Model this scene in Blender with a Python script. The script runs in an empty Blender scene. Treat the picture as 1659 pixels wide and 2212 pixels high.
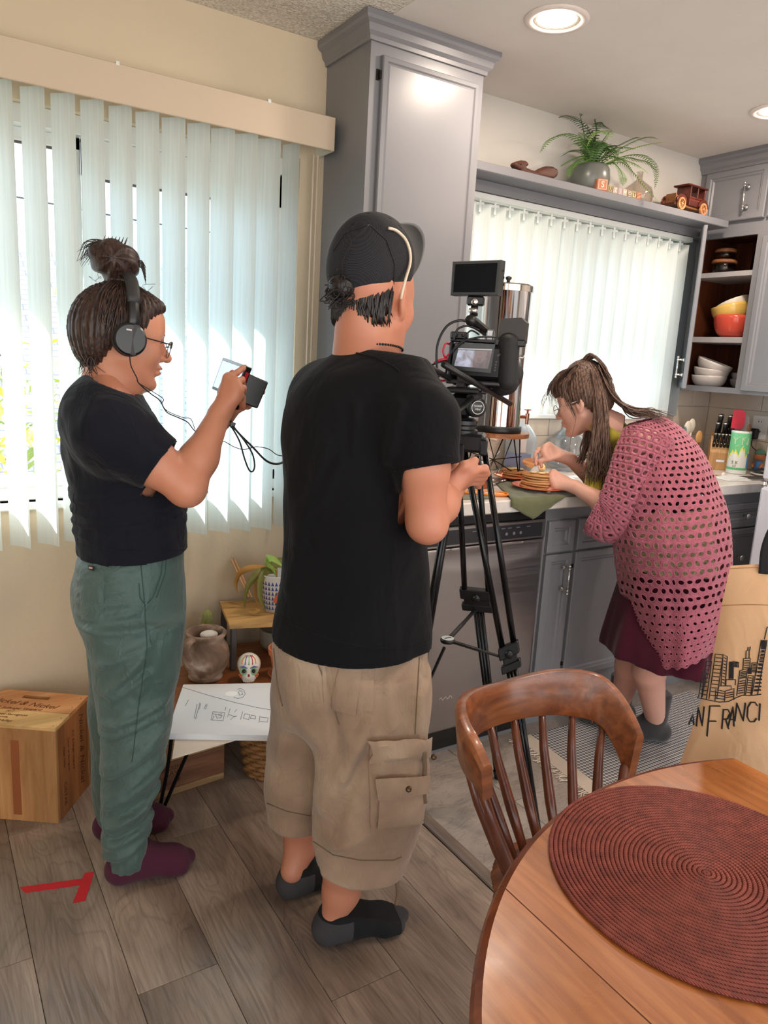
import bpy,bmesh,math,random
import numpy as np
from mathutils import Matrix,Vector
random.seed(7); RNG=np.random.default_rng(7)
scene=bpy.context.scene
COL=scene.collection
PI=math.pi
# --- camera
YAW,PITCH,ROLL,FPX,CAMH=0.5701885,0.2029678,0.0567844,1604.28,1.40
IMW,IMH=1659.0,2212.0
def _basis():
 d=np.array([math.sin(YAW)*math.cos(PITCH),math.cos(YAW)*math.cos(PITCH),-math.sin(PITCH)])
 r=np.array([math.cos(YAW),-math.sin(YAW),0.0]); u=np.cross(r,d)
 c,s=math.cos(ROLL),math.sin(ROLL)
 return c*r+s*u,-s*r+c*u,d
CR,CU,CD=_basis()
CPOS=np.array([0,0,CAMH])
cam_data=bpy.data.cameras.new('camera'); cam=bpy.data.objects.new('camera',cam_data); COL.objects.link(cam)
cam_data.sensor_fit='VERTICAL'; cam_data.sensor_height=36.0; cam_data.lens=FPX/IMH*36.0
cam_data.clip_start=0.02; cam_data.clip_end=200
m4=Matrix.Identity(4)
for i in range(3):
 m4[i][0]=CR[i]; m4[i][1]=CU[i]; m4[i][2]=-CD[i]; m4[i][3]=CPOS[i]
cam.matrix_world=m4
scene.camera=cam
# --- world, sun, exposure
vs=scene.view_settings
vs.view_transform='Standard'; vs.look='None'; vs.gamma=1.0; vs.use_curve_mapping=False
vs.exposure=0.66
scene.cycles.use_denoising=True
scene.cycles.max_bounces=9; scene.cycles.diffuse_bounces=5; scene.cycles.glossy_bounces=4
scene.cycles.transmission_bounces=8; scene.cycles.transparent_max_bounces=16
scene.cycles.sample_clamp_indirect=6.0; scene.cycles.caustics_reflective=False; scene.cycles.caustics_refractive=False
world=bpy.data.worlds.new('sky'); scene.world=world; world.use_nodes=True
wn=world.node_tree; wn.nodes.clear()
w_out=wn.nodes.new('ShaderNodeOutputWorld'); w_bg=wn.nodes.new('ShaderNodeBackground')
w_geo=wn.nodes.new('ShaderNodeTexCoord'); w_sep=wn.nodes.new('ShaderNodeSeparateXYZ'); w_ramp=wn.nodes.new('ShaderNodeValToRGB')
wn.links.new(w_geo.outputs['Generated'],w_sep.inputs[0]); wn.links.new(w_sep.outputs['Z'],w_ramp.inputs[0])
w_ramp.color_ramp.elements[0].position=0.0; w_ramp.color_ramp.elements[0].color=(1.0,0.98,0.95,1)
w_ramp.color_ramp.elements[1].position=0.55; w_ramp.color_ramp.elements[1].color=(0.60,0.82,1.0,1)
wn.links.new(w_ramp.outputs['Color'],w_bg.inputs['Color']); w_bg.inputs['Strength'].default_value=2.3
wn.links.new(w_bg.outputs[0],w_out.inputs[0])
SUN_DIR=Vector((-0.42,-0.82,-0.98)).normalized()
sun_d=bpy.data.lights.new('sun','SUN'); sun_d.energy=14.0; sun_d.angle=0.009; sun_d.color=(1.0,0.94,0.84)
sun=bpy.data.objects.new('sun',sun_d); COL.objects.link(sun)
sun.rotation_euler=SUN_DIR.to_track_quat('-Z','Y').to_euler(); sun.location=(2,6,6)
# --- measuring helpers
def ray(px,py):return CR*((px-IMW/2)/FPX)-CU*((py-IMH/2)/FPX)+CD
def on(px,py,axis,v):
 d=ray(px,py); return CPOS+d*((v-CPOS[axis])/d[axis])
def on_y(px,py,y):return on(px,py,1,y)
def on_z(px,py,z):return on(px,py,2,z)
def on_x(px,py,x):return on(px,py,0,x)
class Stand:
 """upright plane through a ground point, square to the line of sight: (r right, n away, z up)"""
 def __init__(s,x,y):
  s.base=np.array([x,y,0.0]); s.n=np.array([x,y,0.0])/math.hypot(x,y); s.r=np.array([s.n[1],-s.n[0],0.0])
  s.M=np.array([s.r,s.n,[0,0,1.0]])
 def w(s,px,py,off=0.0):
  d=ray(px,py); return CPOS+d*(((s.base-CPOS)@s.n+off)/(d@s.n))
 def l(s,px,py,off=0.0):return s.M@(s.w(px,py,off)-s.base)
 def k(s,px,py,off=0.0):return((s.w(px,py,off)-CPOS)@CD)/FPX
 def W(s,L):return np.asarray(L)@s.M+s.base
def V(*a):return np.array(a,float)
# --- materials
def lin(c):
 c=[x/255.0 for x in c]
 return tuple(x/12.92 if x<=0.04045 else((x+0.055)/1.055)**2.4 for x in c)
MATS={}
class NT:
 def __init__(s,name):
  s.m=bpy.data.materials.new(name); s.m.use_nodes=True; s.t=s.m.node_tree; s.b=s.t.nodes['Principled BSDF']; s.out=s.t.nodes['Material Output']
 def n(s,typ,**kw):
  nd=s.t.nodes.new(typ)
  for k,v in kw.items():
   if k in nd.inputs:nd.inputs[k].default_value=v
   else:setattr(nd,k,v)
  return nd
 def l(s,a,b):s.t.links.new(a,b)
 def coord(s,scale=(1,1,1),kind='Object',rot=(0,0,0)):
  tc=s.n('ShaderNodeTexCoord'); mp=s.n('ShaderNodeMapping'); mp.inputs['Scale'].default_value=scale; mp.inputs['Rotation'].default_value=rot
  s.l(tc.outputs[kind],mp.inputs[0]); return mp.outputs[0]
 def ramp(s,src,stops):
  r=s.n('ShaderNodeValToRGB'); e=r.color_ramp.elements
  while len(e)<len(stops):e.new(0.5)
  for el,(p,c)in zip(e,stops):el.position=p; el.color=(*c[:3],1)
  s.l(src,r.inputs[0]); return r.outputs[0]
 def bump(s,src,strength=0.2,dist=0.01):
  b=s.n('ShaderNodeBump'); b.inputs['Strength'].default_value=strength; b.inputs['Distance'].default_value=dist
  s.l(src,b.inputs['Height']); s.l(b.outputs[0],s.b.inputs['Normal']); return b
 def mix(s,fac,a,b,mode='MIX'):
  mx=s.n('ShaderNodeMix',data_type='RGBA',blend_type=mode)
  for sock,v in((mx.inputs[0],fac),(mx.inputs[6],a),(mx.inputs[7],b)):
   if hasattr(v,'type')or hasattr(v,'links'):s.l(v,sock)
   else:sock.default_value=v if not isinstance(v,tuple)else(*v[:3],1)
  return mx.outputs[2]
def setb(b,**kw):
 for k,v in kw.items():
  k=k.replace('_',' ')
  if k in b.inputs:b.inputs[k].default_value=v
def plain(name,rgb,rough=0.5,metal=0.0,noise=0.0,nscale=8.0,bump=0.0,bscale=60.0,spec=0.5,bdist=0.004,**kw):
 """a material of one colour with slight procedural variation"""
 if name in MATS:return MATS[name]
 t=NT(name); c=lin(rgb)
 setb(t.b,Roughness=rough,Metallic=metal,Base_Color=(*c,1)); t.b.inputs['Specular IOR Level'].default_value=spec
 for k,v in kw.items():setb(t.b,**{k:v})
 if noise>0:
  nz=t.n('ShaderNodeTexNoise',Scale=nscale,Detail=4.0); t.l(t.coord(),nz.inputs['Vector'])
  t.l(t.ramp(nz.outputs['Fac'],[(0.3,tuple(x*(1-noise)for x in c)),(0.7,tuple(min(1,x*(1+noise))for x in c))]),t.b.inputs['Base Color'])
 if bump>0:
  nb=t.n('ShaderNodeTexNoise',Scale=bscale,Detail=3.0); t.l(t.coord(),nb.inputs['Vector']); t.bump(nb.outputs['Fac'],bump,bdist)
 MATS[name]=t.m; return t.m
def wood(name,dark,mid,light,axis=0,scale=6.0,stretch=12.0,rough=0.4,bump=0.08,knots=0.0,coat=0.0):
 if name in MATS:return MATS[name]
 t=NT(name); sc=[scale*stretch]*3; sc[axis]=scale
 co=t.coord(tuple(sc)); n1=t.n('ShaderNodeTexNoise',Scale=1.0,Detail=6.0,Roughness=0.6,Distortion=0.6); t.l(co,n1.inputs['Vector'])
 sc2=[scale*stretch*0.22]*3; sc2[axis]=scale*0.3
 n2=t.n('ShaderNodeTexNoise',Scale=1.0,Detail=3.0,Distortion=1.2); t.l(t.coord(tuple(sc2)),n2.inputs['Vector'])
 c1=t.ramp(n1.outputs['Fac'],[(0.28,lin(dark)),(0.5,lin(mid)),(0.72,lin(light))])
 c2=t.ramp(n2.outputs['Fac'],[(0.3,(0.62,0.62,0.62)),(0.6,(1,1,1))])
 t.l(t.mix(1.0,c1,c2,'MULTIPLY'),t.b.inputs['Base Color'])
 setb(t.b,Roughness=rough,Coat_Weight=coat,Coat_Roughness=0.15)
 t.bump(n1.outputs['Fac'],bump,0.003); MATS[name]=t.m; return t.m
def cloth(name,rgb,rough=0.9,weave=900.0,bump=0.25,var=0.12,big=5.0,sheen=0.3,fold=0.0,fscale=9.0,hl=None):
 if name in MATS:return MATS[name]
 t=NT(name); c=lin(rgb)
 nz=t.n('ShaderNodeTexNoise',Scale=big,Detail=4.0); t.l(t.coord(),nz.inputs['Vector'])
 t.l(t.ramp(nz.outputs['Fac'],[(0.3,tuple(x*(1-var)for x in c)),(0.7,tuple(min(1,x*(1+var))for x in c))]),t.b.inputs['Base Color'])
 setb(t.b,Roughness=rough,Sheen_Weight=sheen,Sheen_Roughness=0.5); t.b.inputs['Specular IOR Level'].default_value=0.2
 nb=t.n('ShaderNodeTexNoise',Scale=weave,Detail=1.0); t.l(t.coord(),nb.inputs['Vector'])
 b=t.bump(nb.outputs['Fac'],bump,0.001)
 if fold>0:
  nf=t.n('ShaderNodeTexNoise',Scale=fscale,Detail=2.0,Distortion=1.5); t.l(t.coord((1,1,0.5)),nf.inputs['Vector'])
  b2=t.n('ShaderNodeBump',Strength=fold,Distance=0.02); t.l(nf.outputs['Fac'],b2.inputs['Height']); t.l(b2.outputs[0],b.inputs['Normal'])
 MATS[name]=t.m; return t.m
def slant(t,a=0.75,b=0.05):
 lw_=t.n('ShaderNodeLayerWeight',Blend=0.5); p=t.n('ShaderNodeMath',operation='POWER'); t.l(lw_.outputs['Facing'],p.inputs[0]); p.inputs[1].default_value=3.5
 q=t.n('ShaderNodeMath',operation='MULTIPLY_ADD'); t.l(p.outputs[0],q.inputs[0]); q.inputs[1].default_value=a; q.inputs[2].default_value=b; return q.outputs[0]
def glass(name,rgb=(255,255,255),rough=0.02,ior=1.4):
 """thin clear glass: mostly see-through, mirror-like at a slant"""
 if name in MATS:return MATS[name]
 t=NT(name); tr=t.n('ShaderNodeBsdfTransparent'); gl=t.n('ShaderNodeBsdfGlossy'); mx=t.n('ShaderNodeMixShader'); tr.inputs[0].default_value=(*lin(rgb),1); gl.inputs['Roughness'].default_value=rough
 t.l(slant(t),mx.inputs[0]); t.l(tr.outputs[0],mx.inputs[1]); t.l(gl.outputs[0],mx.inputs[2]); t.l(mx.outputs[0],t.out.inputs[0]); MATS[name]=t.m; return t.m
def glow(name,rgb,strength):
 if name in MATS:return MATS[name]
 t=NT(name); setb(t.b,Base_Color=(0,0,0,1),Emission_Color=(*lin(rgb),1),Emission_Strength=strength); MATS[name]=t.m; return t.m
 # --- mesh building
def mesh_obj(name,verts,faces,m,parent=None,smooth=False,fmat=None):
 me=bpy.data.meshes.new(name)
 me.from_pydata([tuple(map(float,v))for v in verts],[],[tuple(int(i)for i in f)for f in faces])
 me.validate(); me.update()
 for mm in(m if isinstance(m,(list,tuple))else[m]):me.materials.append(mm)
 if smooth:me.polygons.foreach_set('use_smooth',[True]*len(me.polygons))
 if fmat is not None and len(fmat)==len(me.polygons):me.polygons.foreach_set('material_index',list(fmat))
 return link(name,me,parent)
def link(name,me,parent=None):
 o=bpy.data.objects.new(name,me); COL.objects.link(o)
 if parent is not None:adopt(o,parent)
 return o
def adopt(o,parent):
 o.parent=parent; mw=Matrix.Identity(4); p=parent
 chain=[]
 while p is not None:chain.append(p); p=p.parent
 for p in reversed(chain):mw=mw@p.matrix_parent_inverse@p.matrix_basis
 o.matrix_parent_inverse=mw.inverted()
def tag(o,label,cat,group=None,kind=None):
 if label:o['label']=label
 if cat:o['category']=cat
 if group:o['group']=group
 if kind:o['kind']=kind
 return o
def struct(o,label=None):
 o['kind']='structure'
 if label:o['label']=label
 return o
def thing(name,label,cat,loc=(0,0,0),group=None,rotz=0.0):
 o=bpy.data.objects.new(name,None); COL.objects.link(o); o.empty_display_size=0.05
 o.location=tuple(map(float,loc)); o.rotation_euler=(0,0,rotz); return tag(o,label,cat,group)
def frame_from(axis):
 a=np.asarray(axis,float); a=a/np.linalg.norm(a)
 h=np.array([0,0,1.0])if abs(a[2])<0.9 else np.array([1.0,0,0])
 u=np.cross(h,a); u/=np.linalg.norm(u); return u,np.cross(a,u),a
class MB:
 def __init__(s):s.v=[]; s.f=[]; s.m=[]; s.cur=0
 def add(s,verts,faces):
  o=len(s.v); s.v+=[tuple(map(float,q))for q in verts]; s.f+=[tuple(i+o for i in f)for f in faces]; s.m+=[s.cur]*len(faces); return s
 def box(s,a,b,R=None,c=None,bev=0.0):
  a=np.minimum(a,b)if False else np.asarray(a,float); b=np.asarray(b,float)
  lo=np.minimum(a,b); hi=np.maximum(a,b)
  if bev>0:
   bev=min(bev,0.49*min(hi-lo)); vs_=[];
   for sx in(0,1):
    for sy in(0,1):
     for sz in(0,1):
      p=np.where([sx,sy,sz],hi,lo); sg=np.where([sx,sy,sz],-1.0,1.0)
      for ax in range(3):
       q=p.copy()
       for a2 in range(3):
        if a2!=ax:q[a2]+=sg[a2]*bev
       vs_.append(q)
   idx=lambda sx,sy,sz,ax:(sx*4+sy*2+sz)*3+ax
   F=[]
   for ax in range(3):
    o1,o2=[i for i in range(3)if i!=ax]
    for sd in(0,1):
     q=[]
     for(e,g)in((0,0),(1,0),(1,1),(0,1)):
      t=[0,0,0]; t[ax]=sd; t[o1]=e; t[o2]=g; q.append(idx(*t,ax))
     F.append(tuple(q))
   for ax in range(3):
    o1,o2=[i for i in range(3)if i!=ax]
    for e in(0,1):
     for g in(0,1):
      t0=[0,0,0]; t0[o1]=e; t0[o2]=g; t1=list(t0); t1[ax]=1
      F.append((idx(*t0,o1),idx(*t1,o1),idx(*t1,o2),idx(*t0,o2)))
   for sx in(0,1):
    for sy in(0,1):
     for sz in(0,1):F.append(tuple(idx(sx,sy,sz,ax)for ax in range(3)))
   vv=vs_
  else:
   vv=[(x,y,z)for x in(lo[0],hi[0])for y in(lo[1],hi[1])for z in(lo[2],hi[2])]
   F=[(0,1,3,2),(4,6,7,5),(0,4,5,1),(2,3,7,6),(0,2,6,4),(1,5,7,3)]
  if R is not None:
   c=(lo+hi)/2 if c is None else np.asarray(c,float); vv=[(np.asarray(R)@(np.asarray(q)-c))+c for q in vv]
  return s.add(vv,F)
 def cyl(s,p,q,r0,r1=None,n=16,caps=True):
  r1=r0 if r1 is None else r1; p=np.asarray(p,float); q=np.asarray(q,float); u,v,a=frame_from(q-p)
  ring=lambda c,r:[c+u*r*math.cos(2*PI*i/n)+v*r*math.sin(2*PI*i/n)for i in range(n)]
  F=[(i,(i+1)%n,n+(i+1)%n,n+i)for i in range(n)]
  if caps:F+=[tuple(range(n-1,-1,-1)),tuple(range(n,2*n))]
  return s.add(ring(p,r0)+ring(q,r1),F)
 def tube(s,pts,r,n=8,caps=True,flat=None,up=None,closed=False):
  """r: number or list; flat: (a,b) multipliers of radius across / along up"""
  P=[np.asarray(p,float)for p in pts]; N=len(P); rr=[r]*N if np.isscalar(r)else list(r)
  vv=[]; prev=None
  for i in range(N):
   t=P[(i+1)%N]-P[i-1]if closed else(P[min(i+1,N-1)]-P[max(i-1,0)])
   t=t/(np.linalg.norm(t)+1e-12)
   if up is not None:u=np.cross(np.asarray(up if not isinstance(up,list)else up[i],float),t)
   elif prev is None:u=frame_from(t)[0]
   else:u=prev-t*(prev@t)
   nn=np.linalg.norm(u)
   u=frame_from(t)[0]if nn<1e-6 else u/nn
   prev=u; w=np.cross(t,u); fa,fb=(1,1)if flat is None else flat
   vv+=[P[i]+u*rr[i]*fa*math.cos(2*PI*k/n)+w*rr[i]*fb*math.sin(2*PI*k/n)for k in range(n)]
  F=[]
  for i in range(N if closed else N-1):
   j=(i+1)%N
   F+=[(i*n+k,i*n+(k+1)%n,j*n+(k+1)%n,j*n+k)for k in range(n)]
  if caps and not closed:F+=[tuple(range(n-1,-1,-1)),tuple(range((N-1)*n,N*n))]
  return s.add(vv,F)
 def lathe(s,prof,c=(0,0,0),axis=(0,0,1),n=32,closed=False,R=None):
  c=np.asarray(c,float); u,v,a=frame_from(axis)if R is None else(R[:,0],R[:,1],R[:,2]); N=len(prof)
  vv=[c+u*r*math.cos(2*PI*k/n)+v*r*math.sin(2*PI*k/n)+a*z for r,z in prof for k in range(n)]; F=[]
  for i in range(N if closed else N-1):
   j=(i+1)%N; F+=[(i*n+k,i*n+(k+1)%n,j*n+(k+1)%n,j*n+k)for k in range(n)]
  if not closed:
   if prof[0][0]>1e-5:F.append(tuple(range(n-1,-1,-1)))
   if prof[-1][0]>1e-5:F.append(tuple(range((N-1)*n,N*n)))
  return s.add(vv,F)
 def prism(s,poly,origin,ex,ey,ez,t):
  """polygon (list of 2D) in plane ex,ey, extruded by t along ez"""
  o=np.asarray(origin,float); ex,ey,ez=(np.asarray(q,float)for q in(ex,ey,ez)); n=len(poly)
  b=[o+ex*x+ey*y for x,y in poly]; F=[tuple(range(n-1,-1,-1)),tuple(range(n,2*n))]+[(i,(i+1)%n,n+(i+1)%n,n+i)for i in range(n)]
  return s.add(b+[p+ez*t for p in b],F)
 def ball(s,c,r,n=16,m=10,R=None):
  c=np.asarray(c,float); r=np.array([r]*3 if np.isscalar(r)else r,float); vv=[]; F=[]
  R=np.eye(3)if R is None else np.asarray(R)
  for i in range(m+1):
   th=PI*i/m
   for k in range(n):
    ph=2*PI*k/n; vv.append(c+R@(r*np.array([math.sin(th)*math.cos(ph),math.sin(th)*math.sin(ph),math.cos(th)])))
  for i in range(m):F+=[(i*n+k,(i+1)*n+k,(i+1)*n+(k+1)%n,i*n+(k+1)%n)for k in range(n)]
  return s.add(vv,F)
 def grid(s,P):
  """P[i][j] points -> quads"""
  a,b=len(P),len(P[0]); vv=[q for row in P for q in row]
  return s.add(vv,[(i*b+j,i*b+j+1,(i+1)*b+j+1,(i+1)*b+j)for i in range(a-1)for j in range(b-1)])
 def build(s,name,m,parent=None,smooth=False):
  if smooth=='auto':
   o=mesh_obj(name,s.v,s.f,m,parent,True,s.m)
   me=o.data; bm=bmesh.new(); bm.from_mesh(me)
   bmesh.ops.remove_doubles(bm,verts=bm.verts,dist=1e-6)
   bmesh.ops.recalc_face_normals(bm,faces=bm.faces)
   for e in bm.edges:e.smooth=not(len(e.link_faces)==2 and e.calc_face_angle(0)>0.6)
   bm.to_mesh(me); bm.free(); return o
  return mesh_obj(name,s.v,s.f,m,parent,smooth,s.m)
def rotm(ax,ang):
 return np.array(Matrix.Rotation(ang,3,Vector(ax)if not isinstance(ax,str)else ax))
def smooth_path(pts,sub=6):
 P=[np.asarray(p,float)for p in pts]; out=[]
 for i in range(len(P)-1):
  p0=P[max(i-1,0)]; p1=P[i]; p2=P[i+1]; p3=P[min(i+2,len(P)-1)]
  for k in range(sub):
   t=k/sub; out.append(0.5*((2*p1)+(-p0+p2)*t+(2*p0-5*p1+4*p2-p3)*t*t+(-p0+3*p1-3*p2+p3)*t**3))
 out.append(P[-1]); return out
def text_geo(txt,size,extrude=0.0004,shear=0.0,space=1.0,align='CENTER',offset=0.0):
 cu=bpy.data.curves.new('lettering','FONT'); cu.body=txt; cu.size=size; cu.extrude=extrude; cu.shear=shear; cu.space_character=space
 cu.align_x=align; cu.align_y='CENTER'; cu.resolution_u=3; cu.offset=offset
 o=bpy.data.objects.new('lettering',cu); COL.objects.link(o); dg=bpy.context.evaluated_depsgraph_get(); dg.update()
 me=bpy.data.meshes.new_from_object(o.evaluated_get(dg)); vv=[tuple(v.co)for v in me.vertices]; ff=[tuple(p.vertices)for p in me.polygons]
 bpy.data.objects.remove(o); bpy.data.curves.remove(cu); bpy.data.meshes.remove(me); return vv,ff
def put_text(mb,txt,size,o,ex,ey,wid=None,**kw):
 """lettering laid in the plane o, ex, ey; wid squeezes it to a width"""
 vv,ff=text_geo(txt,size,**kw); o,ex,ey=(np.asarray(q,float)for q in(o,ex,ey)); ex/=np.linalg.norm(ex); ey/=np.linalg.norm(ey); ez=np.cross(ex,ey)
 k=1.0
 if wid:
  xs=[v[0]for v in vv]; k=wid/(max(xs)-min(xs))
 mb.add([o+ex*v[0]*k+ey*v[1]+ez*v[2]for v in vv],ff); return mb
def copy_tree(o,parent=None,move=None):
 c=o.copy(); COL.objects.link(c); c.parent=parent
 for ch in o.children:copy_tree(ch,c)
 return c
 # --- signed-distance sculpting (bodies, garments, soft shapes)
def surface_nets(F,org,h):
 S=F<0; nx,ny,nz=F.shape
 cs=np.zeros((nx-1,ny-1,nz-1),np.int8)
 for dx in(0,1):
  for dy in(0,1):
   for dz in(0,1):cs+=S[dx:nx-1+dx,dy:ny-1+dy,dz:nz-1+dz]
 act=(cs>0)&(cs<8); idx=np.full(act.shape,-1,np.int64); I=np.argwhere(act); idx[act]=np.arange(len(I))
 acc=np.zeros((len(I),3)); cnt=np.zeros(len(I)); cor=[(a,b,c)for a in(0,1)for b in(0,1)for c in(0,1)]
 val={c:F[I[:,0]+c[0],I[:,1]+c[1],I[:,2]+c[2]]for c in cor}
 for c in cor:
  for ax in range(3):
   if c[ax]:continue
   e=list(c); e[ax]=1; a=val[c]; b=val[tuple(e)]; mk=(a<0)!=(b<0)
   t=np.where(mk,a/(a-b+1e-30),0); p=np.tile(np.array(c,float),(len(I),1)); p[:,ax]+=t
   acc+=p*mk[:,None]; cnt+=mk
 Vt=(I+acc/np.maximum(cnt,1)[:,None])*h+org; Q=[]
 for ax in range(3):
  sl=[slice(None)]*3; a=[slice(1,-1)]*3; a[ax]=slice(0,-1); b=[slice(1,-1)]*3; b[ax]=slice(1,None)
  s0=S[tuple(a)]; s1=S[tuple(b)]; o1,o2=[(1,2),(2,0),(0,1)][ax]
  E=np.argwhere(s0!=s1); fl=s0[s0!=s1]
  B=E.copy(); B[:,o1]+=1; B[:,o2]+=1
  def cell(d1,d2):
   c=B.copy(); c[:,o1]-=d1; c[:,o2]-=d2; return idx[c[:,0],c[:,1],c[:,2]]
  q=np.stack([cell(1,1),cell(0,1),cell(0,0),cell(1,0)],1)
  q[~fl]=q[~fl][:,::-1]; Q.append(q)
 Q=np.concatenate(Q); Q=Q[(Q>=0).all(1)]
 return Vt,Q
def smin(a,b,k):
 if k<=0:return np.minimum(a,b)
 h=np.maximum(k-np.abs(a-b),0)/k; return np.minimum(a,b)-h*h*k*0.25
def d_cap(P,a,b,ra,rb):
 a=np.asarray(a,float); b=np.asarray(b,float); ab=b-a; t=np.clip(((P-a)@ab)/(ab@ab+1e-12),0,1)
 return np.sqrt((((P-a)-t[...,None]*ab)**2).sum(-1))-(ra+(rb-ra)*t)
def d_ell(P,c,r,R=None):
 q=P-np.asarray(c,float)
 if R is not None:q=q@np.asarray(R)
 r=np.asarray(r,float); k0=np.sqrt(((q/r)**2).sum(-1)); k1=np.sqrt(((q/(r*r))**2).sum(-1))
 return k0*(k0-1)/np.maximum(k1,1e-9)
def d_chain(P,rows,ax=2,caps=True,rnd=0.01,expo=2.0):
 """stack of ellipses: rows of (s, c1, c2, a, b) along axis ax; the other two axes in order"""
 rows=sorted(rows,key=lambda q:q[0]); A=np.array(rows,float); o1,o2=[i for i in range(3)if i!=ax]
 s=P[...,ax]; sc=np.clip(s,A[0,0],A[-1,0])
 ss=np.linspace(A[0,0],A[-1,0],160); T=[]
 for j in range(1,5):
  y=np.interp(ss,A[:,0],A[:,j]); w=max(3,int(160/(len(A)*1.6)))|1; pad=w//2
  yy=np.concatenate([np.full(pad,y[0]),y,np.full(pad,y[-1])]); T.append(np.convolve(yy,np.ones(w)/w,'valid'))
 c1,c2,a,b=(np.interp(sc,ss,t)for t in T)
 u=np.abs(P[...,o1]-c1)/a; w=np.abs(P[...,o2]-c2)/b
 d=((u**expo+w**expo)**(1/expo)-1)*np.minimum(a,b)
 if caps:
  e=np.maximum(A[0,0]-s,s-A[-1,0]); d=np.where((d>-rnd)&(e>-rnd),np.sqrt(np.maximum(d+rnd,0)**2+np.maximum(e+rnd,0)**2)-rnd,np.maximum(d,e))
 return d
class Sculpt:
 """fields are functions of P (…,3); built on a block grid and turned into mesh vertices"""
 def __init__(s,lo,hi,h):
  s.lo=np.asarray(lo,float); s.h=h; n=np.ceil((np.asarray(hi,float)-s.lo)/h).astype(int)+1
  g=[s.lo[i]+np.arange(n[i])*h for i in range(3)]; s.P=np.stack(np.meshgrid(*g,indexing='ij'),-1); s.F=np.full(s.P.shape[:3],9.0)
 def _sub(s,lo,hi):
  a=np.clip(((lo-s.lo)/s.h).astype(int)-1,0,np.array(s.F.shape)); b=np.clip(((hi-s.lo)/s.h).astype(int)+2,0,np.array(s.F.shape)); return tuple(slice(i,j)for i,j in zip(a,b))
 def cap(s,a,b,ra,rb=None,k=0.01,sub=False):
  rb=ra if rb is None else rb; a=np.asarray(a,float); b=np.asarray(b,float); R=max(ra,rb)+k+2*s.h
  sl=s._sub(np.minimum(a,b)-R,np.maximum(a,b)+R); d=d_cap(s.P[sl],a,b,ra,rb)
  s.F[sl]=smin(s.F[sl],d,k)if not sub else -smin(-s.F[sl],d,k); return s
 def ell(s,c,r,R=None,k=0.01,sub=False):
  c=np.asarray(c,float); r=np.array([r]*3 if np.isscalar(r)else r,float); Q=max(r)+k+2*s.h; sl=s._sub(c-Q,c+Q); d=d_ell(s.P[sl],c,r,R)
  s.F[sl]=smin(s.F[sl],d,k)if not sub else -smin(-s.F[sl],d,k); return s
 def path(s,pts,rad,k=0.01):
  for i in range(len(pts)-1):s.cap(pts[i],pts[i+1],rad[i],rad[i+1],k)
  return s
 def add(s,d,k=0.01):s.F=smin(s.F,d,k); return s
 def sub(s,d,k=0.01):s.F=-smin(-s.F,d,k); return s
 def cut(s,p,n,k=0.0):
  n=np.asarray(n,float); n=n/np.linalg.norm(n); s.F=-smin(-s.F,-((s.P-np.asarray(p,float))@n),k); return s
 def norm(s):
  g=np.gradient(s.F,s.h); s.F=s.F/np.clip(np.sqrt(g[0]**2+g[1]**2+g[2]**2),0.25,6.0); return s
 def shell(s,t):s.norm(); s.F=np.maximum(s.F,-(s.F+t)); return s
 def get(s):return surface_nets(s.F,s.lo,s.h)
def join_geo(parts):
 vv=[]; ff=[]; o=0
 for v,f in parts:vv.append(np.asarray(v)); ff.append(np.asarray(f)+o); o+=len(v)
 return np.concatenate(vv),np.concatenate(ff)
def np_mesh(name,V_,Q_,m,parent=None,smooth=True):
 me=bpy.data.meshes.new(name); V_=np.asarray(V_,np.float32); Q_=np.asarray(Q_,np.int32); k=Q_.shape[1]
 me.vertices.add(len(V_)); me.vertices.foreach_set('co',V_.ravel()); me.loops.add(Q_.size); me.loops.foreach_set('vertex_index',Q_.ravel())
 me.polygons.add(len(Q_)); me.polygons.foreach_set('loop_start',np.arange(0,Q_.size,k)); me.polygons.foreach_set('loop_total',np.full(len(Q_),k))
 me.polygons.foreach_set('use_smooth',np.full(len(Q_),smooth)); me.update(calc_edges=True); me.validate(); me.materials.append(m)
 return link(name,me,parent)
 # === the room
YW=2.51
XR=3.66
ZC=2.44
XL_,YB_=-1.6,-1.9
M_wall=plain('wall_paint',(214,196,168),0.75,noise=0.03,nscale=3,bump=0.22,bscale=55,bdist=0.006)
M_kwall=plain('kitchen_wall_paint',(206,200,192),0.7,noise=0.02,bump=0.08,bscale=60)
M_ceil=plain('ceiling_smooth_paint',(222,214,206),0.85,noise=0.02,bump=0.12,bscale=40)
def popcorn():
 t=NT('popcorn_ceiling'); n=t.n('ShaderNodeTexNoise',Scale=110.0,Detail=3.0); t.l(t.coord(),n.inputs['Vector'])
 n2=t.n('ShaderNodeTexVoronoi',Scale=150.0); t.l(t.coord(),n2.inputs['Vector'])
 t.l(t.ramp(n.outputs['Fac'],[(0.35,lin((206,196,182))),(0.6,lin((238,230,218)))]),t.b.inputs['Base Color']); setb(t.b,Roughness=0.95)
 ad=t.n('ShaderNodeMath',operation='MULTIPLY_ADD'); t.l(n.outputs['Fac'],ad.inputs[0]); ad.inputs[1].default_value=1.6; t.l(n2.outputs['Distance'],ad.inputs[2])
 t.bump(ad.outputs[0],0.6,0.008); return t.m
M_pop=popcorn()
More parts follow.
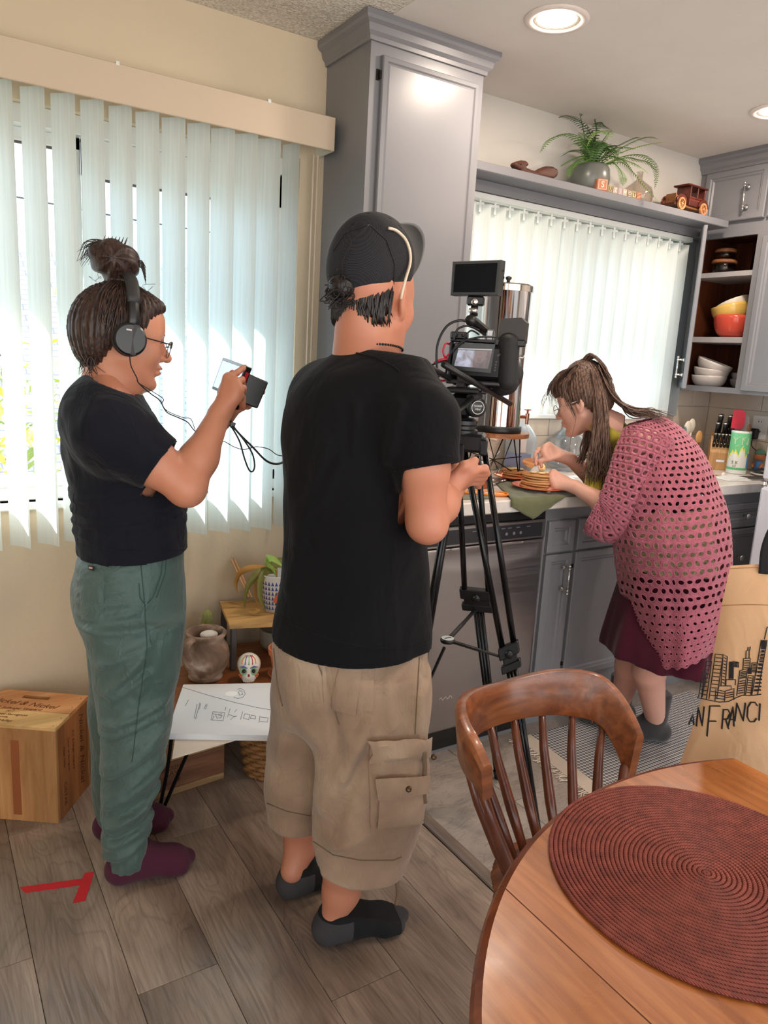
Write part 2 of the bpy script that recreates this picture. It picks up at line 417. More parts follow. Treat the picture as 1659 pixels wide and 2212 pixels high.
def floor_wood():
 t=NT('grey_oak_plank');
 oi=t.n('ShaderNodeObjectInfo'); tc=t.n('ShaderNodeTexCoord'); ad=t.n('ShaderNodeVectorMath',operation='ADD')
 sc=t.n('ShaderNodeVectorMath',operation='SCALE'); cb=t.n('ShaderNodeCombineXYZ');
 for i in range(3):t.l(oi.outputs['Random'],cb.inputs[i])
 t.l(cb.outputs[0],sc.inputs[0]); sc.inputs['Scale'].default_value=37.0
 t.l(tc.outputs['Object'],ad.inputs[0]); t.l(sc.outputs[0],ad.inputs[1])
 def mp(s):
  q=t.n('ShaderNodeMapping'); q.inputs['Scale'].default_value=s; t.l(ad.outputs[0],q.inputs[0]); return q.outputs[0]
 big=t.n('ShaderNodeTexNoise',Scale=1.0,Detail=2.0,Distortion=0.6); t.l(mp((6.5,1.3,1)),big.inputs['Vector'])
 mul=t.n('ShaderNodeMath',operation='MULTIPLY'); t.l(big.outputs['Fac'],mul.inputs[0]); mul.inputs[1].default_value=34.0
 fr=t.n('ShaderNodeMath',operation='PINGPONG'); t.l(mul.outputs[0],fr.inputs[0]); fr.inputs[1].default_value=1.0
 fine=t.n('ShaderNodeTexNoise',Scale=1.0,Detail=5.0,Roughness=0.65); t.l(mp((170,9,1)),fine.inputs['Vector'])
 tone=t.n('ShaderNodeTexNoise',Scale=1.0,Detail=3.0); t.l(mp((9,1.2,1)),tone.inputs['Vector'])
 base=t.ramp(tone.outputs['Fac'],[(0.3,lin((116,98,86))),(0.5,lin((146,126,111))),(0.7,lin((168,149,134)))])
 g1=t.ramp(fr.outputs[0],[(0.0,(0.66,0.64,0.62)),(0.3,(0.97,0.97,0.97)),(1.0,(1.02,1.02,1.02))])
 g2=t.ramp(fine.outputs['Fac'],[(0.3,(0.70,0.69,0.68)),(0.6,(1.04,1.04,1.04))])
 hv=t.n('ShaderNodeHueSaturation'); mr=t.n('ShaderNodeMapRange'); t.l(oi.outputs['Random'],mr.inputs[0]); mr.inputs[3].default_value=0.84; mr.inputs[4].default_value=1.10
 t.l(t.mix(1.0,t.mix(0.6,base,g1,'MULTIPLY'),g2,'MULTIPLY'),hv.inputs['Color']); t.l(mr.outputs[0],hv.inputs['Value']); t.l(hv.outputs[0],t.b.inputs['Base Color'])
 hh=t.n('ShaderNodeMath',operation='MULTIPLY_ADD'); t.l(fine.outputs['Fac'],hh.inputs[0]); hh.inputs[1].default_value=0.7; t.l(fr.outputs[0],hh.inputs[2])
 t.bump(hh.outputs[0],0.35,0.0015); setb(t.b,Roughness=0.34); return t.m
M_floor=floor_wood()
def tile_floor():
 t=NT('grey_stone_tile'); co=t.coord((2.2,5.0,1)); n=t.n('ShaderNodeTexNoise',Scale=1.5,Detail=7.0,Roughness=0.6,Distortion=0.8); t.l(co,n.inputs['Vector'])
 v=t.n('ShaderNodeTexNoise',Scale=3.0,Detail=8.0,Distortion=2.2); t.l(co,v.inputs['Vector'])
 c1=t.ramp(n.outputs['Fac'],[(0.3,lin((142,130,122))),(0.7,lin((184,172,162)))])
 c2=t.ramp(v.outputs['Fac'],[(0.47,(1,1,1)),(0.5,(0.78,0.76,0.75)),(0.53,(1,1,1))])
 t.l(t.mix(1.0,c1,c2,'MULTIPLY'),t.b.inputs['Base Color']); setb(t.b,Roughness=0.33); return t.m
M_tile=tile_floor()
fl=struct(MB().box((XL_,YB_,-0.08),(XR+0.12,YW+0.12,-0.006)).build('floor',plain('floor_groove',(58,48,42),0.8)),'grey-brown oak plank floor meeting pale stone tile in the kitchen')
PW,PL=0.183,1.22
_pm={}
def plank(x0,x1,y0,y1):
 key=(round(x1-x0,4),round(y1-y0,4))
 if key not in _pm:
  o=MB().box((-(x1-x0)/2,-(y1-y0)/2,-0.006),((x1-x0)/2,(y1-y0)/2,0.0),bev=0.0009).build('plank',M_floor,fl); _pm[key]=o.data
 else:o=link('plank',_pm[key],fl)
 o.location=((x0+x1)/2,(y0+y1)/2,0)
g=0.0006
k0=math.floor((XL_-0.341)/PW)+1
for k in range(k0,6):
 x0=0.341+k*PW; x1=min(x0+PW,1.258)
 if x0>1.24:continue
 off={0:1.423}.get(k,1.423+((k*0.41)%1.0)*PL); y=off-4*PL
 while y<YW:
  a,b=max(y,YB_),min(y+PL,YW)
  if b-a>0.05:plank(x0+g,x1-g,a+g,b-g)
  y+=PL
TX0,TY0,TW,TL=1.300,-1.9,0.30,0.60
for i in range(8):
 for j in range(-1,8):
  x0=TX0+i*TW; y0=1.9-(j+1)*TL+(0.3 if i%2 else 0)
  a,b,c,d=x0,min(x0+TW,XR),max(y0,YB_),min(y0+TL,YW)
  if b-a<0.03 or d-c<0.03:continue
  key=('t',round(b-a,4),round(d-c,4))
  if key not in _pm:
   o=MB().box((-(b-a)/2+0.001,-(d-c)/2+0.001,-0.006),((b-a)/2-0.001,(d-c)/2-0.001,0),bev=0.0008).build('tile',M_tile,fl); _pm[key]=o.data
  else:o=link('tile',_pm[key],fl)
  o.location=((a+b)/2,(c+d)/2,0)
mb=MB(); mb.prism([(-0.021,0),(0.021,0),(0.019,0.006),(0.010,0.010),(-0.010,0.010),(-0.019,0.006)],(1.279,YB_,0),(1,0,0),(0,0,1),(0,1,0),1.945-YB_)
struct(mb.build('trim_1',wood('strip_wood',(92,78,68),(124,107,95),(146,128,114),axis=1,scale=3,rough=0.4)),'wooden threshold strip between plank floor and kitchen tile')
W1=(-0.95,1.185,0.90,2.06); W2=(1.80,3.215,1.195,2.03)
def wall_panels(x0,x1,ops,m,name,z1=ZC):
 mb=MB(); xs=x0
 for(a,b,c,d)in ops:
  mb.box((xs,YW,0),(a,YW+0.12,z1)); mb.box((a,YW,0),(b,YW+0.12,c)); mb.box((a,YW,d),(b,YW+0.12,z1)); xs=b
 mb.box((xs,YW,0),(x1,YW+0.12,z1)); return mb.build(name,m)
struct(wall_panels(XL_,1.30,[W1],M_wall,'wall_window'),'beige textured wall around the dining window')
struct(wall_panels(1.30,XR+0.12,[W2],M_kwall,'wall_kitchen'),'off-white wall above the kitchen window')
struct(MB().box((XR,YB_,0),(XR+0.12,YW+0.0,ZC)).build('wall_right',M_kwall),'far end wall of the kitchen behind the cabinets')
struct(MB().box((XL_-0.1,YB_,ZC),(1.325,YW+0.12,ZC+0.1)).build('ceiling',M_pop),'popcorn textured ceiling over the dining side')
struct(MB().box((1.325,YB_,ZC-0.003),(XR+0.12,YW+0.12,ZC+0.1)).build('ceiling.001',M_ceil),'smooth off-white kitchen ceiling')
struct(MB().box((XL_-0.1,-0.6,0),(XL_,YW+0.12,ZC)).build('wall_left',M_wall),'beige side wall of the dining side')
mbk=MB().box((XL_-0.1,YB_-0.1,0),(-1.2,YB_,ZC)).box((3.0,YB_-0.1,0),(XR+0.12,YB_,ZC)).box((-1.2,YB_-0.1,2.25),(3.0,YB_,ZC))  # wall added out of view, its opening sized to set the daylight fill
struct(mbk.build('wall_back_added',M_wall),'unseen beige wall added behind the camera, its opening sized for fill light')
M_vinyl=plain('white_vinyl',(228,229,226),0.35); M_gask=plain('dark_gasket',(96,84,84),0.6)
def pane_mat(name,tint,rough=0.0):
 t=NT(name); tr=t.n('ShaderNodeBsdfTransparent'); gl=t.n('ShaderNodeBsdfGlossy'); mx=t.n('ShaderNodeMixShader'); tr.inputs[0].default_value=(*tint,1); gl.inputs['Roughness'].default_value=0.02
 t.l(slant(t,0.5,0.03),mx.inputs[0]); t.l(tr.outputs[0],mx.inputs[1]); t.l(gl.outputs[0],mx.inputs[2]); t.l(mx.outputs[0],t.out.inputs[0]); return t.m
M_pane=pane_mat('window_glass',(0.97,0.99,1.0)); M_pane_s=pane_mat('screened_glass',(0.80,0.90,0.97))
def window(name,W,mull,tops,label):
 x0,x1,z0,z1=W; y=YW+0.03; root=bpy.data.objects.new(name,None); COL.objects.link(root); root.location=((x0+x1)/2,YW+0.06,z0); struct(root,label)
 mb=MB()
 for a,b in(((x0,y,z0),(x0+0.035,y+0.07,z1)),((x1-0.035,y,z0),(x1,y+0.07,z1)),((x0,y,z1-0.055),(x1,y+0.07,z1)),((x0,y,z0),(x1,y+0.07,z0+0.035))):mb.box(a,b,bev=0.003)
 mb.build('window_frame',M_vinyl,root)
 xs=[x0+0.035,mull,x1-0.035]
 for i in range(2):
  a,b=xs[i],xs[i+1]; t=tops[i]; yy=y+0.012 if i else y+0.034; mb=MB(); w=0.028 if i==0 else 0.04
  mb.box((a,yy,z0+0.035),(a+w,yy+0.026,z1-0.055),bev=0.003); mb.box((b-w,yy,z0+0.035),(b,yy+0.026,z1-0.055),bev=0.003)
  mb.box((a,yy,t),(b,yy+0.026,z1-0.055),bev=0.003); mb.box((a,yy,z0+0.035),(b,yy+0.026,z0+0.075),bev=0.003)
  s=mb.build('sash',M_vinyl,root)
  MB().box((a+w,yy+0.008,t-0.006),(b-w,yy+0.02,t)).build('gasket',M_gask,s)
  MB().box((a+w,yy+0.011,z0+0.075),(b-w,yy+0.015,t)).build('pane',M_pane_s if i else M_pane,s)
 MB().box((x0-0.02,YW-0.025,z0-0.022),(x1+0.0,YW+0.06,z0),bev=0.004).build('window_sill',M_vinyl,root)
 return root
window('window_1',W1,0.48,(1.967,1.895),'white sliding window behind the dining-side vertical blinds')
window('window_2',W2,2.50,(1.95,1.93),'white window behind the kitchen vertical blinds')
def vane_mat():
 t=NT('blind_vane'); df=t.n('ShaderNodeBsdfDiffuse'); tl=t.n('ShaderNodeBsdfTranslucent'); mx=t.n('ShaderNodeMixShader'); mx.inputs[0].default_value=0.42
 n=t.n('ShaderNodeTexNoise',Scale=1.0,Detail=3.0); t.l(t.coord((160,160,4)),n.inputs['Vector'])
 c=t.ramp(n.outputs['Fac'],[(0.35,lin((226,231,228))),(0.65,lin((234,238,235)))])
 t.l(c,df.inputs[0]); t.l(c,tl.inputs[0]); b=t.n('ShaderNodeBump',Strength=0.06,Distance=0.001); t.l(n.outputs['Fac'],b.inputs['Height']); t.l(b.outputs[0],df.inputs['Normal'])
 t.l(df.outputs[0],mx.inputs[1]); t.l(tl.outputs[0],mx.inputs[2]); t.l(mx.outputs[0],t.out.inputs[0]); return t.m
M_vane=vane_mat(); M_clip=plain('vane_clip',(224,226,222),0.4)
def vane_mesh(w,z0,z1,bow=0.007):
 mb=MB(); P=[]; N=6
 for zz in(z0,z1):
  P.append([(-w/2+w*i/N,bow*(1-(2*i/N-1)**2),zz)for i in range(N+1)])
 mb.grid(P); return mb
def vane_row(root,xs,y,z0,z1,alpha,clips,jit):
 me=None
 for i,x in enumerate(xs):
  if me is None:
   o=vane_mesh(0.089,z0,z1).build('vane',M_vane,None,True); me=o.data
  else:o=link('vane',me)
  o.location=(x,y,0); a=alpha(i,x)+random.uniform(-jit,jit); o.rotation_euler=(0,0,-a)
  o.parent=root; o.matrix_parent_inverse=Matrix.Translation(root.location).inverted()
  if clips:
   c=MB().box((-0.004,-0.006,z1-0.03),(0.004,0.004,z1+0.02)).box((-0.016,-0.004,z1-0.004),(0.016,0.002,z1+0.006)).build('clip',M_clip)if i==0 else link('clip',clips_me[0])
   clips_me.append(c.data); c.location=(x,y,0); c.rotation_euler=(0,0,-a*0.7); c.parent=o; c.matrix_parent_inverse=(Matrix.Translation(o.location)@Matrix.Rotation(-a,4,'Z')).inverted()
   c.matrix_parent_inverse=(root.matrix_basis.inverted()@root.matrix_basis)@(Matrix.Translation(o.location)@Matrix.Rotation(-a,4,'Z')).inverted()
clips_me=[]
bl=thing('vertical_blind','wide white vertical blind with slightly open vanes under a beige valance','blinds',(0.3,2.44,2.07))
xs=[0.332-0.0785*k for k in range(14,0,-1)]+[0.332+0.0785*k for k in range(11)]
vane_row(bl,xs,2.44,0.775,2.085,lambda i,x:0.96 if x<1.10 else 1.35,False,0.035)
M_val=plain('valance_vinyl',(206,186,162),0.45)
mb=MB(); mb.box((-0.98,2.385,2.072),(1.251,2.393,2.176),bev=0.002); mb.build('valance',M_val,bl)
mb=MB(); mb.box((1.2435,2.393,2.072),(1.251,YW,2.176)); mb.build('valance_return',plain('valance_white',(222,222,214),0.4),bl)
MB().box((-0.95,2.415,2.092),(1.235,2.465,2.135),bev=0.003).build('headrail',M_clip,bl)
for x in(0.545,1.008):MB().box((x,2.383,2.170),(x+0.010,2.40,2.181)).build('valance_clip',M_clip,bl)
MB().cyl((1.232,2.47,0.85),(1.232,2.47,2.07),0.004,n=8).cyl((1.218,2.475,0.85),(1.218,2.475,2.07),0.0035,n=8).build('wand',M_val,bl)
kb=thing('vertical_blind','closed white vertical blind over the kitchen window above the counter','blinds',(2.5,2.43,2.03))
xs=[1.845+0.0765*k for k in range(18)]
vane_row(kb,xs,2.43,1.20,2.012,lambda i,x:0.72,True,0.02)
MB().box((1.80,2.41,2.028),(3.215,2.45,2.05),bev=0.002).build('headrail',M_clip,kb)
MB().tube([(3.20,2.44,2.02),(3.205,2.43,1.6),(3.20,2.44,1.22)],0.004,6).tube([(3.212,2.46,2.02),(3.212,2.46,1.22)],0.006,6).build('cord',M_clip,kb)
def shingles():
 t=NT('roof_shingle'); b=t.n('ShaderNodeTexBrick',Scale=1.0); b.inputs['Brick Width'].default_value=0.30; b.inputs['Row Height'].default_value=0.14; b.inputs['Mortar Size'].default_value=0.012
 b.inputs['Color1'].default_value=(*lin((120,124,150)),1); b.inputs['Color2'].default_value=(*lin((150,152,172)),1); b.inputs['Mortar'].default_value=(*lin((84,86,108)),1)
 t.l(t.coord(),b.inputs['Vector']); t.l(b.outputs['Color'],t.b.inputs['Base Color']); setb(t.b,Roughness=0.9); return t.m
hs=thing('house','neighbouring house with grey shingled roof seen between the dining vanes','house',(-1.0,9.4,-2.6))
mr=MB(); mr.box((-6.5,8.9,-2.6),(5.2,13.0,0.25)); mr.build('wall',plain('stucco',(214,206,190),0.9),hs)
mr=MB(); sl=math.atan2(2.55,4.2); Rr=rotm('X',sl)
mr.box((-7.0,-0.4,-0.06),(5.6,4.9,0.0)); ro=mr.build('roof',shingles(),hs); ro.matrix_parent_inverse=Matrix.Translation(hs.location).inverted(); ro.location=(0,8.75,0.18); ro.rotation_euler=(sl,0,0)
for(a,b)in((-0.9,0.35),(1.6,2.6)):
 w_=MB().box((a,8.86,-1.35),(b,8.9,-0.25)).build('window',plain('far_frame',(230,230,226),0.5),hs)
 MB().box((a+0.07,8.85,-1.28),(b-0.07,8.862,-0.32)).build('pane',plain('far_pane',(96,110,124),0.15),w_)
tr=thing('tree','yellow-green leafy tree outside the dining window','tree',(0.1,7.0,-2.6))
mb=MB(); mb.tube([(0.1,7.0,-2.6),(0.15,7.0,-1.2),(0.05,7.05,0.2),(0.2,7.0,1.0)],[0.09,0.07,0.05,0.02],8)
for k in range(7):
 a=k*0.9; mb.tube([(0.1,7.0,-0.4+k*0.16),(0.1+0.3*math.cos(a),7+0.3*math.sin(a),0.0+k*0.17),(0.1+0.8*math.cos(a),7+0.6*math.sin(a),0.25+k*0.17)],[0.025,0.015,0.006],5)
mb.build('trunk',plain('bark',(88,74,62),0.9),tr)
mb=MB()
for k in range(1500):
 c=np.array([0.1+random.gauss(0,0.62),7.0+random.gauss(0,0.4),0.72+random.gauss(0,0.42)]); a,b,cc=(random.uniform(-1,1)for _ in range(3)); d=V(a,b,cc); d/=np.linalg.norm(d)+1e-6; u,v,_=frame_from(d); L=random.uniform(0.05,0.11)
 mb.cur=0 if random.random()<0.7 else 1
 mb.add([c-d*L,c+u*L*0.5,c+d*L,c-u*L*0.5+v*L*0.1],[(0,1,2,3)])
tr_leaf=mb.build('foliage',[plain('leaf_yellow',(214,206,60),0.6),plain('leaf_green',(132,156,62),0.6)],tr)
mb=MB()
for z0 in(2.75,3.35):mb.tube([(-4,7.9,z0+0.35),(-1,7.9,z0),(2,7.9,z0-0.15),(5,7.9,z0-0.2)],0.009,5)
tag(mb.build('overhead_wire',plain('wire',(60,62,70),0.6)),'thin overhead wires crossing the sky outside the window','wire',kind='structure')
tag(MB().box((-9,2.75,-2.75),(9,16,-2.6)).build('ground_outside',plain('yard',(120,124,104),0.95)),'yard outside below the windows','ground',kind='structure')
tag(MB().box((-2.4,YW+0.12,2.46),(4.5,YW+0.79,2.56)).build('roof_eave',plain('eave',(220,214,204),0.8)),'overhanging eave outside above the windows','eave',kind='structure')
# === kitchen cabinets and appliances
def cab_paint():
 t=NT('grey_cabinet_paint'); n=t.n('ShaderNodeTexNoise',Scale=1.0,Detail=3.0); t.l(t.coord((90,90,6)),n.inputs['Vector'])
 n2=t.n('ShaderNodeTexNoise',Scale=2.5,Detail=2.0); t.l(t.coord(),n2.inputs['Vector'])
 t.l(t.ramp(n2.outputs['Fac'],[(0.3,lin((122,122,126))),(0.7,lin((130,129,133)))]),t.b.inputs['Base Color']); t.bump(n.outputs['Fac'],0.12,0.001); setb(t.b,Roughness=0.34); return t.m
M_cab=cab_paint()
M_cabin=wood('cabinet_inside',(66,30,14),(92,44,20),(112,58,28),axis=2,scale=3,rough=0.5)
M_chrome=plain('chrome',(214,210,206),0.16,1.0); M_black=plain('black_plastic',(18,18,20),0.4); M_steel=plain('brushed_steel',(150,148,148),0.3,1.0)
def counter_mat():
 t=NT('pale_quartz'); n=t.n('ShaderNodeTexNoise',Scale=7.0,Detail=8.0,Distortion=1.4); t.l(t.coord(),n.inputs['Vector'])
 t.l(t.ramp(n.outputs['Fac'],[(0.35,lin((216,206,198))),(0.62,lin((232,225,219)))]),t.b.inputs['Base Color']); setb(t.b,Roughness=0.22); return t.m
M_counter=counter_mat()
PROFILE=[(0,0),(0,0.014),(0.004,0.018),(0.026,0.018),(0.031,0.012),(0.037,0.012),(0.044,0.006),(0.052,0.006)]
def panel(mb,o,ex,ey,ez,w,h,prof=PROFILE):
 """profiled door front lying in plane ex,ey at o, standing out along ez"""
 o,ex,ey,ez=(np.asarray(q,float)for q in(o,ex,ey,ez)); vv=[]; F=[]; n=len(prof)
 for(i,d)in prof:vv+=[o+ex*x+ey*y+ez*d for x,y in((i,i),(w-i,i),(w-i,h-i),(i,h-i))]
 for k in range(n-1):F+=[(k*4+j,k*4+(j+1)%4,(k+1)*4+(j+1)%4,(k+1)*4+j)for j in range(4)]
 F.append(tuple((n-1)*4+j for j in range(4))); F.append((3,2,1,0)); mb.add(vv,F); return mb
def pull(parent,p0,p1,nrm,name='handle'):
 """chrome bar pull between two posts"""
 p0,p1,nrm=V(*p0),V(*p1),V(*nrm); mb=MB(); t=(p1-p0)/np.linalg.norm(p1-p0)
 for p in(p0,p1):mb.lathe([(0.0,0),(0.0105,0),(0.0105,0.003),(0.006,0.006),(0.0045,0.012),(0.0045,0.024),(0.0065,0.028),(0.004,0.034),(0,0.034)],p,nrm,14)
 a=p0+nrm*0.029; b=p1+nrm*0.029; mb.cyl(a-t*0.010,b+t*0.010,0.0042,n=12)
 for p in(a-t*0.012,b+t*0.012,a,b):mb.ball(p,0.0062,12,8)
 return mb.build(name,M_chrome,parent,True)
YF=2.215
pc=thing('pantry_cabinet','tall grey painted pantry cabinet reaching the ceiling behind the man','cabinet',(1.5,2.36,0.945))
MB().box((1.275,YF,0.947),(1.725,YW-0.002,2.41)).build('body',M_cab,pc)
d_=panel(MB(),(1.312,YF-0.001,1.0),(1,0,0),(0,0,1),(0,-1,0),0.385,1.33,[(0,0),(0,0.013),(0.003,0.017),(0.016,0.019),(0.020,0.014),(0.026,0.016),(0.03,0.016)]).build('door',M_cab,pc)
MB().cyl((1.309,YF-0.008,2.262),(1.309,YF-0.008,2.286),0.004,n=8).box((1.298,YF-0.003,2.258),(1.309,YF,2.290)).build('hinge',plain('dark_hinge',(52,46,42),0.4,0.8),d_)
cp=[(0,0),(0.008,0),(0.010,0.012),(0.020,0.022),(0.024,0.040),(0.036,0.048),(0.040,0.056),(0.040,0.072),(0,0.072)]
def crown(mb,path,z,prof=cp):
 """moulding swept along a plan path (offset outwards = left of travel)"""
 P=[np.asarray(p,float)for p in path]; rows=[]
 for i,p in enumerate(P):
  t0=P[i]-P[i-1]if i>0 else P[1]-P[0]; t1=P[i+1]-P[i]if i<len(P)-1 else t0
  n0=np.array([t0[1],-t0[0]])/np.linalg.norm(t0); n1=np.array([t1[1],-t1[0]])/np.linalg.norm(t1); m=n0+n1; m=m/(m@n0)
  rows.append([(p[0]+m[0]*a,p[1]+m[1]*a,z+b)for a,b in prof])
 n=len(prof)
 vv=[q for r in rows for q in r]; F=[(i*n+j,i*n+(j+1)%n,(i+1)*n+(j+1)%n,(i+1)*n+j)for i in range(len(P)-1)for j in range(n)]
 F+=[tuple(range(n)),tuple(range((len(P)-1)*n+n-1,(len(P)-1)*n-1,-1))]; mb.add(vv,F); return mb
crown(MB(),[(1.275,YW-0.002),(1.275,YF),(1.725,YF),(1.725,YW-0.002)],2.366).build('crown_moulding',M_cab,pc)
sh=thing('display_shelf','long grey shelf over the kitchen window holding the fern and toys','shelf',(2.5,2.40,2.09))
MB().box((1.727,2.295,2.093),(3.306,YW,2.125),bev=0.003).build('board',M_cab,sh)
MB().box((1.727,2.400,2.052),(3.306,YW,2.093),bev=0.002).build('fascia',M_cab,sh)
struct(MB().box((3.215,2.47,1.195),(3.345,YW,2.052)).build('trim_2',plain('trim_blue_grey',(150,156,160),0.5)),'grey casing beside the kitchen window')
uc=thing('upper_cabinet','grey upper corner cabinet, its lower door standing open on bowls','cabinet',(3.5,2.3,1.33))
X0=3.35; y0,y1=1.765,YW; z0,z1=1.33,2.40
mb=MB(); mb.box((X0,2.450,z0),(X0+0.02,y1,z1)); mb.box((X0,2.138,z0),(X0+0.02,2.168,z1)); mb.box((X0,2.168,z0),(X0+0.02,2.450,1.357)); mb.box((X0,2.168,2.060),(X0+0.02,2.450,2.132)); mb.box((X0,2.168,2.35),(X0+0.02,2.45,z1)); mb.box((X0,y0,z0),(X0+0.02,2.138,z1)); mb.build('face_frame',M_cab,uc)
MB().box((XR-0.012,y0,z0),(XR-0.002,y1-0.002,z1)).build('back',M_cabin,uc)
MB().box((X0+0.02,y1-0.012,z0),(XR-0.012,y1-0.002,z1)).build('side',M_cabin,uc)
MB().box((X0+0.02,2.07,z0+0.018),(XR-0.012,2.085,2.08)).build('side',M_cabin,uc)
MB().box((X0+0.02,y0,z0),(XR-0.012,y1-0.012,z0+0.018)).build('bottom',M_cab,uc)
MB().box((X0+0.02,y0,2.08),(XR-0.012,y1-0.012,2.10)).build('divider',M_cabin,uc)
MB().box((X0+0.02,y0,z1-0.02),(XR-0.012,y1-0.012,z1)).build('top',M_cabin,uc)
M_shelf=plain('shelf_paint',(172,168,168),0.5)
for za,zb in((1.570,1.596),(1.880,1.903)):MB().box((X0+0.012,2.087,za),(XR-0.013,y1-0.013,zb)).build('shelf',M_shelf,uc)
ud=panel(MB(),(X0-0.001,2.470,2.128),(0,-1,0),(0,0,1),(-1,0,0),0.325,0.235).build('door',M_cab,uc)
pull(ud,on_x(1617,403,X0-0.019),on_x(1612,447,X0-0.019),(-1,0,0))
th=math.radians(50); hx,hy=X0-0.004,2.462; ed=V(-math.sin(th),-math.cos(th),0); en=V(-math.cos(th),math.sin(th),0)
od=panel(MB(),V(hx,hy,1.343),ed,(0,0,1),en,0.305,0.735).build('door',M_cab,uc); od['label']='open door swung out from the cabinet'
hp=V(hx,hy,0)+ed*0.262+en*0.019; pull(od,(hp[0],hp[1],1.405),(hp[0],hp[1],1.475),en)
panel(MB(),(X0-0.001,2.132,1.345),(0,-1,0),(0,0,1),(-1,0,0),0.33,0.70).build('door',M_cab,uc)
panel(MB(),(X0-0.001,2.132,2.128),(0,-1,0),(0,0,1),(-1,0,0),0.33,0.235).build('door',M_cab,uc)
crown(MB(),[(X0,YW-0.001),(X0,y0)],2.366).build('crown_moulding',M_cab,uc)
YC=1.90; ZT=0.945
ct=tag(MB().box((1.275,YC,0.900),(XR-0.001,YW-0.001,ZT),bev=0.004).build('countertop',M_counter),'pale stone countertop running under the kitchen window','countertop')
YD=1.945
def base_unit(x0,x1,label,fronts,name='base_cabinet'):
 u=thing(name,label,'cabinet',((x0+x1)/2,2.2,0)); MB().box((x0,YD,0.10),(x1,YW-0.002,0.899)).build('body',M_cab,u)
 MB().box((x0,YD+0.035,0.0),(x1,YD+0.055,0.10)).build('toe_kick',M_cab,u)
 for kind,a,b,c,d in fronts:
  f=panel(MB(),(a,YD-0.0005,c),(1,0,0),(0,0,1),(0,-1,0),b-a,d-c).build(kind,M_cab,u); yield u,f,(a,b,c,d)
for u,f,q in base_unit(1.957,2.113,'narrow grey base cabinet with chrome pull beside the dishwasher',[('drawer',1.966,2.104,0.724,0.846),('door',1.966,2.104,0.19,0.716)]):
 if f.name.startswith('door'):pull(f,(2.062,YD-0.019,0.662),(2.062,YD-0.019,0.577),(0,-1,0))
for u,f,q in base_unit(2.113,2.52,'grey base cabinet in front of the bending woman',[('drawer',2.122,2.512,0.724,0.848),('door',2.122,2.512,0.19,0.716)]):
 if f.name.startswith('door'):
  for zz in(0.652,0.25):MB().box((2.114,YD-0.010,zz),(2.123,YD-0.001,zz+0.014)).build('hinge',MATS['dark_hinge'],f)
for u,f,q in base_unit(2.52,2.95,'grey base cabinet mostly hidden behind the pink cardigan',[('drawer',2.529,2.941,0.724,0.848),('door',2.529,2.941,0.19,0.716)]):pass
for u,f,q in base_unit(2.95,3.655,'grey base cabinet with a knobbed drawer next to the fridge',[('drawer',2.96,3.42,0.735,0.846),('drawer',2.96,3.42,0.46,0.728),('drawer',2.96,3.42,0.19,0.452)]):
 c_=V((2.96+3.42)/2,YD-0.018,(q[2]+q[3])/2)
 MB().lathe([(0,0),(0.007,0),(0.005,0.008),(0.006,0.014),(0.014,0.018),(0.015,0.024),(0.010,0.029),(0,0.031)],c_,(0,-1,0),18).build('knob',M_chrome,f,True)
ep=tag(MB().box((1.285,YD,0.0),(1.345,YW-0.002,0.899)).build('end_panel',M_cab),'grey end panel of the counter beside the threshold','panel')
dw=thing('dishwasher','stainless steel dishwasher with dark control strip behind the tripod','dishwasher',(1.65,2.2,0))
MB().box((1.347,YD+0.01,0.02),(1.955,2.48,0.86)).build('tub',M_black,dw)
def dw_steel():
 t=NT('dishwasher_steel'); n=t.n('ShaderNodeTexNoise',Scale=1.0,Detail=2.0); t.l(t.coord((2,2,260)),n.inputs['Vector']); setb(t.b,Metallic=1.0,Base_Color=(*lin((168,163,162)),1))
 t.l(t.ramp(n.outputs['Fac'],[(0.3,(0.30,0.30,0.30)),(0.7,(0.40,0.40,0.40))]),t.b.inputs['Roughness']); return t.m
M_dw=dw_steel()
S=Sculpt((1.348,YD-0.03,0.09),(1.957,YD+0.02,0.80),0.006)
P=S.P; q=np.maximum.reduce([np.abs(P[...,0]-1.6515)-0.296,np.abs(P[...,2]-0.445)-0.340,np.abs(P[...,1]-(YD-0.004))-0.010]); S.F=q
S.ell((1.68,YD-0.020,0.750),(0.20,0.014,0.040),k=0.016,sub=True); v_,f_=S.get(); np_mesh('door',v_,f_,M_dw,dw)
MB().box((1.355,YD-0.016,0.789),(1.948,YD+0.01,0.858),bev=0.003).build('control_panel',M_dw,dw)
cpn=MB().box((1.40,YD-0.0185,0.797),(1.928,YD-0.0155,0.848),bev=0.001).build('control_strip',plain('dark_strip',(42,42,46),0.25),dw)
M_btn=plain('button_grey',(112,112,118),0.4)
for i,x in enumerate((1.63,1.72,1.755,1.79,1.822)):
 MB().cyl((x,YD-0.0185,0.817),(x,YD-0.0205,0.817),0.0075 if i==0 else 0.0058,n=14).build('button',M_btn,cpn)
for i,x in enumerate((1.60,1.64,1.70,1.73,1.76,1.80,1.85)):
 MB().box((x,YD-0.0187,0.836),(x+0.018,YD-0.0184,0.839)).build('marking',M_btn,cpn)
MB().box((1.35,YD+0.0,0.860),(1.953,YD+0.03,0.898)).build('gap',M_black,dw)
MB().box((1.350,YD+0.002,0.058),(1.953,YD+0.03,0.104)).build('kick_strip',M_black,dw)
MB().box((1.345,YD+0.02,0.0),(1.957,YD+0.03,0.058)).build('toe_panel',M_cab,dw)
mb=MB(); mb.tube(smooth_path([(1.515+0.007*i,YD-0.0146,0.232+0.006*math.sin(i*2.1))for i in range(9)],4),0.0011,4); mb.build('logo_squiggle',plain('squiggle_pale',(214,208,206),0.8),dw)  # pale squiggle standing for the small logo sticker on the door
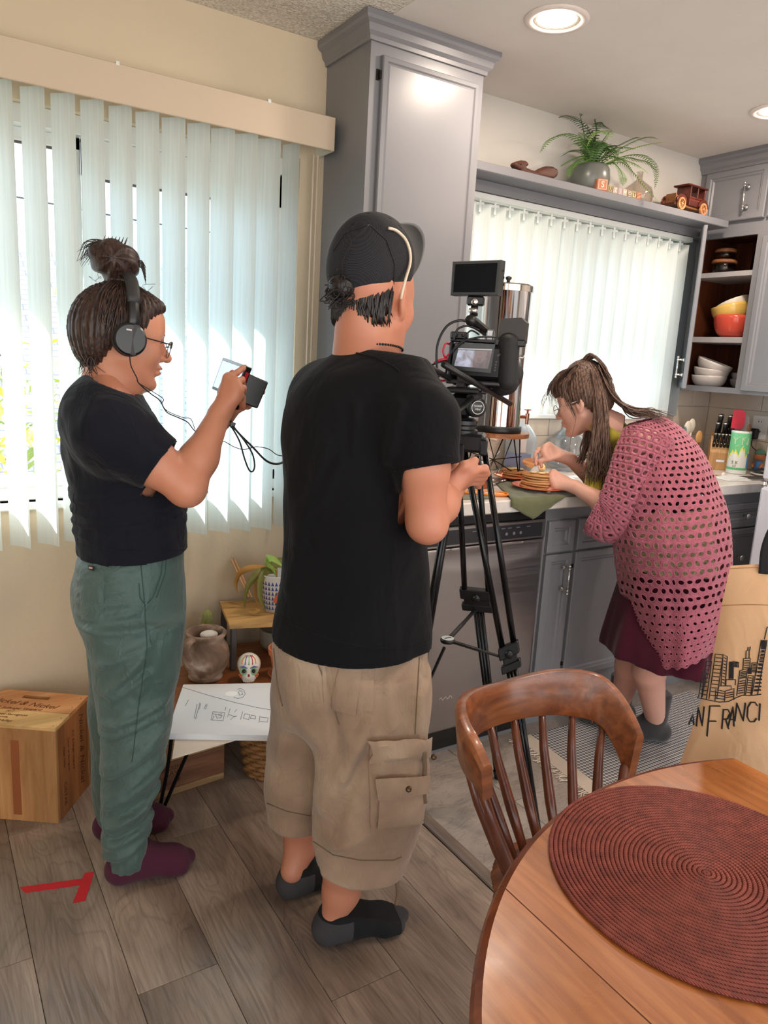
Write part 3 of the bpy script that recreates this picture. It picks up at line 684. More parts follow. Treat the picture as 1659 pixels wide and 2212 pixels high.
fr=thing('refrigerator','white refrigerator at the edge of the kitchen beside the tote bag','refrigerator',(3.3,1.4,0))
M_white=plain('fridge_white',(226,226,234),0.3)
MB().box((3.03,1.03,0.02),(3.64,1.73,1.30),bev=0.006).build('body',M_white,fr)
for za,zb in((0.995,1.30),(0.08,0.972)):MB().box((2.955,1.03,za),(3.027,1.736,zb),bev=0.012).build('door',M_white,fr)
MB().box((2.962,1.722,0.974),(3.02,1.742,0.993),bev=0.003).cyl((2.975,1.715,0.968),(2.975,1.715,0.999),0.008,n=12).build('hinge',M_chrome,fr,False)
M_bs=plain('cream_tile',(206,192,176),0.28,noise=0.05,nscale=9); M_grout=plain('grout',(226,218,208),0.8)
bs=struct(MB().box((1.727,YW-0.003,ZT),(3.213,YW+0.0,1.172)).box((3.213,YW-0.003,ZT),(XR,YW+0.0,1.33)).box((XR-0.003,1.90,ZT),(XR,YW-0.003,1.33)).build('backsplash',M_grout),'cream tiled backsplash behind the counter')
def tiles(kind,a0,a1,ztop):
 r=0; z=ZT
 while z<ztop-0.01:
  zb=min(z+0.15,ztop); a=a0-(0.15 if r%2 else 0.0)
  while a<a1-0.005:
   p,q_=max(a,a0),min(a+0.30,a1); e=0.0013
   if q_-p>0.012:
    if kind=='y':MB().box((p+e,YW-0.011,z+e),(q_-e,YW-0.002,zb-e),bev=0.001).build('tile',M_bs,bs)
    else:MB().box((XR-0.011,p+e,z+e),(XR-0.002,q_-e,zb-e),bev=0.001).build('tile',M_bs,bs)
   a+=0.30
  z=zb; r+=1
tiles('y',1.727,3.213,1.172); tiles('y',3.213,XR-0.011,1.33); tiles('x',1.90,YW-0.011,1.33)
ol=thing('wall_outlet','white wall outlet on the tiled end wall','outlet',(XR-0.012,2.193,1.16))
MB().box((XR-0.017,2.150,1.105),(XR-0.012,2.232,1.225),bev=0.002).build('plate',plain('outlet_white',(236,232,228),0.35),ol)
for zz in(1.190,1.14):
 so=MB().box((XR-0.019,2.174,zz-0.018),(XR-0.017,2.208,zz+0.018),bev=0.001).build('socket',MATS['outlet_white'],ol)
 for yy in(2.183,2.197):MB().box((XR-0.0196,yy,zz),(XR-0.019,yy+0.003,zz+0.009)).build('slot',M_black,so)
pg=thing('plug_adapter','black plug adapter in the outlet with its cord','adapter',(XR-0.03,2.205,1.13))
MB().box((XR-0.05,2.185,1.105),(XR-0.020,2.245,1.158),bev=0.006).build('block',M_black,pg)
MB().tube(smooth_path([(XR-0.04,2.205,1.108),(XR-0.06,2.19,1.07),(XR-0.06,2.13,1.04),(XR-0.06,2.02,1.03)],5),0.0022,6).build('cord',M_black,pg)
def can_light(x,y,label,power):
 t=thing('ceiling_light',label,'light',(x,y,ZC-0.003),group='recessed kitchen lights')
 MB().lathe([(0.098,0.0),(0.098,-0.004),(0.090,-0.008),(0.072,-0.008),(0.070,-0.003),(0.070,0.0)],(x,y,ZC-0.003),(0,0,1),40,closed=True).build('trim_ring',plain('light_trim',(228,214,206),0.4),t,True)
 for i in range(5):
  r=0.069-0.004*i; z=ZC-0.006+0.0012*i; MB().lathe([(r,0),(r-0.002,0.0025),(r-0.0045,0.0)],(x,y,z),(0,0,1),40,closed=True).build('baffle',plain('baffle_white',(250,244,236),0.4),t,True)
 MB().lathe([(0.0,0),(0.056,0),(0.056,0.002),(0,0.002)],(x,y,ZC-0.0055),(0,0,1),32).build('lens',glow('lamp_glow',(255,236,214),9.0),t)
 ld=bpy.data.lights.new('lamp','AREA'); ld.shape='DISK'; ld.size=0.11; ld.energy=power; ld.color=(1.0,0.84,0.70); ld.spread=PI
 lo=bpy.data.objects.new('lamp',ld); COL.objects.link(lo); lo.location=(x,y,ZC-0.010); return t
can_light(1.724,1.877,'recessed ceiling light nearest the pantry cabinet',6.0)
can_light(2.935,1.90,'recessed ceiling light above the corner cabinet',6.0)
can_light(1.75,0.55,'recessed ceiling light nearer the dining table',6.0)
can_light(2.93,0.55,'recessed ceiling light over the refrigerator side',6.0)
# === things on the display shelf, in the cupboard and on the counter
ZS=2.125
def px_poly(pts,y):return[on_y(a,b,y)for a,b in pts]
dk=thing('carved_figure','dark carved wooden duck lying on the shelf beside the pantry','carving',(2.13,2.36,ZS))
M_dark_wood=wood('dark_walnut',(58,30,22),(84,46,34),(106,62,46),axis=0,scale=9,rough=0.5)
out=[(1113,345),(1114,340),(1120,337),(1128,335),(1137,336),(1142,340),(1144,346),(1138,350),(1141,352),(1150,356),(1160,359),(1172,352),(1182,348),(1196,349),(1206,355),(1208,363),(1205,371),(1196,377),(1180,376),(1160,372),(1140,368),(1125,365),(1127,358),(1119,354)]
pts=[on_y(a,b,2.34)for a,b in out]; zmin=min(p[2]for p in pts); c0=V(2.13,2.34,0)
def duck():
 S=Sculpt((-0.16,-0.035,-0.01),(0.16,0.035,0.15),0.0035); P=S.P
 poly=np.array([(p[0]-2.13,(p[2]-zmin))for p in pts]); x=P[:,0,:,0]; z=P[:,0,:,2]
 d=np.full(x.shape,9.0); ins=np.zeros(x.shape,bool); n=len(poly)
 for i in range(n):
  a,b=poly[i],poly[(i+1)%n]; e=b-a; t=np.clip(((x-a[0])*e[0]+(z-a[1])*e[1])/(e@e),0,1); d=np.minimum(d,np.hypot(x-a[0]-t*e[0],z-a[1]-t*e[1]))
  c=((a[1]>z)!=(b[1]>z))&(x<(b[0]-a[0])*(z-a[1])/(b[1]-a[1]+1e-12)+a[0]); ins^=c
 d=np.where(ins,-d,d)[:,None,:]; w=np.abs(P[...,1])-0.020; r=0.012
 S.F=np.minimum(np.maximum(d+r,w+r),0)+np.sqrt(np.maximum(d+r,0)**2+np.maximum(w+r,0)**2)-r
 v,f=S.get(); v=v+V(2.13,2.355,ZS+0.001); return v,f
v_,f_=duck(); np_mesh('body',v_,f_,M_dark_wood,dk)
e_=on_y(1128,346,2.33); MB().ball((e_[0],2.334,ZS+0.001+(on_y(1128,346,2.34)[2]-zmin)),0.0025,8,6).build('eye',M_black,dk)
fx,fy=2.475,2.405
fp=thing('potted_fern','bushy green fern in a grey pot on the high shelf','plant',(fx,fy,ZS))
MB().lathe([(0,0),(0.060,0),(0.078,0.02),(0.085,0.06),(0.080,0.10),(0.070,0.115),(0.062,0.115),(0.060,0.10),(0,0.10)],(fx,fy,ZS+0.001),n=32).build('pot',plain('grey_glaze',(110,112,106),0.3),fp,True)
M_f1=plain('fern_green',(96,138,62),0.5); M_f2=plain('fern_light',(150,182,92),0.5); M_f3=plain('fern_dark',(62,92,46),0.5)
for mt in(M_f1,M_f2,M_f3):mt.node_tree.nodes['Principled BSDF'].inputs['Subsurface Weight'].default_value=0.0
def frond(path,m,wmax,parent):
 P=smooth_path(path,max(4,int(44/len(path)))); N=len(P); mb=MB(); mb.tube(P,[0.0022*(1-0.75*i/N)for i in range(N)],4)
 for i in range(2,N-1):
  t=i/N; w=wmax*math.sin(PI*min(1,0.12+0.9*t))**0.7*(1.0 if t<0.8 else(1-t)/0.2+0.12); d=P[i+1]-P[i-1]; d/=np.linalg.norm(d)
  side=np.cross(d,V(0,0,1)); side/=np.linalg.norm(side)+1e-9; dn=V(0,0,-1)
  for sg in(1,-1):
   a=P[i]; tip=a+side*sg*w+d*w*0.28+dn*w*0.22; hw=d*np.linalg.norm(P[i+1]-P[i])*0.24
   mid=a*0.45+tip*0.55+V(0,0,w*0.08); mb.add([a-hw*0.7,a+hw*0.7,mid+hw,tip,mid-hw],[(0,1,2,3,4)])
 return mb.build('frond',m,parent)
FD=[]
def fpx(pts,m,w,y=None):
 ys=np.linspace(fy,y if y else fy,len(pts)); FD.append(([on_y(a,b,yy)for(a,b),yy in zip(pts,ys)],m,w))
c_=(1290,352)
fpx([c_,(1270,322),(1230,290),(1190,300),(1166,330)],M_f1,0.030,2.34)
fpx([c_,(1280,300),(1250,262),(1222,250),(1206,254)],M_f3,0.030,2.44)
fpx([c_,(1285,300),(1290,265),(1305,240),(1325,229)],M_f3,0.022,2.45)
fpx([c_,(1293,330),(1315,290),(1300,282),(1282,290),(1268,316)],M_f2,0.026,2.28)
fpx([c_,(1320,325),(1365,300),(1385,278)],M_f3,0.020,2.44)
fpx([c_,(1325,330),(1370,305),(1400,296),(1424,285)],M_f1,0.022,2.40)
fpx([c_,(1330,335),(1375,318),(1410,310),(1440,306)],M_f2,0.020,2.32)
fpx([c_,(1340,340),(1385,335),(1412,355),(1418,380),(1414,408)],M_f1,0.024,2.40)
fpx([c_,(1330,345),(1360,350),(1385,362),(1400,374)],M_f2,0.024,2.27)
fpx([c_,(1335,350),(1365,370),(1395,405),(1424,436)],M_f2,0.024,2.24)
fpx([c_,(1320,352),(1338,365),(1346,385),(1345,402)],M_f1,0.026,2.27)
fpx([c_,(1265,340),(1240,355),(1230,370),(1229,385)],M_f1,0.022,2.34)
fpx([c_,(1270,338),(1245,340),(1222,352),(1212,360)],M_f1,0.024,2.40)
fpx([c_,(1275,345),(1262,350),(1245,354),(1236,366)],M_f1,0.018,2.30)
fpx([c_,(1300,310),(1312,290),(1322,280)],M_f3,0.026,2.38)
fpx([c_,(1275,315),(1262,295),(1250,285)],M_f1,0.026,2.36)
fpx([c_,(1345,342),(1375,345),(1400,352),(1420,372)],M_f1,0.022,2.34)
fpx([c_,(1283,310),(1272,285),(1268,268)],M_f3,0.026,2.43)
fpx([c_,(1310,330),(1340,318),(1372,322)],M_f1,0.026,2.33)
fpx([c_,(1300,340),(1328,340),(1352,352),(1372,378)],M_f1,0.026,2.30)
fpx([c_,(1262,330),(1235,325),(1212,338)],M_f3,0.026,2.42)
fpx([c_,(1296,330),(1300,312),(1290,300)],M_f1,0.03,2.33)
for k in range(22):
 a=random.uniform(0,2*PI); r=random.uniform(0.07,0.17)
 FD.append(([V(fx,fy,ZS+0.10),V(fx+0.4*r*math.cos(a),fy+0.3*r*math.sin(a)-0.01,ZS+0.19),V(fx+r*math.cos(a),fy-abs(0.5*r*math.sin(a)),ZS+0.16+random.uniform(-0.02,0.05))],random.choice((M_f1,M_f3)),0.026))
for p_,m_,w_ in FD:
 p_=[V(*p)for p in p_]; p_[0]=V(fx,fy,ZS+0.095)
 p_=[V(p[0],min(p[1],2.495),min(p[2],ZC-0.02))for p in p_]; frond(p_,m_,w_,fp)
mb=MB(); a=on_y(1254,252,2.43); mb.tube(smooth_path([V(fx,fy,ZS+0.1),on_y(1262,290,2.43),a,a+V(-0.004,0,0.014),a+V(0.006,0,0.016),a+V(0.006,0,0.004)],5),0.002,5); mb.build('fiddlehead',M_f3,fp)
mb=MB(); mb.tube([V(fx,fy,ZS+0.1),on_y(1289,280,2.44),on_y(1281,234,2.44)],0.0035,6); mb.build('stem',M_f3,fp)
M_bw=[plain('block_orange',(206,132,100),0.6),plain('block_pale',(196,178,132),0.6),plain('block_grey',(176,158,150),0.6),plain('block_brown',(120,92,76),0.6)]
M_ink=plain('block_ink',(236,214,190),0.6); M_ink2=plain('block_ink_dark',(96,70,56),0.6); M_ink3=plain('block_ink_pink',(206,176,190),0.6)
def block(x,s,ang,ch,m,ink,label,y=2.325):
 t=thing('alphabet_block',label,'toy block',(x,y,ZS+s/2),'alphabet blocks in a row on the shelf'); R=rotm('Z',ang); c=V(x,y,ZS+s/2+0.0005)
 MB().box(c-s/2,c+s/2,R=R,bev=s*0.06).build('cube',m,t); n=R@V(0,-1,0); ex=R@V(1,0,0)
 f=c+n*(s/2+0.0003); mb=MB()
 for a,b in(((-.4,-.4),(.4,-.36)),((-.4,.36),(.4,.4)),((-.4,-.4),(-.36,.4)),((.36,-.4),(.4,.4))):
  q=[f+ex*a[0]*s+V(0,0,a[1]*s),f+ex*b[0]*s+V(0,0,a[1]*s),f+ex*b[0]*s+V(0,0,b[1]*s),f+ex*a[0]*s+V(0,0,b[1]*s)]; mb.add(q+[p+n*0.0006 for p in q],[(0,1,2,3),(4,5,6,7),(0,1,5,4),(1,2,6,5),(2,3,7,6),(3,0,4,7)])
 mb.build('border',ink,t)
 if ch:put_text(MB(),ch,s*0.72,f+n*0.0004,ex,(0,0,1),extrude=0.0005,offset=s*0.012).build('letter',ink,t)
bx0=on_y(1296,405,2.325)[0]
block(bx0,0.046,-0.40,'S',M_bw[0],M_ink,'large orange wooden letter block marked S at the row start')
for i,(ch,m,ink,lb)in enumerate((('U',M_bw[1],M_ink2,'pale wooden letter block marked U'),('Z',M_bw[2],M_ink,'greyish wooden letter block marked Z'),('E',M_bw[2],M_ink3,'greyish wooden letter block marked E in pink'),('M',M_bw[2],M_ink,'greyish wooden letter block marked M'),('O',M_bw[3],M_ink,'brown wooden letter block marked O'),('T',M_bw[1],M_ink2,'pale wooden letter block marked T'),('',M_bw[0],M_bw[0],'plain orange wooden block at the row end'))):
 block(bx0+0.041+0.0295*i,0.028,-0.06+0.03*(i%3),ch,m,ink,lb,2.318)
gb=thing('glass_bottle','round clear glass bottle behind the alphabet blocks','bottle',(2.79,2.41,ZS))
M_glass=glass('clear_glass',(244,240,236),0.02)
MB().lathe([(0,0),(0.045,0),(0.062,0.015),(0.068,0.045),(0.058,0.078),(0.030,0.10),(0.014,0.112),(0.012,0.14),(0.016,0.146),(0.013,0.146),(0.009,0.138),(0.011,0.112),(0.028,0.096),(0.054,0.075),(0.064,0.045),(0.058,0.017),(0,0.004)],(2.79,2.41,ZS+0.001),n=32).build('body',M_glass,gb,True)
M_cw=wood('car_red_wood',(62,22,16),(92,34,24),(118,50,36),axis=0,scale=9,rough=0.35,coat=0.3); M_cl=wood('car_pale_wood',(170,108,66),(206,142,94),(226,170,122),axis=0,scale=9,rough=0.4)
M_cm=wood('car_mid_wood',(110,66,34),(140,88,50),(164,110,68),axis=0,scale=9,rough=0.4)
car=thing('toy_car','vintage wooden toy car with pale spoked wheels on the shelf','toy car',(3.03,2.35,ZS))
CO=V(3.045,2.352,ZS+0.001); Rc=rotm('Z',0.06)
def cb(mb,a,b,bev=0.002):
 m2=MB().box(a,b,bev=bev); mb.add([CO+Rc@V(*q)for q in m2.v],m2.f); return mb
mb=cb(MB(),(-0.125,-0.028,0.020),(0.125,0.028,0.030)); mb.build('chassis',M_cm,car)
cb(MB(),(-0.020,-0.036,0.030),(0.100,0.036,0.062)).build('body',M_cw,car)
cab=MB()
for a,b in(((-0.020,-0.036,0.062),(-0.013,0.036,0.112)),((0.036,-0.036,0.062),(0.042,-0.030,0.112)),((0.036,0.030,0.062),(0.042,0.036,0.112)),((0.092,-0.036,0.062),(0.100,0.036,0.112)),((-0.013,-0.036,0.062),(0.092,-0.033,0.070)),((-0.013,0.033,0.062),(0.092,0.036,0.070))):cb(cab,a,b,0.001)
cab.build('pillars',M_cw,car)
cb(MB(),(-0.045,-0.042,0.112),(0.108,0.042,0.120),0.003).build('roof',M_cw,car)
cb(MB(),(-0.105,-0.024,0.030),(-0.020,0.024,0.066),0.006).build('bonnet',M_cm,car)
cb(MB(),(-0.112,-0.026,0.022),(-0.104,0.026,0.070),0.002).build('grille',M_cm,car)
cb(MB(),(-0.135,-0.040,0.016),(-0.128,0.040,0.028),0.002).build('bumper',M_cw,car)
for sx in(-0.085,0.085):
 for sy in(-1,1):
  c=V(sx,sy*0.040,0.027); m2=MB()
  m2.lathe([(0.018,-0.005),(0.026,-0.005),(0.027,0),(0.026,0.005),(0.018,0.005)],c,(0,1,0),26,closed=True)
  for k in range(8):
   a=k*PI/4; m2.cyl(c,c+V(0.02*math.cos(a),0,0.02*math.sin(a)),0.0022,n=6)
  m2.cyl(c-V(0,0.006,0),c+V(0,0.006,0),0.006,n=10)
  mw=MB(); mw.add([CO+Rc@V(*q)for q in m2.v],m2.f); mw.build('wheel',M_cl,car,'auto')
 for sy in(-1,1):
  m2=MB(); arc=[V(sx+0.034*math.cos(a),sy*0.040,0.027+0.034*math.sin(a))for a in np.linspace(0.15,PI-0.15,10)]; m2.tube(arc,0.006,6,flat=(1.4,0.35),up=(0,1,0))
  mw=MB(); mw.add([CO+Rc@V(*q)for q in m2.v],m2.f); mw.build('fender',M_cw,car,True)
def bowl_prof(r,h,foot,t=0.004):
 o=[(0,0),(foot,0),(foot,0.004)]; n=9
 o+=[(foot+(r-foot)*math.sin(PI/2*k/n)**0.8,0.004+(h-0.004)*(1-math.cos(PI/2*k/n))**0.9)for k in range(1,n+1)]
 i=[(max(0,a-t),b+(t*0.4 if k<3 else 0))for k,(a,b)in enumerate(o[3:])][::-1]; return o+i+[(0,0.010)]
def bowl(c,r,h,foot,m,label,tilt=(0,0),group=None,t=0.004):
 R=rotm('X',tilt[0])@rotm('Y',tilt[1])
 o=MB().lathe(bowl_prof(r,h,foot,t),c,R=R,n=36).build('bowl',m,None,True); return tag(o,label,'bowl',group)
M_redb=plain('coral_glaze',(214,84,66),0.15); M_yelb=plain('yellow_glaze',(226,186,98),0.2); M_whb=plain('white_china',(214,206,200),0.2); M_gryb=plain('grey_china',(150,146,148),0.25)
bowl((3.475,2.305,1.597),0.098,0.108,0.045,M_redb,'coral red glazed bowl under the yellow bowl on the middle shelf')
bowl((3.472,2.312,1.668),0.090,0.090,0.04,M_yelb,'yellow bowl nested tilted inside the coral bowl',(-0.22,-0.10))
bowl((3.468,2.300,1.716),0.080,0.060,0.035,plain('cream_china',(226,214,196),0.2),'cream bowl tilted on top of the yellow bowl',(-0.42,-0.12))
bowl((3.462,2.392,1.349),0.086,0.060,0.04,M_whb,'bottom white china bowl of the stack on the lowest shelf',group='white bowls')
bowl((3.462,2.390,1.384),0.086,0.060,0.04,M_whb,'middle white china bowl of the stack on the lowest shelf',(0.10,0.03),group='white bowls')
bowl((3.460,2.388,1.420),0.088,0.062,0.04,M_whb,'tilted white china bowl on top of the stack',(0.30,0.12),group='white bowls')
bowl((3.58,2.275,1.349),0.066,0.050,0.03,M_gryb,'lower grey bowl behind the white bowl stack',group='grey bowls')
bowl((3.58,2.272,1.378),0.068,0.052,0.03,M_gryb,'upper grey bowl behind the white bowl stack',group='grey bowls')
M_amber=wood('jar_lid_wood',(120,72,40),(156,100,60),(178,122,80),axis=0,scale=8,rough=0.5); M_jar=glass('jar_glass',(226,216,208),0.03)
for i,(x,y,z,r,h,lb)in enumerate(((3.46,2.395,1.904,0.055,0.052,'wide glass jar with wooden lid at the bottom of the top shelf'),(3.46,2.397,1.980,0.046,0.028,'small glass jar with wooden lid stacked on the wider jar'))):
 j=thing('lidded_jar',lb,'jar',(x,y,z)); MB().lathe([(0,0),(r*0.8,0),(r,h*0.3),(r,h*0.85),(r*0.9,h),(r*0.86,h),(r*0.95,h*0.8),(r*0.95,h*0.3),(0,0.004)],(x,y,z+0.001),n=28).build('body',M_jar,j,True)
 MB().lathe([(0,0),(r*1.05,0),(r*1.12,0.006),(r*1.0,0.016),(r*0.6,0.020),(0,0.021)],(x,y,z+h+0.001),n=28).build('lid',M_amber,j,True)
jg=thing('glass_pitcher','dark glass pitcher with a curved handle on the top shelf','pitcher',(3.52,2.22,1.904))
MB().lathe([(0,0),(0.05,0),(0.055,0.03),(0.05,0.09),(0.040,0.12),(0.045,0.135),(0.041,0.135),(0.036,0.118),(0.046,0.088),(0.051,0.03),(0,0.004)],(3.53,2.235,1.904),n=24).build('body',glass('smoky_glass',(120,104,104),0.05),jg,True)
MB().tube(smooth_path([(3.49,2.21,2.02),(3.45,2.185,2.03),(3.44,2.18,1.98),(3.475,2.20,1.935)],6),0.005,8).build('handle',MATS['smoky_glass'],jg,True)
tag(MB().lathe([(0,0),(0.035,0),(0.04,0.01),(0.04,0.11),(0.037,0.115),(0,0.115)],(3.58,2.40,1.597),n=24).build('canister',plain('dark_tin',(40,28,24),0.4),None,True),'dark canister behind the coral bowl on the middle shelf','canister')
kx,ky=3.475,2.275
kn=thing('knife_block','pale wooden knife block full of black handled knives','knife block',(kx,ky,ZT))
fd=V(-0.78,-0.62,0); rd=V(0.62,-0.78,0)
M_kb=wood('block_maple',(196,140,84),(220,166,106),(234,188,132),axis=2,scale=6,rough=0.45)
prof=[(0.055,0),(-0.075,0),(-0.075,0.09),(-0.03,0.185),(0.012,0.165),(0.055,0.085)]
O=V(kx,ky,ZT+0.001)-rd*0.055; mb=MB(); mb.prism([(p,q)for p,q in prof],O,fd,(0,0,1),rd,0.11); mb.build('block',M_kb,kn)
lp=O+fd*0.0555+rd*0.055+V(0,0,0.045); MB().prism([(-0.022,-0.006),(0.022,-0.006),(0.022,0.006),(-0.022,0.006)],lp,rd,(0,0,1),fd,0.001).build('badge',M_chrome,kn)
up=V(0,0,1)*0.86+fd*0.5; up/=np.linalg.norm(up)
def knife(base,L,w,lb):
 k=MB(); k.tube([base-up*0.015,base+up*L*0.2,base+up*L*0.6,base+up*L*0.92],[w*0.8,w,w*0.9,w*1.05],8,flat=(0.62,1.0),up=rd)
 o=k.build('handle',M_black,kn,True); MB().tube([base+up*L*0.92,base+up*L],[w*1.06,w*0.95],8,flat=(0.64,1.02),up=rd).build('cap',M_chrome,o,True)
 MB().cyl(base+up*L*0.3+fd*w*0.55,base+up*L*0.3+fd*w*0.75,0.002,n=6).build('rivet',M_chrome,o)
for i in range(6):knife(O+fd*0.036+V(0,0,0.110)+rd*(0.014+0.0165*i),0.085,0.0075,'')
for i in range(3):knife(O+fd*0.012+V(0,0,0.150)+rd*(0.020+0.034*i),0.10,0.011,'')
for i in range(2):knife(O-fd*0.020+V(0,0,0.175)+rd*(0.030+0.045*i),0.115,0.013,'')
cx_,cy_=3.415,2.140
def crock_mat():
 t=NT('printed_crock'); tc=t.n('ShaderNodeTexCoord'); sp=t.n('ShaderNodeSeparateXYZ'); t.l(tc.outputs['Object'],sp.inputs[0])
 dr=t.n('ShaderNodeTexNoise',Scale=1.0,Detail=1.0); t.l(t.coord((55,55,0.01)),dr.inputs['Vector'])
 ad=t.n('ShaderNodeMath',operation='MULTIPLY_ADD'); t.l(dr.outputs['Fac'],ad.inputs[0]); ad.inputs[1].default_value=0.16; t.l(sp.outputs['Z'],ad.inputs[2])
 base=t.ramp(ad.outputs[0],[(0.0,lin((236,238,232))),(0.175,lin((236,232,84))),(0.185,lin((116,206,146)))])
 base_r=base.node.color_ramp; base_r.interpolation='CONSTANT'
 bl_=t.ramp(sp.outputs['X'],[(0.0,(0,0,0)),(0.02,(1,1,1))]); bl_.node.color_ramp.interpolation='CONSTANT'
 top=t.ramp(sp.outputs['Z'],[(0.0,lin((238,240,238))),(0.018,lin((98,196,132))),(0.030,(0,0,0)),(0.198,lin((236,238,234)))]); top.node.color_ramp.interpolation='CONSTANT'
 low=t.ramp(sp.outputs['Z'],[(0.0,(1,1,1)),(0.10,(0,0,0))]); low.node.color_ramp.interpolation='CONSTANT'
 mul=t.mix(1.0,bl_,low,'MULTIPLY'); c1=t.mix(mul,base,lin((86,160,220)))
 mk=t.ramp(sp.outputs['Z'],[(0.0,(1,1,1)),(0.030,(0,0,0)),(0.198,(1,1,1))]); mk.node.color_ramp.interpolation='CONSTANT'
 t.l(t.mix(mk,c1,top),t.b.inputs['Base Color']); setb(t.b,Roughness=0.25); return t.m
ck=thing('utensil_crock','white crock with green, yellow and blue paint-drip print','crock',(cx_,cy_,ZT))
o=MB().lathe([(0,0),(0.044,0),(0.046,0.004),(0.046,0.205),(0.044,0.209),(0.041,0.205),(0.041,0.01),(0,0.01)],(0,0,0),n=36).build('body',crock_mat(),None,True)
o.parent=ck; o.matrix_parent_inverse=Matrix.Identity(4); o.location=(0,0,0.001); o.rotation_euler=(0,0,-0.55)
def wrap_text(txt,size,ang,z,m,parent,r=0.0465,shear=0.0,sx=1.0):
 vv,ff=text_geo(txt,size,0.0005,shear); c=V(cx_,cy_,ZT+0.001)
 mesh_obj('lettering',[c+V((r+v[2])*math.cos(ang+v[0]*sx/r),(r+v[2])*math.sin(ang+v[0]*sx/r),z+v[1])for v in vv],ff,m,parent)
va=math.atan2(-cy_,-cx_); M_cl1=plain('pale_print',(206,226,192),0.4); M_cl2=plain('dark_print',(96,92,60),0.5)
wrap_text('Y',0.050,va-0.50,0.160,M_cl1,ck); wrap_text('Z',0.075,va-0.02,0.155,M_cl1,ck,shear=0.3,sx=0.8); wrap_text('N',0.050,va+0.50,0.158,M_cl1,ck)
wrap_text('S K',0.022,va-0.25,0.055,M_cl2,ck); wrap_text('S.F',0.014,va-0.25,0.038,M_cl2,ck)
def at_s(px,py,d=0.0):
 s=Stand(cx_,cy_); return s.w(px,py,d)
sp1=thing('spatula','red silicone spatula standing in the printed crock','spatula',(cx_,cy_,ZT+0.1)); a,b=at_s(1586,935),at_s(1590,905)
MB().tube([V(cx_,cy_,ZT+0.02),at_s(1593,930)],0.006,8).build('handle',MATS['block_maple'],sp1,True)
MB().prism([(-0.028,0),(0.020,0),(0.030,0.018),(0.028,0.080),(0.012,0.092),(-0.026,0.088)],at_s(1592,926),(0.62,-0.78,0),(0,0,1),(0.78,0.62,0),0.009).build('blade',plain('red_silicone',(206,30,58),0.4),sp1)
sp2=thing('spatula','grey silicone spatula leaning in the printed crock','spatula',(cx_+0.02,cy_,ZT+0.1))
MB().tube([V(cx_+0.005,cy_,ZT+0.02),at_s(1604,935)],0.005,8).build('handle',plain('grey_silicone',(150,140,138),0.5),sp2,True)
MB().prism([(-0.020,0),(0.018,0),(0.020,0.05),(0.014,0.078),(0.0,0.085),(-0.010,0.075)],at_s(1604,935,0.01),(0.62,-0.78,0),(0.06,-0.05,1),(0.78,0.62,0),0.009).build('blade',MATS['grey_silicone'],sp2)
sp3=thing('wooden_spoon','wooden spoon tip showing behind the grey spatula','spoon',(cx_+0.02,cy_+0.02,ZT+0.1))
MB().tube([V(cx_+0.01,cy_+0.01,ZT+0.02),at_s(1616,935,0.02)],0.005,8).build('handle',MATS['block_maple'],sp3,True)
MB().ball(at_s(1618,926,0.02),(0.014,0.008,0.024),14,10).build('bowl',wood('spoon_brown',(110,72,44),(138,96,62),(160,116,80),axis=2),sp3,True)
fg=thing('figurine','small painted toy figurine beside the outlet','figurine',(3.60,2.14,ZT)); fc=V(3.60,2.14,ZT+0.001)
MB().lathe([(0,0),(0.020,0),(0.022,0.01),(0.018,0.03),(0.020,0.05),(0.012,0.058),(0,0.06)],fc,n=20).build('body',plain('figure_blue',(78,128,180),0.4),fg,True)
MB().ball(fc+V(0,0,0.083),(0.026,0.026,0.027),18,12).build('head',plain('figure_orange',(222,132,84),0.45),fg,True)
MB().lathe([(0.027,0),(0.026,0.010),(0.016,0.022),(0,0.026)],fc+V(0,0,0.090),n=20).build('hat',plain('figure_green',(110,160,132),0.5),fg,True)
for sy in(-1,1):MB().tube([fc+V(-0.004,sy*0.018,0.045),fc+V(-0.016,sy*0.024,0.030),fc+V(-0.022,sy*0.016,0.024)],0.006,8).build('arm',MATS['figure_orange'],fg,True)
for(y_,lb)in((2.115,'white china saucer under the dark lid near the fridge'),):tag(MB().lathe([(0,0),(0.04,0),(0.062,0.010),(0.060,0.013),(0.038,0.005),(0,0.004)],(3.49,2.04,ZT+0.001),n=30).build('saucer',M_whb,None,True),lb,'saucer')
tag(MB().lathe([(0,0),(0.045,0),(0.047,0.006),(0.046,0.014),(0.02,0.018),(0.018,0.022),(0,0.024)],(3.49,2.04,ZT+0.014),n=30).build('dark_lid',plain('dark_lid_plastic',(44,46,50),0.35),None,True),'dark round lid resting on the saucer near the fridge','lid')
nb_=thing('notebook','thin dark notebook lying at the counter edge by the fridge','notebook',(3.33,1.985,ZT)); Rn=rotm('Z',-0.25)
MB().box((3.27,1.945,ZT+0.001),(3.39,2.025,ZT+0.005),R=Rn,bev=0.001).build('pages',plain('page_edge',(226,220,206),0.8),nb_)
MB().box((3.268,1.943,ZT+0.005),(3.392,2.027,ZT+0.008),R=Rn,bev=0.001).build('cover',plain('dark_cover',(64,60,56),0.5),nb_)
for i in range(3):
 c=on_z(1583+3*i,1036-1.5*i,ZT); tag(MB().box(c+V(-0.07,-0.045,0.001+0.0022*i),c+V(0.07,0.045,0.003+0.0022*i),R=rotm('Z',-0.3+0.12*i)).build('letter_paper',plain('white_paper',(236,234,230),0.8)),['bottom white envelope of the small pile by the crock','middle white envelope of the small pile by the crock','top white envelope of the small pile by the crock'][i],'envelope','envelopes on the counter')
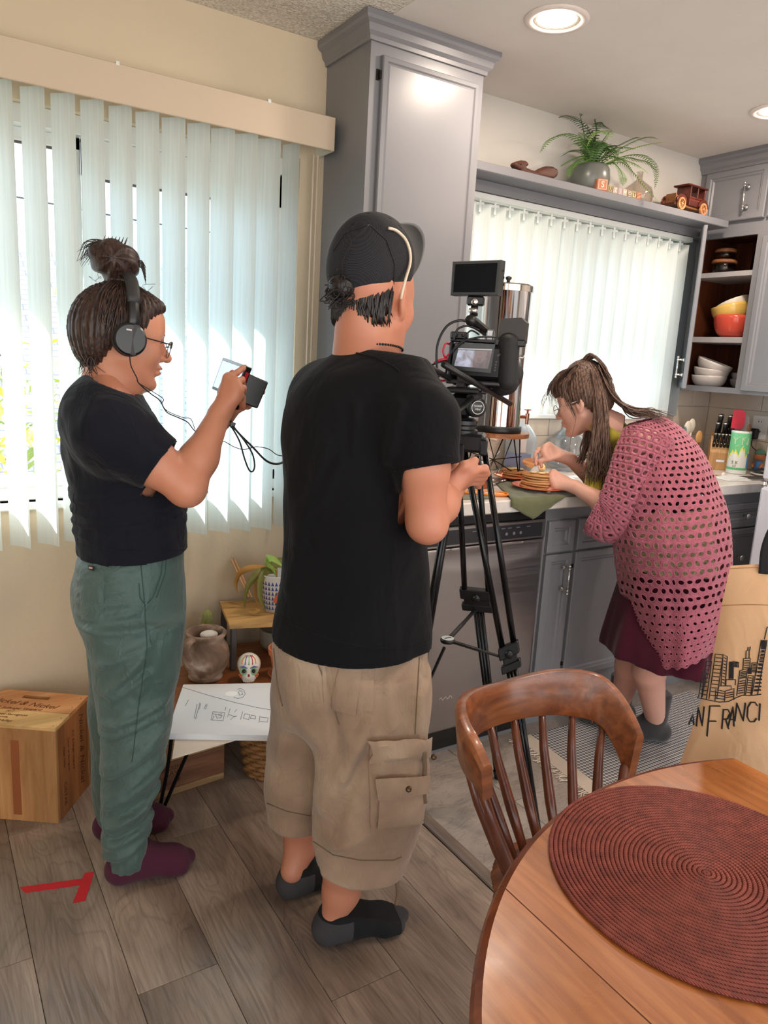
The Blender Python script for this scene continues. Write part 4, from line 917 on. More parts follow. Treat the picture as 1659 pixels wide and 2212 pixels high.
br=thing('gold_chain','small gold chain and charm on the counter beside the cardigan','chain',on_z(1557,1030,ZT)); c=on_z(1557,1030,ZT)
MB().tube([c+V(0.035*math.cos(a)*(1+0.2*math.sin(3*a)),0.028*math.sin(a),0.003)for a in np.linspace(0,2*PI,40,endpoint=False)],0.0022,6,closed=True).build('chain',plain('gold',(206,164,84),0.25,1.0),br,True)
MB().ball(c+V(0.01,-0.005,0.012),(0.012,0.008,0.010),12,8).build('charm',plain('pearl',(240,232,220),0.3),br,True)
ug=on_y(1468,905,2.40); gx,gy=ug[0]*0.97,2.33
g1=thing('drinking_glass','upturned clear tumbler on the counter behind the long hair','glass',(gx,gy,ZT))
MB().lathe([(0.048,0),(0.042,0.20),(0.036,0.212),(0,0.214),(0,0.208),(0.034,0.206),(0.039,0.198),(0.045,0)],(gx,gy,ZT+0.001),n=28).build('body',glass('blue_clear',(226,238,246),0.05),g1,True)
ux,uy=on_y(1492,940,2.36)[0],2.36
uj=thing('utensil_jar','clear jar holding pale cooking spoons by the window corner','jar',(ux,uy,ZT))
MB().lathe([(0,0),(0.045,0),(0.048,0.01),(0.048,0.13),(0.045,0.13),(0.045,0.012),(0,0.008)],(ux,uy,ZT+0.001),n=28).build('body',M_glass,uj,True)
for i,(dx,dy,L,m,nm,lb)in enumerate(((-0.020,0.0,0.235,plain('bone_white',(230,220,204),0.5),'serving_spoon','large pale serving spoon in the clear jar'),(0.012,0.01,0.25,MATS['bone_white'],'serving_spoon','tall pale spoon with a round head in the clear jar'),(0.03,-0.01,0.17,MATS['block_maple'],'wooden_spoon','wooden spoon handle in the clear jar'))):
 s_=thing(nm,lb,'spoon',(ux,uy,ZT+0.01)); p0=V(ux+dx*0.3,uy+dy,ZT+0.015); p1=V(ux+dx*1.6,uy+dy*1.5,ZT+L*0.72)
 MB().tube([p0,p1],0.005,8).build('handle',m,s_,True); MB().ball(p1+V(0,0,0.03),(0.026,0.010,0.036),16,10).build('bowl',m,s_,True)
wx,wy=1.985,2.298
st=thing('plant_stand','small wooden stand with black wire legs under the water filter','stand',(wx,wy,ZT))
ang=[PI/6+k*PI/3 for k in range(6)]
MB().prism([(0.135*math.cos(a),0.135*math.sin(a))for a in np.linspace(0,2*PI,36,endpoint=False)],(wx,wy,ZT+0.178),(1,0,0),(0,1,0),(0,0,1),0.016).build('top',wood('stand_wood',(120,70,38),(158,98,58),(184,124,80),axis=0,scale=5,rough=0.5),st)
M_wire=plain('black_wire',(22,22,24),0.45,0.6)
for k in range(4):
 a=k*PI/2+0.62; f0=V(wx+0.115*math.cos(a),wy+0.115*math.sin(a),ZT+0.003); b1=a+0.55; b2=a-0.55
 t1=V(wx+0.105*math.cos(b1),wy+0.105*math.sin(b1),ZT+0.178); t2=V(wx+0.105*math.cos(b2),wy+0.105*math.sin(b2),ZT+0.178)
 MB().tube([t1,f0,t2],0.0026,6).build('leg',M_wire,st,True)
 a2=(k+1)*PI/2+0.62; f1=V(wx+0.115*math.cos(a2),wy+0.115*math.sin(a2),ZT+0.003); MB().tube([f0+V(0,0,0.10),V(wx,wy,ZT+0.08),f1+V(0,0,0.02)],0.002,5).build('brace',M_wire,st,True)
wf=thing('water_filter','polished steel countertop water filter with two chambers behind the camera','water filter',(wx,wy,ZT+0.195)); zb=ZT+0.195
M_pol=plain('polished_steel',(212,206,202),0.07,1.0)
MB().lathe([(0,0),(0.100,0),(0.102,0.004),(0.102,0.024),(0.096,0.026),(0,0.026)],(wx,wy,zb),n=48).build('base_ring',M_black,wf,True)
MB().lathe([(0,0.0),(0.094,0),(0.094,0.004),(0.092,0.262),(0.094,0.268),(0.096,0.27),(0,0.27)],(wx,wy,zb+0.026),n=48).build('lower_chamber',M_pol,wf,'auto')
MB().lathe([(0,0.0),(0.088,0),(0.093,0.01),(0.095,0.245),(0.098,0.25),(0,0.25)],(wx,wy,zb+0.296),n=48).build('upper_chamber',M_pol,wf,'auto')
MB().lathe([(0.101,0.0),(0.101,0.022),(0.096,0.027),(0.05,0.034),(0,0.036)],(wx,wy,zb+0.540),n=48).build('lid',M_pol,wf,'auto')
MB().lathe([(0,0),(0.008,0),(0.006,0.008),(0.012,0.016),(0.012,0.022),(0,0.026)],(wx,wy,zb+0.575),n=18).build('knob',M_black,wf,True)
sd=V(0.80,-0.30,0); sd/=np.linalg.norm(sd); q=V(wx,wy,zb+0.062)+sd*0.094; M_cop=plain('copper_tap',(198,150,128),0.2,1.0)
spg=MB().cyl(q-sd*0.004,q+sd*0.032,0.007,n=12).cyl(q+sd*0.036+V(0,0,0.014),q+sd*0.036-V(0,0,0.030),0.009,0.006,n=12).cyl(q+sd*0.036+V(0,0,0.014),q+sd*0.036+V(0,0,0.030),0.004,n=8).box(q+sd*0.020+V(-0.004,-0.004,0.026),q+sd*0.052+V(0.004,0.004,0.031)).build('spigot',M_cop,wf)
def on_counter(px,py):return on_z(px,py,ZT)
jx,jy=2.26,2.44
jg=thing('soap_jug','translucent jug of pale blue soap beside the filter stand','jug',(jx,jy,ZT)); rj=V(0.64,-0.77,0)
S=Sculpt((-0.075,-0.06,-0.005),(0.075,0.06,0.22),0.004); P=S.P
S.F=d_chain(P,[(0.0,0,0,0.062,0.045),(0.02,0,0,0.066,0.048),(0.15,0,0,0.066,0.048),(0.185,0,0,0.045,0.036),(0.21,0,0,0.022,0.022)],expo=3.2); v_,f_=S.get()
Rj=np.array([rj,V(0.77,0.64,0),V(0,0,1)]); np_mesh('body',v_@Rj+V(jx,jy,ZT+0.002),f_,plain('milky_plastic',(206,222,236),0.3,Transmission_Weight=0.35),jg)
MB().cyl((jx,jy,ZT+0.21),(jx,jy,ZT+0.238),0.021,n=18).build('cap',plain('cap_white',(226,232,238),0.4),jg)
lo_=V(jx,jy,ZT+0.03)-V(0.77,0.64,0)*0.0485; mb=MB(); mb.prism([(-0.055,0),(0.055,0),(0.055,0.055),(-0.055,0.055)],lo_,rj,(0,0,1),(-0.77,-0.64,0),0.001); mb.build('label',plain('label_blue',(150,168,212),0.5),jg)
mb=MB(); mb.prism([(0.0,0.0),(0.03,0),(0.03,0.06),(0.0,0.06)],lo_+V(0,0,0.060),rj,(0,0,1),(-0.77,-0.64,0),0.001); mb.build('label',plain('label_pale',(232,234,240),0.5),jg)
px_,py_=2.075,2.455
pb=thing('pump_bottle','small white pump bottle under the wooden stand','bottle',(px_,py_,ZT))
MB().lathe([(0,0),(0.026,0),(0.028,0.004),(0.028,0.085),(0.012,0.10),(0.012,0.108),(0,0.108)],(px_,py_,ZT+0.001),n=22).build('body',plain('bottle_white',(226,216,208),0.4),pb,True)
MB().cyl((px_,py_,ZT+0.105),(px_,py_,ZT+0.145),0.004,n=8).tube([(px_+0.03,py_-0.03,ZT+0.140),(px_,py_,ZT+0.15),(px_-0.008,py_+0.008,ZT+0.147)],0.006,8).build('pump',MATS['bottle_white'],pb,True)
dx_,dy_=2.52,2.42
dm=thing('glass_jug','round clear glass jug by the sink in front of the window','jug',(dx_,dy_,ZT))
MB().lathe([(0,0),(0.055,0),(0.085,0.03),(0.098,0.08),(0.09,0.135),(0.055,0.17),(0.034,0.185),(0.032,0.225),(0.036,0.232),(0.030,0.232),(0.028,0.186),(0.05,0.166),(0.086,0.132),(0.093,0.08),(0.08,0.032),(0,0.006)],(dx_,dy_,ZT+0.001),n=32).build('body',glass('silver_glass',(236,240,244),0.02),dm,True)
def linen():
 nx,ny=40,22; c=[]; A,B,C_,D=V(1.735,1.895,0),V(2.26,1.895,0),V(2.24,2.20,0),V(1.93,2.21,0)
 P=[]
 for j in range(ny+1):
  row=[]
  for i in range(nx+1):
   u,v=i/nx,j/ny; p=(A*(1-u)+B*u)*(1-v)+(D*(1-u)+C_*u)*v; z=ZT+0.0035+0.0028*math.sin(u*21+v*9)*math.sin(v*13+u*4)+0.002*math.sin(u*47)
   row.append(V(p[0],p[1],max(z,ZT+0.0022)))
  P.append(row)
 hang=[]
 for k in range(1,7):
  hang.append([V(P[0][i][0]+0.002*math.sin(i),YC-0.004-0.0035*math.sin(i*0.8)**2-0.002*min(k,2),ZT-0.012*k*max(0.0,1-abs(i/nx-0.20)/0.28)-0.001)for i in range(nx+1)])
 return hang[::-1]+P
mb=MB(); G=linen(); mb.grid(G); lc=tag(mb.build('linen_cloth',cloth('olive_linen',(96,98,70),var=0.2,weave=600,bump=0.5),None,True),'crumpled olive green linen cloth under the pancake plates','cloth')
sol=lc.modifiers.new('thick','SOLIDIFY'); sol.thickness=0.0022; sol.offset=1
tag(MB().box((1.50,1.95,ZT+0.001),(1.69,2.03,ZT+0.003),R=rotm('Z',-0.2)).build('linen_napkin',MATS['olive_linen']),'small folded olive napkin beside the tripod','napkin')
def plate(c,r,m,label):
 return tag(MB().lathe([(0,0),(r*0.62,0),(r*0.7,0.003),(r*0.98,0.010),(r,0.013),(r*0.97,0.0135),(r*0.68,0.006),(0,0.005)],c,n=44).build('plate',m,None,True),label,'plate')
M_terra=plain('terracotta_glaze',(206,108,74),0.3,noise=0.12,nscale=30)
pcx,pcy=1.982,2.015; ZP=ZT+0.0095
plate((pcx,pcy,ZP),0.105,M_terra,'orange terracotta plate under the tall pancake stack')
plate((2.055,2.235,ZT+0.009),0.085,M_terra,'smaller terracotta plate with banana topped pancakes behind')
plate((2.18,2.335,ZT+0.001),0.11,plain('grey_plate',(190,182,174),0.3),'grey plate of spare pancakes under the filter stand')
def cake_mat():
 t=NT('pancake'); n=t.n('ShaderNodeTexNoise',Scale=28.0,Detail=4.0); t.l(t.coord(),n.inputs['Vector']); g=t.n('ShaderNodeTexCoord'); sp=t.n('ShaderNodeSeparateXYZ'); ng=t.n('ShaderNodeNewGeometry')
 s2=t.n('ShaderNodeSeparateXYZ'); t.l(ng.outputs['Normal'],s2.inputs[0])
 top=t.ramp(n.outputs['Fac'],[(0.3,lin((150,88,40))),(0.6,lin((198,134,76)))]); side=lin((220,180,124)); r=t.ramp(s2.outputs['Z'],[(0.2,(0,0,0)),(0.75,(1,1,1))])
 t.l(t.mix(r,side,top),t.b.inputs['Base Color']); setb(t.b,Roughness=0.7); t.bump(n.outputs['Fac'],0.3,0.004); return t.m
M_cake=cake_mat()
def pancake(c,r,h,label,group,tilt=0.0):
 N=28; rows=[]; R=rotm('X',tilt)
 for(k,z)in((0.0,0),(0.93,0),(1.0,h*0.35),(1.0,h*0.65),(0.94,h),(0.0,h*1.05)):
  rows.append([V(*c)+R@V(r*k*(1+0.03*math.sin(3*a+c[2]*900))*math.cos(a),r*k*(1+0.025*math.cos(2*a+c[2]*700))*math.sin(a),z+0.0015*math.sin(2*a+c[2]*500)*k)for a in np.linspace(0,2*PI,N+1)])
 return tag(MB().grid(rows).build('pancake',M_cake,None,True),label,'pancake',group)
words=['bottom','second','third','fourth','fifth','sixth']
for i in range(6):pancake((pcx-0.004+0.004*math.sin(i*2.2),pcy+0.004*math.cos(i*1.7),ZP+0.007+0.0088*i),0.071-0.0015*i,0.0082,f'{words[i]} pancake from the plate of the tall stack','pancakes of the tall stack',0.0)
for i in range(3):pancake((2.055+0.004*i,2.235-0.003*i,ZT+0.016+0.0088*i),0.055,0.0082,['lowest','middle','upper'][i]+' pancake of the small banana topped stack','pancakes of the small stack')
for i,(a,b,t)in enumerate(((2.15,2.36,0.0),(2.155,2.355,0.0),(2.225,2.31,0.35))):pancake((a,b,ZT+0.009+0.009*i+(0.02 if t else 0)),0.052,0.0085,['lower spare pancake on the grey plate','upper spare pancake on the grey plate','spare pancake leaning on the grey plate'][i],'spare pancakes',t)
M_ban=plain('banana',(232,208,158),0.5)
for i in range(6):
 a=i*1.05; big=i<3; c=V(2.055+0.024*math.cos(a),2.235+0.022*math.sin(a),ZT+0.0435)if big else V(pcx-0.01+0.03*math.cos(a),pcy+0.03*math.sin(a),ZP+0.0615)
 tag(MB().lathe([(0,0),(0.013,0),(0.0145,0.002),(0.0145,0.005),(0.012,0.0065),(0,0.007)],c,(0.05,0.05,1),18).build('banana_slice',M_ban,None,True),(['right banana slice on the small back stack','rear banana slice on the small back stack','left banana slice on the small back stack','left banana slice on the tall pancake stack','front left banana slice on the tall pancake stack','front right banana slice on the tall pancake stack'][i]),'banana slice','banana slices on the small stack' if big else 'banana slices on the tall stack')
tk=thing('table_knife','table knife lying on the olive cloth beside the plate','knife',on_counter(1080,1040)); a,b,c=on_z(1060,1044,ZT+0.012),on_z(1083,1039,ZT+0.012),on_z(1098,1036,ZT+0.012)
MB().tube([a,a*0.5+b*0.5,b],[0.006,0.009,0.007],8,flat=(1,0.16),up=(0,0,1)).build('blade',M_chrome,tk,True); MB().tube([b,c],[0.006,0.007],8,flat=(1,0.5),up=(0,0,1)).build('handle',M_chrome,tk,True)
jc=on_counter(1036,1053); jj=thing('jam_jar','jar of amber jam with a metal lid behind the tripod legs','jar',jc)
MB().lathe([(0,0),(0.033,0),(0.036,0.004),(0.036,0.078),(0.031,0.088),(0,0.088)],jc+V(0,0,0.001),n=30).build('body',plain('amber_jam',(190,86,34),0.08,Transmission_Weight=0.35),jj,True)
MB().lathe([(0,0),(0.0335,0),(0.0335,0.013),(0.031,0.015),(0,0.0155)],jc+V(0,0,0.089),n=30).build('lid',plain('tin_lid',(176,168,160),0.3,1.0),jj,True)
rc=on_counter(1043,1068); rr=V(0.80,-0.60,0); rf=V(0.60,0.80,0)
sr=thing('spoon_rest','orange rimmed tray with painted flowers beside the jam jar','tray',rc)
ol_=[(0.088*math.copysign(abs(math.cos(a))**0.6,math.cos(a)),0.033*math.copysign(abs(math.sin(a))**0.6,math.sin(a)))for a in np.linspace(0,2*PI,36,endpoint=False)]
mb=MB(); mb.prism(ol_,rc+V(0,0,0.001),rr,rf,(0,0,1),0.004); mb.tube([rc+rr*x+rf*y+V(0,0,0.007)for x,y in ol_],0.0045,6,closed=True); mb.build('tray',plain('orange_enamel',(226,132,40),0.3),sr,True)
mb=MB(); mb.prism([(x*0.92,y*0.86)for x,y in ol_],rc+V(0,0,0.0052),rr,rf,(0,0,1),0.0006); mb.build('face',plain('tray_white',(236,224,212),0.35),sr)
for i in range(9):
 c=rc+rr*(-0.066+0.0165*i)+rf*(0.012*math.sin(i*2.3)); mb=MB()
 for k in range(5):
  a=k*1.2566; mb.lathe([(0,0),(0.0045,0.0),(0,0.0012)],c+V(0.005*math.cos(a),0.005*math.sin(a),0.006),n=8)
 mb.build('flower',plain(('flower_pink','flower_blue','flower_green')[i%3],((206,62,96),(84,96,168),(84,150,84))[i%3],0.4),sr)
bt=on_counter(1013,1052); bd=thing('butter_dish','small green and yellow dish behind the tripod leg','dish',bt)
MB().lathe([(0,0),(0.035,0),(0.05,0.016),(0.047,0.018),(0.033,0.005),(0,0.004)],bt+V(0,0,0.001),n=28).build('bowl',plain('green_enamel',(110,150,96),0.3),bd,True)
MB().tube([bt+V(0.0485*math.cos(a),0.0485*math.sin(a),0.0175)for a in np.linspace(0,2*PI,32,endpoint=False)],0.003,6,closed=True).build('rim',plain('yellow_enamel',(226,186,60),0.3),bd,True)
# === camera rig on its tripod
TS=Stand(1.40,1.50)
M_rig=plain('rig_black',(20,20,22),0.38,noise=0.15); M_rub=plain('rig_rubber',(26,25,26),0.7,bump=0.2,bscale=220); M_gun=plain('gunmetal',(58,56,56),0.35,0.7); M_cord=plain('cable_black',(18,18,20),0.45)
M_tube=plain('tripod_tube',(14,14,16),0.22,0.3); M_red=plain('signal_red',(206,34,64),0.45)
def lw(S,L):return S.W(L)
def pbox(mb,S,x0,y0,x1,y1,o0,o1,bev=0.003,yaw=0.0,roll=0.0):
 a=S.l(x0,(y0+y1)/2,o0); b=S.l(x1,(y0+y1)/2,o0); t=S.l((x0+x1)/2,y0,o0); u=S.l((x0+x1)/2,y1,o0)
 lo=V(a[0],o0,u[2]); hi=V(b[0],o1,t[2]); m2=MB().box(lo,hi,bev=bev); c=(lo+hi)/2; R=rotm('Z',yaw)@rotm('Y',roll)
 mb.add([S.W(c+R@(V(*q)-c))for q in m2.v],m2.f); return mb
tp=thing('tripod','black double-tube video tripod standing before the dishwasher','tripod',TS.base)
cr=thing('video_camera','black cinema camera in a cage with rods and cables on the tripod','camera',TS.w(1040,780))
mo=thing('camera_monitor','black on-camera monitor with a dark screen above the camera','monitor',TS.w(1030,640))
def leg(top_a,top_b,mid_a,mid_b,foot,spread):
 l=bpy.data.objects.new('leg',None); COL.objects.link(l); l.location=tuple(mid_a); adopt(l,tp)
 MB().cyl(top_a,mid_a,0.0088,n=14).build('tube',M_tube,l,True); MB().cyl(top_b,mid_b,0.0088,n=14).build('tube',M_tube,l,True)
 ax=foot-(mid_a+mid_b)/2; ax/=np.linalg.norm(ax); sd=mid_b-mid_a; w=np.linalg.norm(sd); sd/=w; fw=np.cross(ax,sd); c=(mid_a+mid_b)/2
 def ob(a,b,bev=0.003):
  m2=MB().box(a,b,bev=bev); return[c+sd*q[0]+fw*q[1]+ax*q[2]for q in m2.v],m2.f
 mb=MB()
 for(a,b)in(((-w/2-0.014,-0.014,-0.025),(w/2+0.014,0.014,0.010)),((-w/2-0.013,-0.012,0.028),(w/2+0.013,0.012,0.052)),((-w/2-0.004,-0.010,0.008),(w/2+0.004,0.010,0.030))):mb.add(*ob(a,b))
 cl=mb.build('clamp',M_rig,l)
 kn=c+ax*0.0-fw*0.016; MB().lathe([(0,0),(0.012,0),(0.012,0.008),(0.005,0.012),(0,0.012)],c+fw*0.013,fw,14).build('lever',M_rig,cl,True); MB().tube([c-fw*0.015+sd*0.012,c-fw*0.028+ax*0.004,c-fw*0.020-sd*0.016+ax*0.024],0.006,8,flat=(1.2,0.6)).build('lever',M_rig,cl,True)
 MB().ball(c-fw*0.0165+sd*0.012,0.005,10,8).build('bolt',M_chrome,cl,True)
 for s in(-0.011,0.0,0.011):
  MB().cyl(c+sd*s+ax*0.02,foot+sd*s*0.6-ax*0.02,0.0068,n=12).build('lower_tube',M_tube,l,True)
 MB().cyl(foot-ax*0.03,foot-ax*0.002,0.016,0.014,n=14).build('foot',M_rub,l,True); return c
ft1=on_z(1168,1850,0.004); ft2=TS.W(V(0.02,0.33,0.004)); ft3=TS.W(V(-0.36,-0.02,0.004))
o1=(ft1-TS.base)@TS.n
c1=leg(TS.w(1003,975,-0.02),TS.w(1046,965,-0.03),TS.w(1088,1415,o1*0.62),TS.w(1112,1404,o1*0.62),ft1,0)
c2=leg(TS.w(990,1000,0.03),TS.w(1032,985,0.04),TS.w(1004,1285,0.20),TS.w(1056,1290,0.20),ft2,0)
c3=leg(TS.w(985,990,0.0),TS.w(990,980,0.04),TS.W(V(-0.25,-0.03,0.42)),TS.W(V(-0.24,0.02,0.42)),ft3,0)
hub=TS.w(967,1383,0.0)
for c in(c1+V(0,0,-0.02),c2+V(0,0,-0.045),c3+V(0,0,-0.05)):
 t=c-hub; MB().tube([hub+t*0.10,hub+t*0.55],0.008,8,flat=(1.0,0.6),up=(0,0,1)).build('spreader_arm',M_rig,tp); a_=MB().tube([hub+t*0.5,c],0.0055,8,flat=(1.3,0.6),up=(0,0,1)).build('spreader_arm',M_rig,tp)
MB().lathe([(0,-0.006),(0.020,-0.006),(0.022,0),(0.020,0.005),(0,0.006)],hub,n=22).build('spreader_hub',M_rig,tp,True)
hb=MB().lathe([(0,0),(0.0185,0),(0.0185,0.0012),(0,0.0012)],hub+V(0,0,0.006),n=22).build('badge',plain('badge_silver',(190,196,196),0.4),tp)
MB().box((-0.011,-0.0025,0),(0.011,0.0025,0.0006)).build('badge_mark',plain('badge_dark',(60,66,70),0.5),tp).location=tuple(hub+V(0,0,0.0073)-V(*tp.location))
for ch in tp.children:
 if ch.name.startswith('badge_mark'):ch.matrix_parent_inverse=Matrix.Identity(4)
mb=pbox(MB(),TS,986,938,1046,978,-0.05,0.05,0.008); pbox(mb,TS,986,960,1002,1000,-0.06,-0.02,0.004); pbox(mb,TS,1036,950,1052,985,-0.06,-0.02,0.004); mb.build('shoulder',M_rig,tp)
MB().ball(TS.w(991,950,-0.065),0.0045,10,8).build('bolt',M_chrome,tp,True)
bc=TS.w(995,942,0.0); up=V(0,0,1)
MB().lathe([(0,0),(0.044,0),(0.046,0.005),(0.046,0.018),(0.040,0.022),(0.040,0.030),(0.044,0.034),(0.044,0.044),(0.034,0.052),(0,0.052)],bc,n=36).build('bowl',M_rig,tp,'auto')
hc=TS.w(995,880,0.0)
mb=MB(); pbox(mb,TS,970,850,1018,905,-0.030,0.035,0.012); mb.build('head_body',M_rig,tp)
dr=(-TS.n*0.88+TS.r*0.42+V(0,0,0.0)); dr/=np.linalg.norm(dr)
dk_=MB().lathe([(0,-0.05),(0.026,-0.05),(0.028,-0.008),(0.026,0.004),(0.020,0.008),(0,0.008)],TS.w(1030,880,-0.035),dr,28).build('drag_knob',M_rig,tp,'auto')
lg=MB().lathe([(0.0165,0),(0.018,0),(0.018,0.0006),(0.0165,0.0006)],TS.w(1030,880,-0.035)+dr*0.0082,dr,28,closed=True); lg.build('logo_ring',plain('logo_white',(222,220,216),0.5),tp)
lr=np.cross(V(0,0,1),-dr); lr/=np.linalg.norm(lr); mt=MB(); cc=TS.w(1030,880,-0.035)+dr*0.0084
for q in range(2):put_text(mt,('OCONNER','MINI')[q],0.0075,cc+V(0,0,0.004-0.009*q),-lr*-1 if False else np.cross(V(0,0,1),dr),V(0,0,1),wid=(0.024,0.014)[q])
mt.build('logo_text',MATS['logo_white'],tp)
pl=pbox(MB(),TS,962,838,1034,850,-0.055,0.075,0.004); pl.build('plate_clamp',M_rig,tp)
MB().cyl(TS.w(968,908,-0.20),TS.w(1022,858,-0.04),0.0075,n=14).build('pan_bar',M_rig,tp,True)
MB().cyl(TS.w(1014,864,-0.045),TS.w(1036,850,-0.03),0.014,n=16).build('pan_bar_joint',M_rub,tp,True)
mb=MB(); pbox(mb,TS,972,742,1092,822,-0.045,0.035,0.012,-0.10); mb.build('body',M_rig,cr)
S=Sculpt((-0.06,-0.09,-0.09),(0.06,0.07,0.09),0.004); S.cap((0.0,-0.030,0.045),(0.006,-0.034,-0.048),0.030,0.027,0.01).cap((0.0,0.0,0.05),(0.0,0.0,-0.05),0.026,0.026,0.02); v_,f_=S.get(); gc=TS.l(1095,783,0.0)
np_mesh('grip',TS.W(v_+gc),f_,M_rub,cr)
def quad(name,pts,off,m,par,th=0.0016):
 P=[TS.w(a,b,off)for a,b in pts]; n=-TS.n*th; mb=MB(); mb.add(P+[p+n for p in P],[(0,1,2,3),(7,6,5,4),(0,1,5,4),(1,2,6,5),(2,3,7,6),(3,0,4,7)]); return mb.build(name,m,par)
bz=quad('screen_bezel',[(984,742),(1070,744),(1060,806),(974,798)],-0.050,plain('bezel',(10,10,12),0.25),cr,0.006)
def screen_mat():
 t=NT('camera_screen'); n=t.n('ShaderNodeTexNoise',Scale=26.0,Detail=5.0,Distortion=1.5); t.l(t.coord(),n.inputs['Vector']); tc=t.n('ShaderNodeTexCoord'); sp=t.n('ShaderNodeSeparateXYZ'); t.l(tc.outputs['Generated'],sp.inputs[0])
 n2=t.n('ShaderNodeTexNoise',Scale=7.0,Detail=3.0); t.l(t.coord(),n2.inputs['Vector'])
 ad=t.n('ShaderNodeMath',operation='MULTIPLY_ADD'); t.l(n2.outputs['Fac'],ad.inputs[0]); ad.inputs[1].default_value=0.5; t.l(sp.outputs['X'],ad.inputs[2])
 mk=t.ramp(ad.outputs[0],[(0.72,(0,0,0)),(0.80,(1,1,1))]); a=t.ramp(n.outputs['Fac'],[(0.35,lin((140,128,134))),(0.6,lin((206,210,232)))]); b=t.ramp(n.outputs['Fac'],[(0.35,lin((74,52,50))),(0.6,lin((132,104,100)))])
 c=t.mix(mk,a,b); t.l(c,t.b.inputs['Emission Color']); setb(t.b,Emission_Strength=0.45,Base_Color=(0.01,0.01,0.01,1),Roughness=0.15); return t.m
quad('screen',[(990,756),(1063,758),(1054,797),(981,790)],-0.0565,screen_mat(),bz,0.0006)
quad('screen_bar',[(990,752),(1063,754),(1063,757),(990,755)],-0.0570,plain('osd_white',(190,190,196),0.4),bz,0.0004)
for i,(a,b)in enumerate(((1080,766),(1084,762),(1072,782),(1071,788),(1070,794),(1069,800),(1076,768))):MB().cyl(TS.w(a,b,-0.049),TS.w(a,b,-0.053),0.0028,n=10).build('button',M_gun,cr)
ld_=TS.n*0.93+TS.r*0.37; ld_/=np.linalg.norm(ld_); lc0=TS.w(1058,800,0.0)
MB().lathe([(0,0),(0.040,0),(0.042,0.02),(0.045,0.024),(0.045,0.07),(0.042,0.075),(0.048,0.085),(0.048,0.12),(0.044,0.13),(0.036,0.13),(0.034,0.11),(0,0.11)],lc0+V(0,0,-0.008),ld_,36).build('lens',M_rig,cr,'auto')
S=Sculpt((-0.06,-0.05,-0.05),(0.06,0.05,0.05),0.004); S.ell((0,0,0),(0.044,0.038,0.034),k=0.0); v_,f_=S.get(); np_mesh('follow_ring',TS.W(v_+TS.l(1085,828,0.035)),f_,M_rub,cr)
mb=MB(); pbox(mb,TS,962,822,1085,832,-0.05,0.05,0.003); pbox(mb,TS,985,830,1010,842,-0.04,0.04,0.003); mb.build('base_plate',M_gun,cr)
mb=MB(); pbox(mb,TS,968,738,976,815,-0.035,0.02,0.003); pbox(mb,TS,972,732,1096,741,-0.03,0.025,0.003); mb.build('cage',M_rig,cr)
mb=MB(); pbox(mb,TS,972,716,1010,733,-0.035,0.01,0.004); mb.build('cage_clamp',M_rig,cr)
for a in(986,1000):MB().ball(TS.w(a,724,-0.037),0.0045,10,8).build('screw',M_gun,cr,True)
MB().cyl(TS.w(910,783,-0.26),TS.w(988,828,0.02),0.0078,n=18).build('rod',M_rig,cr,True); MB().cyl(TS.w(958,787,-0.24),TS.w(1102,872,0.10),0.0078,n=18).build('rod',M_rig,cr,True)
for a,b,o in((910,783,-0.262),(958,787,-0.242)):MB().cyl(TS.w(a,b,o+0.002),TS.w(a,b,o),0.005,n=12).build('rod_end',plain('rod_hole',(4,4,4),0.9),cr)
mb=MB(); pbox(mb,TS,985,812,1005,838,-0.05,-0.01,0.003); pbox(mb,TS,1038,830,1052,852,-0.04,0.0,0.003); mb.build('rod_clamp',M_gun,cr)
ar0,ar1=TS.w(1018,690,-0.04),TS.w(1056,722,0.05); mb=MB(); mb.tube([ar0,ar1],0.013,8,flat=(1.0,1.0)); mb.build('top_handle',M_rig,cr)
for k in range(5):
 q=ar0*(1-(k+0.5)/5)+ar1*((k+0.5)/5); MB().cyl(q-TS.n*0.012+V(0,0,0.004),q-TS.n*0.0145+V(0,0,0.004),0.004,n=8).build('hole',plain('rod_hole',(4,4,4),0.9),cr)
MB().cyl(TS.w(1016,692,-0.052),TS.w(1018,692,-0.03),0.014,n=18).build('rosette',M_gun,cr,True)
mb=MB(); pbox(mb,TS,1050,712,1066,742,0.0,0.04,0.003); mb.build('handle_post',M_steel,cr)
sd_=thing('recorder_drive','black recorder box with red and blue lights on the camera','drive',TS.w(1105,745))
P=[TS.l(a,b,-0.02)for a,b in((1074,742),(1082,688),(1126,686),(1138,698),(1133,742))]; m2=MB(); m2.add([TS.W(q)for q in P]+[TS.W(q+V(0.006,0.022,0))for q in P],[(0,1,2,3,4),(9,8,7,6,5)]+[(i,(i+1)%5,5+(i+1)%5,5+i)for i in range(5)]); m2.build('box',plain('drive_brown',(44,36,34),0.45),sd_)
mb=MB(); pbox(mb,TS,1068,733,1136,748,-0.045,0.015,0.003); mb.build('tray',M_rig,sd_)
for a,nm,c in((1089,'red',(255,60,50)),(1110,'blue',(70,90,255))):MB().ball(TS.w(a,733,-0.0465),0.0024,10,8).build('light',glow('led_'+nm,c,3.0),sd_,True)
for a in(1094,1098,1102):MB().ball(TS.w(a,732,-0.0465),0.001,6,5).build('port',M_rig,sd_)
P=[TS.l(a,b,-0.03)for a,b in((973,638),(978,565),(1083,561),(1076,638))]
